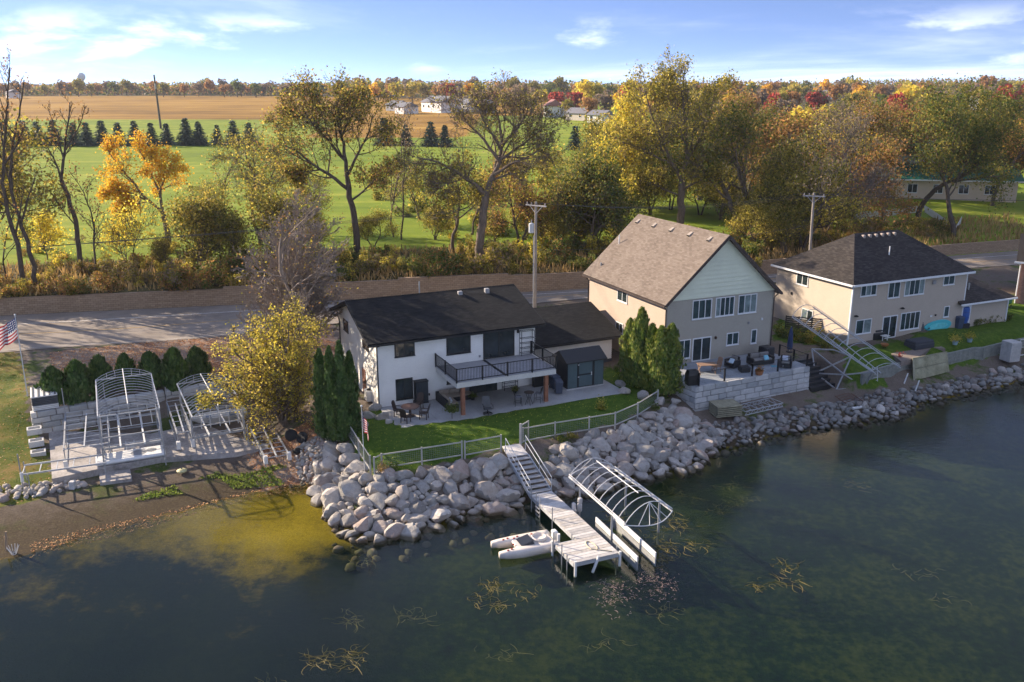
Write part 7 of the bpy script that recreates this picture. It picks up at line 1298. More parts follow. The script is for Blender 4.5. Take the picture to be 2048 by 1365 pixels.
for x in (-.2,.2): gpart('side_rail', ALU, o, lambda m_: m_.beam((x,0,0),(x,.5,1.5),.04))
for i in range(6): gpart('rung', ALU, o, lambda m_: m_.beam((-.2,.08+i*.07,.2+i*.22),(.2,.08+i*.07,.2+i*.22),.03))
for (x0,y0_,x1,y1_,la) in ((1540,1040,1580,930,'white post lying against the wall left of the leaning panel'),(1680,1130,1725,1025,'white post on the cobbles below the leaning panel')):
    p = P3g(x0,y0_,.95); o = gpart('white_post', WHITEP, None, lambda m_: m_.beam((0,0,0),(.25,.1,.85),.07)); o.location = p; tag(o, la, 'post')
p = P3g(910,1290,.6); o = empty('rusty_frame', p, R(20), 'rusty rack lying on the cobble shore', 'rack'); RUSTM = plain('rusty_steel',(0.14,0.075,0.055),.8,.2)
for i in range(4): gpart('bar', RUSTM, o, lambda m_: m_.tube([(-.8,i*.35,.2+.05*i),(0,i*.35,.32+.05*i),(.8,i*.35,.2+.05*i)],.035,5))
for x in (-.8,.8): gpart('side', RUSTM, o, lambda m_: m_.beam((x,-.1,.15),(x,1.2,.35),.05))
o = gpart('white_board', WHITEP, None, lambda m_: m_.rbox(-.75,.75,-.08,.08,0,.16,.02)); o.location = P3g(990,1345,.35); o.rotation_euler = (0,0,R(24)); tag(o,'white board lying on the cobbles below the rusty rack','board')
# ------------------------------------------------------------------ things around the hip house
p0, p1 = P3g(1650,700,2.6), P3g(1861,680,2.6)
lp = empty('plywood_sheet_stack', G(*P4(90,1215),.95), 0, 'big mouldy plywood dock panel leaning on the wall below the hip house', 'panel'); A_, B_, C_, D_ = [G(*P4(x,y),z)-lp.location for x,y,z in ((60,1225,.95),(600,1090,.95),(560,790,2.55),(50,885,2.55))]
MOULD = NB('mouldy_ply'); Pm = MOULD.tc('Object'); nm_ = MOULD.noise(Pm, 7, 5, .7); MOULD.color(MOULD.mix(MOULD.rng(nm_,.60,.68), MOULD.ramp(MOULD.noise(Pm,1.2,5,.6),[(.3,(.20,.19,.11)),(.7,(.38,.36,.24))]), (.03,.03,.025))); MOULD.set(Roughness=.85)
for t0_, t1_ in ((0,.49),(.51,1)): q = [A_.lerp(D_,t0_),B_.lerp(C_,t0_),B_.lerp(C_,t1_),A_.lerp(D_,t1_)]; gpart('plywood_sheet', MOULD.m, lp, lambda m_: m_.slab(q,.07))
gpart('edge_board', OLW, lp, lambda m_: (m_.beam(A_,D_,.14,.16), m_.beam(D_,C_,.10,.06)))
TIM = plain('grey_timber',(0.24,0.25,0.22),.85,var=.3,scale=3)
rwl = empty('timber_wall', G(*P4(590,1030),.95), 0, 'grey timber retaining wall along the hip house lawn', 'retaining wall')
run = [Vector((p_[0],p_[1],.95)) for p_ in TW]
for p, q in zip(run[:-1], run[1:]):
    for k in range(5): z = k*.27; a_ = Vector((p.x,p.y,.95+z))-rwl.location; b_2 = Vector((q.x,q.y,.95+z))-rwl.location; gpart('timber', TIM, rwl, lambda m_: m_.beam(a_+Vector((0,.02*k,.13)),b_2+Vector((0,.02*k,.13)),.2,.25))
o = empty('resin_cabinet', G(*P4(1550,935),1.1), R(18), 'pale slatted storage box beside the wire panels on the timber wall', 'storage box'); gpart('body', plain('pale_slat',(0.48,0.46,0.43),.7), o, lambda m_: m_.rbox(-.55,.55,-.2,.9,0,1.75,.03))
for i in range(7): gpart('slat', plain('pale_slat',(0.48,0.46,0.43),.7), o, lambda m_: m_.box(-.56,.56,-.225,-.2,.05+i*.24,.27+i*.24))
o = empty('wire_fence', G(*P4(1640,855),1.2), R(22), 'white framed wire panels at the right end of the timber wall', 'wire panel')
for i in range(3): gpart('panel_frame', WHITEP, o, lambda m_: (m_.beam((i*1.15,0,0),(i*1.15,0,1.5),.05), m_.beam((i*1.15+1.1,0,0),(i*1.15+1.1,0,1.5),.05), m_.beam((i*1.15,0,1.5),(i*1.15+1.1,0,1.5),.05), m_.beam((i*1.15,0,.05),(i*1.15+1.1,0,.05),.05), m_.beam((i*1.15,0,.78),(i*1.15+1.1,0,.78),.03)))
pb_ = empty('paddleboard', G(*P4(390,495),2.6)+Vector((.05,-.1,.12)), H3R, 'turquoise paddleboard on its side against the hip house wall', 'paddleboard'); TEAL = plain('turquoise_foam',(0.06,0.48,0.52),.45,var=.08)
def board(m_):
    n = 24; top = [(1.55*math.cos(t)*-1, .42+.40*math.sin(t)*(1-.12*math.cos(t))) for t in np.linspace(0,2*math.pi,n,endpoint=False)]
    vs = [(x,-.05,z) for x, z in top]+[(x*.97,-.09,.42+(z-.42)*.93) for x, z in top]+[(x,.04,z) for x, z in top]; m_.add(vs, [tuple(range(n,2*n))]+[(i,(i+1)%n,n+(i+1)%n,n+i) for i in range(n)]+[(i,2*n+i,2*n+(i+1)%n,(i+1)%n) for i in range(n)]+[tuple(range(3*n-1,2*n-1,-1))])
pb_.scale = (1.08,1,1.3); gpart('board', TEAL, pb_, board); gpart('deck_pad', plain('pale_turquoise',(0.14,0.60,0.62),.6), pb_, lambda m_: m_.add([(x*.72,-.096,.42+(z-.42)*.55) for x, z in [(1.5*math.cos(t),.42+.4*math.sin(t)) for t in np.linspace(0,6.283,20,endpoint=False)]],[tuple(range(20))])); gpart('fin', BLK, pb_, lambda m_: m_.add([(-1.3,-.1,.28),(-1.0,-.1,.3),(-1.05,-.1,.42),(-1.25,-.32,.36)],[(0,1,3),(1,2,3),(2,0,3)]))
for x in (-.9,.9): gpart('stand', BLKMETAL, pb_, lambda m_: m_.beam((x,-.25,-.05),(x,.15,-.02),.05))
BLUE = plain('blue_plastic',(0.025,0.10,0.36),.4,var=.08)
wheelie('dark blue wheeled bin by the side door of the hip house', G(*P4(715,450),2.6), H3R, plain('navy_bin',(0.045,0.07,0.12),.5), plain('navy_bin',(0.045,0.07,0.12),.5), 1.15)
o = empty('blue_barrel', G(*P4(790,425),2.6), 0, 'tall bright blue barrel on a dark stand beside the wheeled bin', 'barrel'); gpart('barrel', BLUE, o, lambda m_: m_.lathe([(.36,.5),(.45,.9),(.46,1.3),(.45,1.8),(.40,2.0),(.30,2.06),(.02,2.06)],16)); gpart('stand', DK, o, lambda m_: m_.box(-.45,.45,-.45,.45,0,.5)); gpart('hoop', plain('deep_blue',(0.02,0.07,0.26),.4), o, lambda m_: (m_.lathe([(.46,1.02),(.475,1.05),(.46,1.08)],16), m_.lathe([(.46,1.52),(.475,1.55),(.46,1.58)],16)))
o = gpart('hose_reel', DK, None, lambda m_: (m_.lathe([(.22,0),(.22,.3),(.12,.5),(.2,.7),(.08,.95)],10))); o.location = G(*P4(605,440),2.6); tag(o,'dark hose reel between the paddleboard and the bin','hose reel')
o = empty('closed_umbrella', G(*P4(150,520),2.6), 0, 'furled grey umbrella left of the paddleboard', 'umbrella'); gpart('pole', GALV, o, lambda m_: m_.tube([(0,0,0),(0,0,2.1)],.025,6)); gpart('canopy', plain('grey_cloth',(0.09,0.10,0.11),.9), o, lambda m_: m_.lathe([(.26,.2),(.28,.5),(.2,1.2),(.1,1.8),(.03,2.1)],9))
p = G(*P3(1720,590),2.45); o = empty('covered_table', p, H3R, 'dark covered patio table right of the fire bowl', 'table'); gpart('cover', plain('charcoal_cover',(0.05,0.055,0.065),.9), o, lambda m_: m_.rbox(-1.1,1.1,-.6,.6,.05,.72,.08)); gpart('skirt', plain('charcoal_cover',(0.05,0.055,0.065),.9), o, lambda m_: m_.rbox(-1.14,1.14,-.64,.64,.02,.5,.05))
o = empty('covered_grill', G(*P3(1190,520),2.5), H3R, 'black covered grill against the hip house', 'grill'); gpart('cover', BLK, o, lambda m_: (m_.rbox(-.65,.65,-.35,.35,0,.9,.06), m_.rbox(-.5,.5,-.28,.28,.88,1.2,.12)))
o = empty('white_side_table', G(*P3(1295,540),2.5), H3R, 'white side table beside the covered grill', 'table'); gpart('top', WHITEP, o, lambda m_: m_.rbox(-.35,.35,-.25,.25,.66,.72,.02)); 
for x in (-.28,.28): gpart('leg', WHITEP, o, lambda m_: m_.beam((x,0,0),(x,0,.66),.06))
o = empty('fire_bowl', G(*P3(1290,630),2.45), 0, 'rusty fire bowl on legs on the hip house patio', 'fire bowl'); gpart('bowl', plain('rusty_orange',(0.35,0.14,0.05),.7), o, lambda m_: m_.lathe([(.08,.35),(.28,.45),(.34,.6),(.3,.6),(.05,.45)],12)); 
for t in (0,2.1,4.2): gpart('leg', RUSTM, o, lambda m_: m_.tube([(.25*math.cos(t),.25*math.sin(t),0),(.15*math.cos(t),.15*math.sin(t),.42)],.02,5))
slab_px('hip_house_patio', [P3(1230,560),P3(1500,760),P3(1700,720),P4(330,720),P4(540,740),P4(300,600),P3(1750,520),P3(1430,470)], 2.47, 2.0, plain('brown_paver',(0.22,0.18,0.15),.85,var=.25,scale=2), 'brown paved patio of the hip house')
for x, y, la in ((680,680,'yellow flowering plant in a pale blue pot, the left of two'),(900,640,'yellow flowering plant in a pale blue pot, the right of two')): spiky(la, G(*P4(x,y),2.5), .9, 300, L_YELG, .26, plain('pale_blue_pot',(0.30,0.42,0.46),.4), .5, .35, seed=int(x))
spiky('dry brown bush against the hip house window', G(*P3(1010,470),2.5), 1.3, 420, L_RUST, None, None, .7, .2, 'dry_bush', 4); spiky('red leaved plant on the hip house patio edge', G(*P3(1480,720),2.4), .5, 50, L_RED, None, None, .3, .1, 'red_plant', 5)
for x, y, s in ((960,385,.45),(1060,375,.4),(1170,360,.45),(1270,345,.45),(1360,310,.5),(1450,300,.4)):
    p = G(*P4(x,y),2.6); o = empty('foundation_shrub', p, x, 'low dark shrub along the wing wall of the hip house, ' + {960:'nearest the door',1060:'second from the door',1170:'third from the door',1270:'fourth from the door',1360:'near the corner, the tallest',1450:'at the corner'}[x], 'shrub', 'shrubs along the wing wall'); o.scale = (s,s,s)
    for f in SHR[0][0]: link('foliage', f, o)
o = empty('green_cart', G(1990+15,618,2.7), R(20), 'green covered cart behind the wing of the hip house', 'cart'); gpart('cover', plain('green_tarp',(0.05,0.20,0.08),.7), o, lambda m_: m_.rbox(-.7,.7,-.5,.5,.5,1.5,.15)); gpart('frame', DK, o, lambda m_: (m_.beam((-.6,-.4,0),(-.6,-.4,.5),.06), m_.beam((.6,-.4,0),(.6,-.4,.5),.06), m_.beam((-.7,0,.45),(.7,0,.45),.08)))
# dark slat screen and shrubs between the tan and hip houses
o = empty('slat_screen', P3g(60,420,2.6), R(-20), 'dark slatted screen fence between the tan and hip houses', 'screen fence')
for i in range(4): gpart('screen_post', DK, o, lambda m_: m_.box(i*1.1-.05,i*1.1+.05,-.05,.05,-.2,1.7))
for j in range(9): gpart('slat', plain('dark_slat',(0.05,0.042,0.036),.7), o, lambda m_: m_.box(0,3.3,-.075,-.052,.1+j*.18,.23+j*.18))
for x, y, k, s in ((30,470,0,.8),(250,520,0,.7),(330,560,1,.6),(440,480,3,.6),(560,580,0,.6),(650,640,0,.6)):
    p = P3g(x,y,2.5); o = empty('side_yard_shrub', p, x, '%s shrub in the gap between the tan and hip houses' % SHN[k], 'shrub', 'shrubs between the tan and hip houses'); o.scale = (s,s,s*.8)
    for f in SHR[k][0]: link('foliage', f, o)
# stone edging at the steps
# ------------------------------------------------------------------ utility poles and wires
def utility(label, base, top, arm_rz, tr=True):
    o = empty('utility_pole', base, 0, label, 'utility pole', 'utility poles'); H = top.z-base.z; lx = top.x-base.x; gpart('pole', plain('weathered_pole',(0.30,0.27,0.24),.85,var=.2,scale=2), o, lambda m_: m_.tube([(0,0,-.5),(lx,0,H)],[.17,.12],10)); ca_, sa_ = math.cos(arm_rz), math.sin(arm_rz)
    a = gpart('cross_arm', plain('pale_arm',(0.50,0.46,0.42),.8), o, lambda m_: (m_.beam((lx-1.15*ca_,-1.15*sa_-.1,H-.35),(lx+1.15*ca_,1.15*sa_-.1,H-.35),.11,.13), m_.beam((lx-.7*ca_,-.7*sa_-.1,H-.4),(lx,-.1,H-1.1),.05), m_.beam((lx+.7*ca_,.7*sa_-.1,H-.4),(lx,-.1,H-1.1),.05)))
    for k in (-1.0,-.5,1.0): gpart('insulator', plain('porcelain',(0.45,0.42,0.40),.3), o, lambda m_: m_.lathe([(.03,0),(.06,.08),(.03,.12),(.05,.18),(.01,.22)],8,(lx+k*ca_,k*sa_-.1,H-.28)))
    if tr:
        t_ = gpart('transformer', plain('pale_transformer',(0.50,0.53,0.55),.5), o, lambda m_: m_.lathe([(.22,0),(.26,.05),(.26,.85),(.22,.9),(.08,.95)],14,(lx-.42,-.25,H-2.9))); gpart('bushing', plain('porcelain',(0.45,0.42,0.40),.3), t_, lambda m_: m_.tube([(lx-.42,-.25,H-1.95),(lx-.42,-.25,H-1.65)],.05,6)); gpart('conduit', ALU, o, lambda m_: m_.tube([(lx-.2,-.12,H-3.2),(-.2,-.12,0)],.05,6))
    return o
ub = G(1070,622,2.8); ub = Vector((YD(1070,600,84).x, 84, 2.8)); ut = YD(1072,404,84); pole1 = utility('tall grey utility pole with transformer behind the white house', ub, ut, R(-35))
vb = YD(1622,500,96); vb = Vector((vb.x,96,hz(vb.x,96))); vt = YD(1628,386,96); pole2 = utility('grey utility pole behind the hip house with plain cross arm', vb, vt, R(-25), False)
pf = gnd(322,258,10); ptp = YD(308,150,pf.y); o = empty('leaning_pole', pf, 0, 'lone tall leaning pole rising from the field', 'pole'); gpart('pole', plain('dark_pole',(0.10,0.085,0.075),.9), o, lambda m_: m_.tube([(0,0,-.5),tuple(ptp-pf)],[.45,.3],7)); gpart('top_wrap', plain('pale_wrap',(0.4,0.38,0.36),.8), o, lambda m_: m_.tube([tuple((ptp-pf)*.74),tuple((ptp-pf)*.84)],[.36,.34],7))
def wire(label, p, q, sag, r=.015):
    pts = [p.lerp(q,t)-Vector((0,0,sag*4*t*(1-t))) for t in np.linspace(0,1,24)]; o = MB().tube([a-p for a in pts], r, 4).build('power_line', plain('wire_black',(0.06,0.06,0.06),.6)); o.location = p; tag(o, label, 'power line', 'power lines')
for k, la in ((-1.0,'lakeside'),(0.0,'middle'),(1.0,'roadside')):
    a_ = ut+Vector((k*.8,-k*.5,-.1)); b_2 = vt+Vector((k*.9,-k*.4,-.1)); wire('thin '+la+' power line between the two utility poles', a_, b_2, .9); wire('thin '+la+' power line running left from the transformer pole', a_, Vector((-95,62+k,10.5)), 1.2); wire('thin '+la+' power line running right from the second pole', b_2, Vector((105,118+k,11.5)), 1.2)
wire('lower cable between the two utility poles', ut-Vector((0,0,4.6)), vt-Vector((0,0,3.4)), .7, .018)
p = Vector((YD(1115,605,80).x,80,2.93)); o = empty('parked_trailer', p, R(20), 'small dark quad bike parked by the road behind the garage', 'quad bike')
for x in (-.45,.45):
    for y in (-.45,.45): gpart('wheel', TYRE, o, lambda m_: m_.tube([(x-.12,y,.28),(x+.12,y,.28)],.28,10))
gpart('body', DK, o, lambda m_: (m_.rbox(-.35,.35,-.7,.7,.35,.7,.08), m_.rbox(-.2,.2,-.4,.3,.7,.92,.06))); gpart('handlebar', DK, o, lambda m_: (m_.beam((-.4,.35,1.05),(.4,.35,1.05),.04), m_.beam((0,.3,.7),(0,.35,1.05),.06)))
# ------------------------------------------------------------------ beyond the road on the right
PICK = plain('white_picket',(0.62,0.61,0.60),.7,var=.12)
def picket(label, pts):
    P = [gnd(u,v) for u,v in pts]; o = empty('picket_fence', P[0], 0, label, 'picket fence'); pm = MB().box(-.045,.045,-.012,.012,0,1.0).mesh('picket', PICK)
    for p, q in zip(P[:-1],P[1:]):
        n = max(2,int((q-p).length/.16)); an = math.atan2(q.y-p.y,q.x-p.x)
        for i in range(n): c = p.lerp(q,i/n)-P[0]; k = link('picket', pm, o, c); k.rotation_euler = (0,0,an)
        gpart('rail', PICK, o, lambda m_: (m_.beam(p-P[0]+Vector((0,.03,.3)),q-P[0]+Vector((0,.03,.3)),.04,.07), m_.beam(p-P[0]+Vector((0,.03,.8)),q-P[0]+Vector((0,.03,.8)),.04,.07)))
    return o
picket('white picket fence below the green roofed house', [(1700,440),(1765,434),(1830,426),(1845,424)]); picket('white picket fence running down the lawn from its corner', [(1848,424),(1875,442),(1893,456)]); picket('short white picket panel beside the dark tree on the lawn', [(1908,472),(1918,476)])
gb = gnd(1700,395); g_ = empty('green_roofed_house', gb, R(-12), 'cream house with two green metal roofs seen through the trees', 'house'); GRF = plain('green_metal_roof',(0.02,0.17,0.13),.45,var=.1); CRM = siding('cream_siding',(0.62,0.50,0.38)); gw = 26.0
gpart('wall', CRM, g_, lambda m_: m_.box(-2,gw,0,14,-1,3.4)); gpart('roof', GRF, g_, lambda m_: m_.add([(-2.8,-.8,3.3),(gw+.8,-.8,3.3),(gw+.8,7,6.2),(-2.8,7,6.2),(-2.8,14.8,3.3),(gw+.8,14.8,3.3)],[(0,1,2,3),(3,2,5,4),(0,3,4),(1,5,2)])); gpart('gutter', WHT, g_, lambda m_: m_.box(-2.8,gw+.8,-.95,-.8,3.1,3.3)); up_ = gpart('upper_wall', WHT, g_, lambda m_: m_.box(3,15,5,12,5.0,7.6)); gpart('upper_roof', GRF, g_, lambda m_: m_.add([(2,4,7.5),(16,4,7.5),(16,8.5,9.4),(2,8.5,9.4),(2,13,7.5),(16,13,7.5)],[(0,1,2,3),(3,2,5,4),(0,3,4),(1,5,2)]))
for i in range(6): window(g_, 1+i*4,2.6+i*4,1.0,2.5,2,WHT,GLASS)
# ------------------------------------------------------------------ far houses
def far_house(label, u, v, W, D_, Hh, rise, rz, wc, rc, nw=3):
    p = gnd(u,v,14); o = empty('far_house', p, rz-.95, label, 'house', 'far houses on the hill'); gpart('wall', wc, o, lambda m_: m_.box(-W/2,W/2,0,D_,-1,Hh)); gpart('roof', rc, o, lambda m_: m_.add([(-W/2-.6,-.6,Hh),(W/2+.6,-.6,Hh),(W/2+.6,D_/2,Hh+rise),(-W/2-.6,D_/2,Hh+rise),(-W/2-.6,D_+.6,Hh),(W/2+.6,D_+.6,Hh)],[(0,1,2,3),(3,2,5,4),(0,3,4),(1,5,2)]))
    for i in range(nw): x = -W/2+W*(i+.5)/nw; f_ = gpart('window', WHT, o, lambda m_: m_.box(x-.8,x+.8,-.08,0,Hh*.45,Hh*.45+1.5)); gpart('pane', GLASS, f_, lambda m_: m_.box(x-.65,x+.65,-.1,-.082,Hh*.45+.12,Hh*.45+1.38))
    return o
WW = plain('far_white',(0.74,0.72,0.70),.6,var=.04); GR_ = plain('far_grey_roof',(0.17,0.17,0.19),.8); RR_ = plain('far_red_roof',(0.28,0.13,0.12),.8); TN = plain('far_tan',(0.45,0.40,0.34),.7); GY = plain('far_grey_wall',(0.30,0.31,0.34),.7)
for a in (('low grey house at the left end of the far row',782,205,9,9,3.2,2.2,.2,GY,GR_,1),('small white house half behind the olive tree in the far row',798,207,8,9,3.5,2.2,.1,WW,GR_,1),('long white house with grey roof, widest of the far row',862,211,22,12,5.2,3.2,-.05,WW,GR_,4),('white house with grey roof right of the widest far one',915,212,17,10,4.2,2.6,.05,WW,GR_,3),('pale grey far house behind the big oak crown',955,213,9,9,4,2.5,.1,TN,GR_,1),('small white shed house among the far trees',970,221,5,5,4.2,1.4,.3,WW,GR_,1),
 ('white house with red roof in the hollow',1090,232,10,8,5.0,3.2,-.5,WW,RR_,3),('red roofed extension beside the white house in the hollow',1108,231,9,8,4.0,2.4,.1,WW,RR_,2),('grey roofed house right of the red roofed one',1150,242,12,8,3.2,2.4,.1,TN,GR_,2),('low white house beside the yellow tree',1190,246,9,7,3.2,2.0,.1,WW,GR_,2),('small white house by the left edge of the far wood',15,196,14,8,4.0,2.0,0,WW,GR_,2),('grey roofed house showing above the rust crowned trees',1640,200,12,9,4.5,3,.2,WW,GR_,2),('white gable showing between the far red trees',1960,200,10,9,5,3,.2,WW,GR_,1)): far_house(*a)
# water tower
wp = YD(166,182,1700); o = empty('water_tower', wp, 0, 'pale round water tower on the far left horizon', 'water tower'); gpart('tank', plain('tower_paint',(0.42,0.50,0.56),.5,var=.05), o, lambda m_: m_.lathe([(1.6,16.5),(4,18),(6.6,21.5),(7.2,25),(6.4,28.5),(4,31),(.5,32)],20), True); gpart('column', plain('tower_paint',(0.42,0.50,0.56),.5,var=.05), o, lambda m_: m_.lathe([(3.5,-25),(1.9,-8),(1.6,17)],12))
# ------------------------------------------------------------------ far trees
def far_tree_mesh(seed, mt, n=420, Hh=11., Rr=4.6):
    r = np.random.RandomState(seed); k = 11; C = r.normal(0,1,(k,3)); C /= np.linalg.norm(C,axis=1,keepdims=True); C = C*np.array([Rr*.62,Rr*.62,Hh*.27])*r.uniform(.3,1.0,(k,1))+np.array([0,0,Hh*.62]); i = r.randint(0,k,n); d = r.normal(size=(n,3)); d /= np.linalg.norm(d,axis=1,keepdims=True)
    P = C[i]+d*Rr*.44*r.uniform(.6,1.05,(n,1)); V, F = leaf_quads(P, 1.25, r, .8); return np_mesh('crown', V, F, mt)
FT = {}
for j, (nm, mt) in enumerate((('olive',L_OLIVE),('grey brown',L_GREY),('rust',L_RUST),('dark green',L_GREEN),('yellow green',L_YELG),('orange',L_ORG),('red',L_RED),('golden',L_YEL))): FT[nm] = [far_tree_mesh(300+j*5+q, mt) for q in range(2)]
FTT = MB().tube([(0,0,-1),(0,0,7)],[.35,.12],5).mesh('trunk', B_DARK)
rf_ = random.Random(17)
def far_tree(u, d, kind, s, where, hs=1.0):
    x = (u-1024)/FPX*d*1.02; z = hz(x,d); o = empty('far_tree', (x,d,z-.3), rf_.uniform(0,6), '%s tree %s' % (kind, where), 'tree', 'far trees on the horizon'); k_ = .80 if (u < 700 and d > 600) else 1.0; o.scale = (s*1.25*k_,s*1.25*k_,s*hs*1.2*k_); link('trunk', FTT, o); link('crown', rf_.choice(FT[kind]), o)
def where_(u): return ('in the far wood left of the leaning pole' if u < 310 else 'in the far wood right of the leaning pole' if u < 640 else 'behind the far row of white houses' if u < 1000 else 'on the far hill behind the red roofed house' if u < 1250 else 'on the horizon behind the tallest trees' if u < 1600 else 'on the horizon above the hip house')
left_k = ['grey brown']*5+['olive']*3+['rust']*2+['dark green']*2; mid_k = ['grey brown']*4+['olive']*4+['rust']*3+['dark green']*2+['orange','yellow green']; right_k = ['grey brown']*3+['olive']*3+['rust']*2+['yellow green']*2+['orange','golden','dark green','dark green','rust']
for i in range(118):
    u = -30+i*(2120/117)+rf_.uniform(-9,9); d = rf_.uniform(720,800) if u < 760 else rf_.uniform(700,780); far_tree(u, d, rf_.choice(left_k if u < 620 else mid_k if u < 1100 else right_k), rf_.uniform(.85,1.35), where_(u), rf_.uniform(.8,1.15))
for i in range(64):
    u = 620+i*(1440/63)+rf_.uniform(-12,12); d = rf_.uniform(520,660) if u > 1000 else rf_.uniform(650,690); far_tree(u, d, rf_.choice(mid_k if u < 1000 else right_k), rf_.uniform(.7,1.15), where_(u)+', nearer the fields', rf_.uniform(.8,1.15))
for u, d, k, s in ((205,720,'olive',1.35),(365,700,'olive',1.2),(405,700,'rust',1.0),(505,710,'dark green',1.3),(540,705,'dark green',1.15),(480,705,'rust',1.05),(660,690,'dark green',1.3),(700,690,'dark green',1.1),(740,560,'dark green',.7),(765,640,'orange',1.0),(808,590,'yellow green',1.15),(835,590,'yellow green',1.2),(905,640,'red',1.1),(940,640,'orange',1.0),(1145,470,'red',1.0),(1110,470,'red',1.0),(1085,480,'yellow green',1.0),(1240,420,'red',1.15),(1252,300,'red',.9),(1165,520,'golden',1.35),(1185,520,'yellow green',1.25),(1330,420,'red',.8),(1520,360,'red',1.0),(1600,420,'red',1.1),(1755,300,'red',1.1),(1960,400,'red',1.2),(1990,400,'red',1.2),(1770,420,'golden',1.3),(1680,420,'orange',1.2),(985,520,'rust',.9),(1040,500,'grey brown',1.1),(1010,480,'olive',1.0),(1060,440,'olive',.9),(1130,420,'olive',.8),(1170,400,'rust',.9),(1200,420,'grey brown',1.0)):
    far_tree(u, d, k, s, where_(u)+', standing in front')
for i in range(48):
    u = 1240+rf_.uniform(0,830); d = rf_.uniform(330,520); far_tree(u, d, rf_.choice(right_k), rf_.uniform(.75,1.1), where_(u)+', half way back', 1.0)
for i in range(30):
    u = 1500+i*18+rf_.uniform(-8,8); d = rf_.uniform(170,330); far_tree(u, d, rf_.choice(right_k), rf_.uniform(.6,.95), 'behind the green roofed house', 1.0)
r = np.random.RandomState(31)
def wood_mass(name, label, u0, u1, d0, d1, n, mts, hmax):
    for j, mt in enumerate(mts):
        k = n//len(mts); uu = r.uniform(u0,u1,k); d = r.uniform(d0,d1,k); x = (uu-1024)/FPX*d; cell = np.floor(x/9.0+d/60.0); hh = hmax*(.62+.38*np.abs(np.sin(cell*12.9898+j*4.1)*43758.5 % 1.0)); xl = (x/9.0+d/60.0-cell-.5)*2; top = hh*np.sqrt(np.maximum(.05,1-.75*xl**2)); z = height(x, d)+top*r.rand(k)**.55
        V, F = leaf_quads(np.stack([x,d,z],-1), 2.1, r, .8); tag(link(name, np_mesh(name,V,F,mt)), label+(' in grey brown',' in olive',' in rust',' in dark green')[j], 'wood', kind='stuff')
wood_mass('far_wood', 'far off wood along the left horizon', -420, 760, 775, 880, 32000, (L_GREY,L_OLIVE,L_RUST,L_GREEN), 11.5)
wood_mass('far_wood', 'far off wood along the right horizon', 700, 2150, 755, 900, 36000, (L_GREY,L_OLIVE,L_RUST,L_GREEN), 16.0)
# ------------------------------------------------------------------ fallen leaves, water weeds
def litter(name, poly, n, size, mt, label, seed):
    r = np.random.RandomState(seed); P = np.array(poly); lo, hi = P.min(0), P.max(0); xy = r.uniform(lo,hi,(n*3,2)); xy = xy[inpoly(xy[:,0],xy[:,1],P)][:n]; z = height(xy[:,0],xy[:,1])+.02; Q = np.stack([xy[:,0],xy[:,1],z],-1)
    a = r.normal(size=(len(Q),3)); a[:,2] *= .3; b_ = r.normal(size=(len(Q),3)); b_[:,2] *= .3; a = a/np.linalg.norm(a,axis=1,keepdims=True)*size*r.uniform(.5,1.2,(len(Q),1)); b_ = b_/np.linalg.norm(b_,axis=1,keepdims=True)*size*.6
    V = np.stack([Q-a*.5,Q+b_*.5,Q+a*.5,Q-b_*.5],1).reshape(-1,3); tag(link(name, np_mesh(name,V,np.arange(len(V)).reshape(-1,4),mt)), label, 'leaves', kind='stuff')
L_FALL = leaf('fallen_leaves',[(0.16,0.075,0.03),(0.36,0.17,0.07),(0.50,0.28,0.12)],.1)
litter('fallen_leaves', LEAVES, 9000, .16, L_FALL, 'drift of orange fallen leaves between the road and the block wall', 1); litter('lawn_leaves', LAWN1, 900, .085, L_YEL, 'few pale leaves scattered on the lawn of the white house', 2); litter('beach_leaves', LEAVES2, 2600, .14, L_FALL, 'brown leaves around the dock wheels', 3); litter('grass_leaves', GRASSL, 2200, .14, L_FALL, 'leaves scattered on the grass at the left edge', 4)
shl = np.array([V2(G(u,v,.1)) for u,v in ((60,1085),(200,1050),(300,1030),(450,992),(600,960),(640,975),(520,990),(400,1022),(300,1050),(200,1075),(60,1112))]); litter('shore_leaves', shl, 2600, .13, L_FALL, 'wet leaves washed along the beach edge', 5)
tr_px = [(250,1005),(330,990),(450,975),(560,965),(620,950),(560,935),(430,950),(300,985)]
r = np.random.RandomState(14); Pq = np.array([V2(G(u,v,.3)) for u,v in tr_px]); lo, hi = Pq.min(0), Pq.max(0); xy = r.uniform(lo,hi,(9000,2)); xy = xy[inpoly(xy[:,0],xy[:,1],Pq)]; kk = np.sin(xy[:,0]*1.1)+np.sin(xy[:,1]*1.7+xy[:,0]*.6) > -.1; xy = xy[kk]; Q = np.stack([xy[:,0],xy[:,1],height(xy[:,0],xy[:,1])+.06],-1); V, F = leaf_quads(Q,.2,r,.4,.5); tag(link('beach_weeds', np_mesh('beach_weeds',V,F,leaf('beach_weed_leaf',[(0.05,0.085,0.015),(0.12,0.16,0.03),(0.20,0.22,0.05)]))),'low green weeds on the beach below the boat slab','weeds',kind='stuff')
WEED = leaf('pond_weed',[(0.08,0.07,0.02),(0.17,0.135,0.04),(0.30,0.235,0.08)],.2); PINK = leaf('seed_heads',[(0.14,0.10,0.09),(0.30,0.22,0.19)],.1)
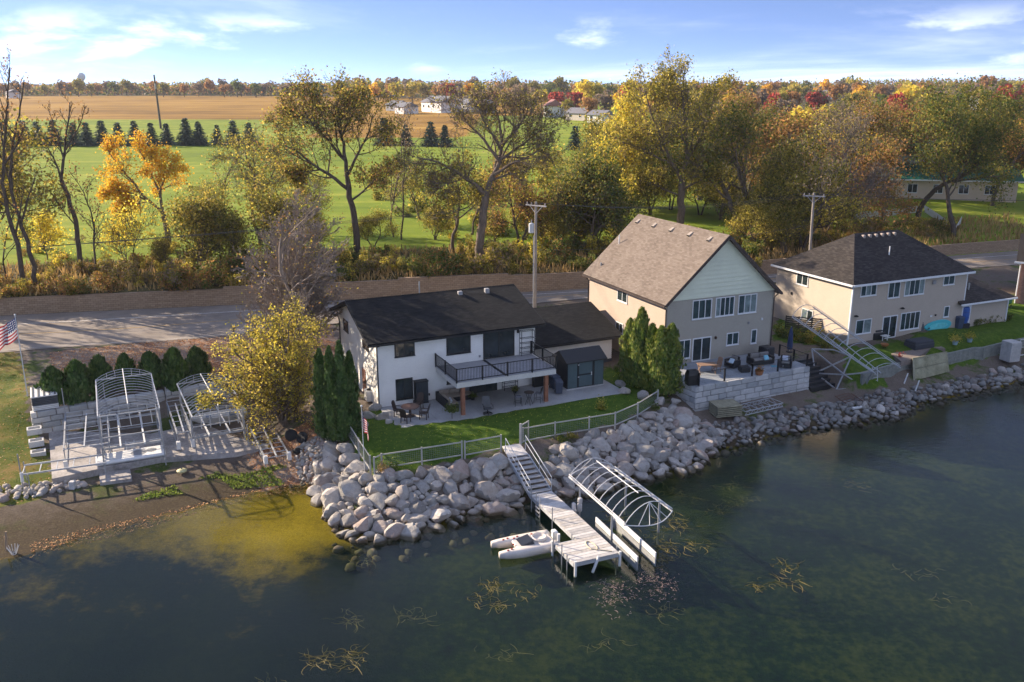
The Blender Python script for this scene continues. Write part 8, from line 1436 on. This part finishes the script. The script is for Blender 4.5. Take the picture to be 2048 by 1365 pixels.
def weed_patch(name, label, u, v, ru, rv, n, mt, seed, L_=1.1, z=.006):
    r = np.random.RandomState(seed); m_ = MB(); k = max(2, n//9); cen = [(u+r.normal(0,ru), v+r.normal(0,rv)) for _ in range(k)]
    for i in range(int(n*2.0)):
        cu, cv = cen[r.randint(k)]; p = G(cu+r.normal(0,15), cv+r.normal(0,6), z); a = r.uniform(0,6.28); pts = []; q = np.array([p.x,p.y]); L2 = L_*r.uniform(.35,1.3); cv_ = r.normal(0,.35)
        for j in range(6): pts.append((q[0],q[1],z+.003*r.rand()+(.012 if j in (2,3) else 0))); a += cv_+r.normal(0,.3); q = q+np.array([math.cos(a),math.sin(a)])*L2/5
        m_.tube(pts, [.003,.007,.008,.008,.006,.003], 3, False)
    tag(m_.build(name, mt), label, 'water weeds', kind='stuff')
for i, (u,v,ru,rv,n) in enumerate(((1015,1195,30,14,46),(1060,1110,25,10,16),(1335,1075,40,22,60),(1290,1050,25,16,30),(820,1255,60,12,26),(700,1320,30,20,40),(1410,985,40,12,24),(1500,1010,90,30,26),(1620,1165,50,12,30),(1300,1270,50,25,18),(1560,1060,120,60,20),(1880,1100,100,80,12),(740,1090,30,20,16),(1000,1330,200,30,16))): weed_patch('pond_weeds','tangle of yellow pond weed on the water '+('left of the dock end','beside the twin hulled float','right of the dock boat lift','under the dock boat lift','in the lower middle','at the bottom left of centre','below the terrace shore','right of the boat lift, scattered','in a brown mat on the right','at the bottom centre','scattered on the open water','far out on the right','near the riprap point','along the bottom edge')[i],u,v,ru*1.1,rv*1.2,n,WEED,50+i,.8,.006 if i in (0,2,3,5,8) else -.04)
for i, (u,v,la) in enumerate(((1225,1190,'below the dock end'),(1315,1175,'below the boat lift bunks'))): weed_patch('seed_heads','cluster of pinkish seed heads on the water '+la,u,v,16,14,110,PINK,80+i,.16,.008)
# ------------------------------------------------------------------ haze
bh = bpy.data.materials.new('haze'); bh.use_nodes = True; t = bh.node_tree; t.nodes.clear(); ou = t.nodes.new('ShaderNodeOutputMaterial'); vo = t.nodes.new('ShaderNodeVolumePrincipled'); t.links.new(vo.outputs[0], ou.inputs['Volume']); vo.inputs['Color'].default_value = (0.78,0.86,1.0,1); vo.inputs['Density'].default_value = HAZE = 0.00010; vo.inputs['Anisotropy'].default_value = 0.2
hm = MB(); hm.box(-2100,2100,-75,2800,-5.0,64); tag(link('haze', hm.mesh('haze', bh)), 'thin pale autumn haze over the fields', kind='stuff')
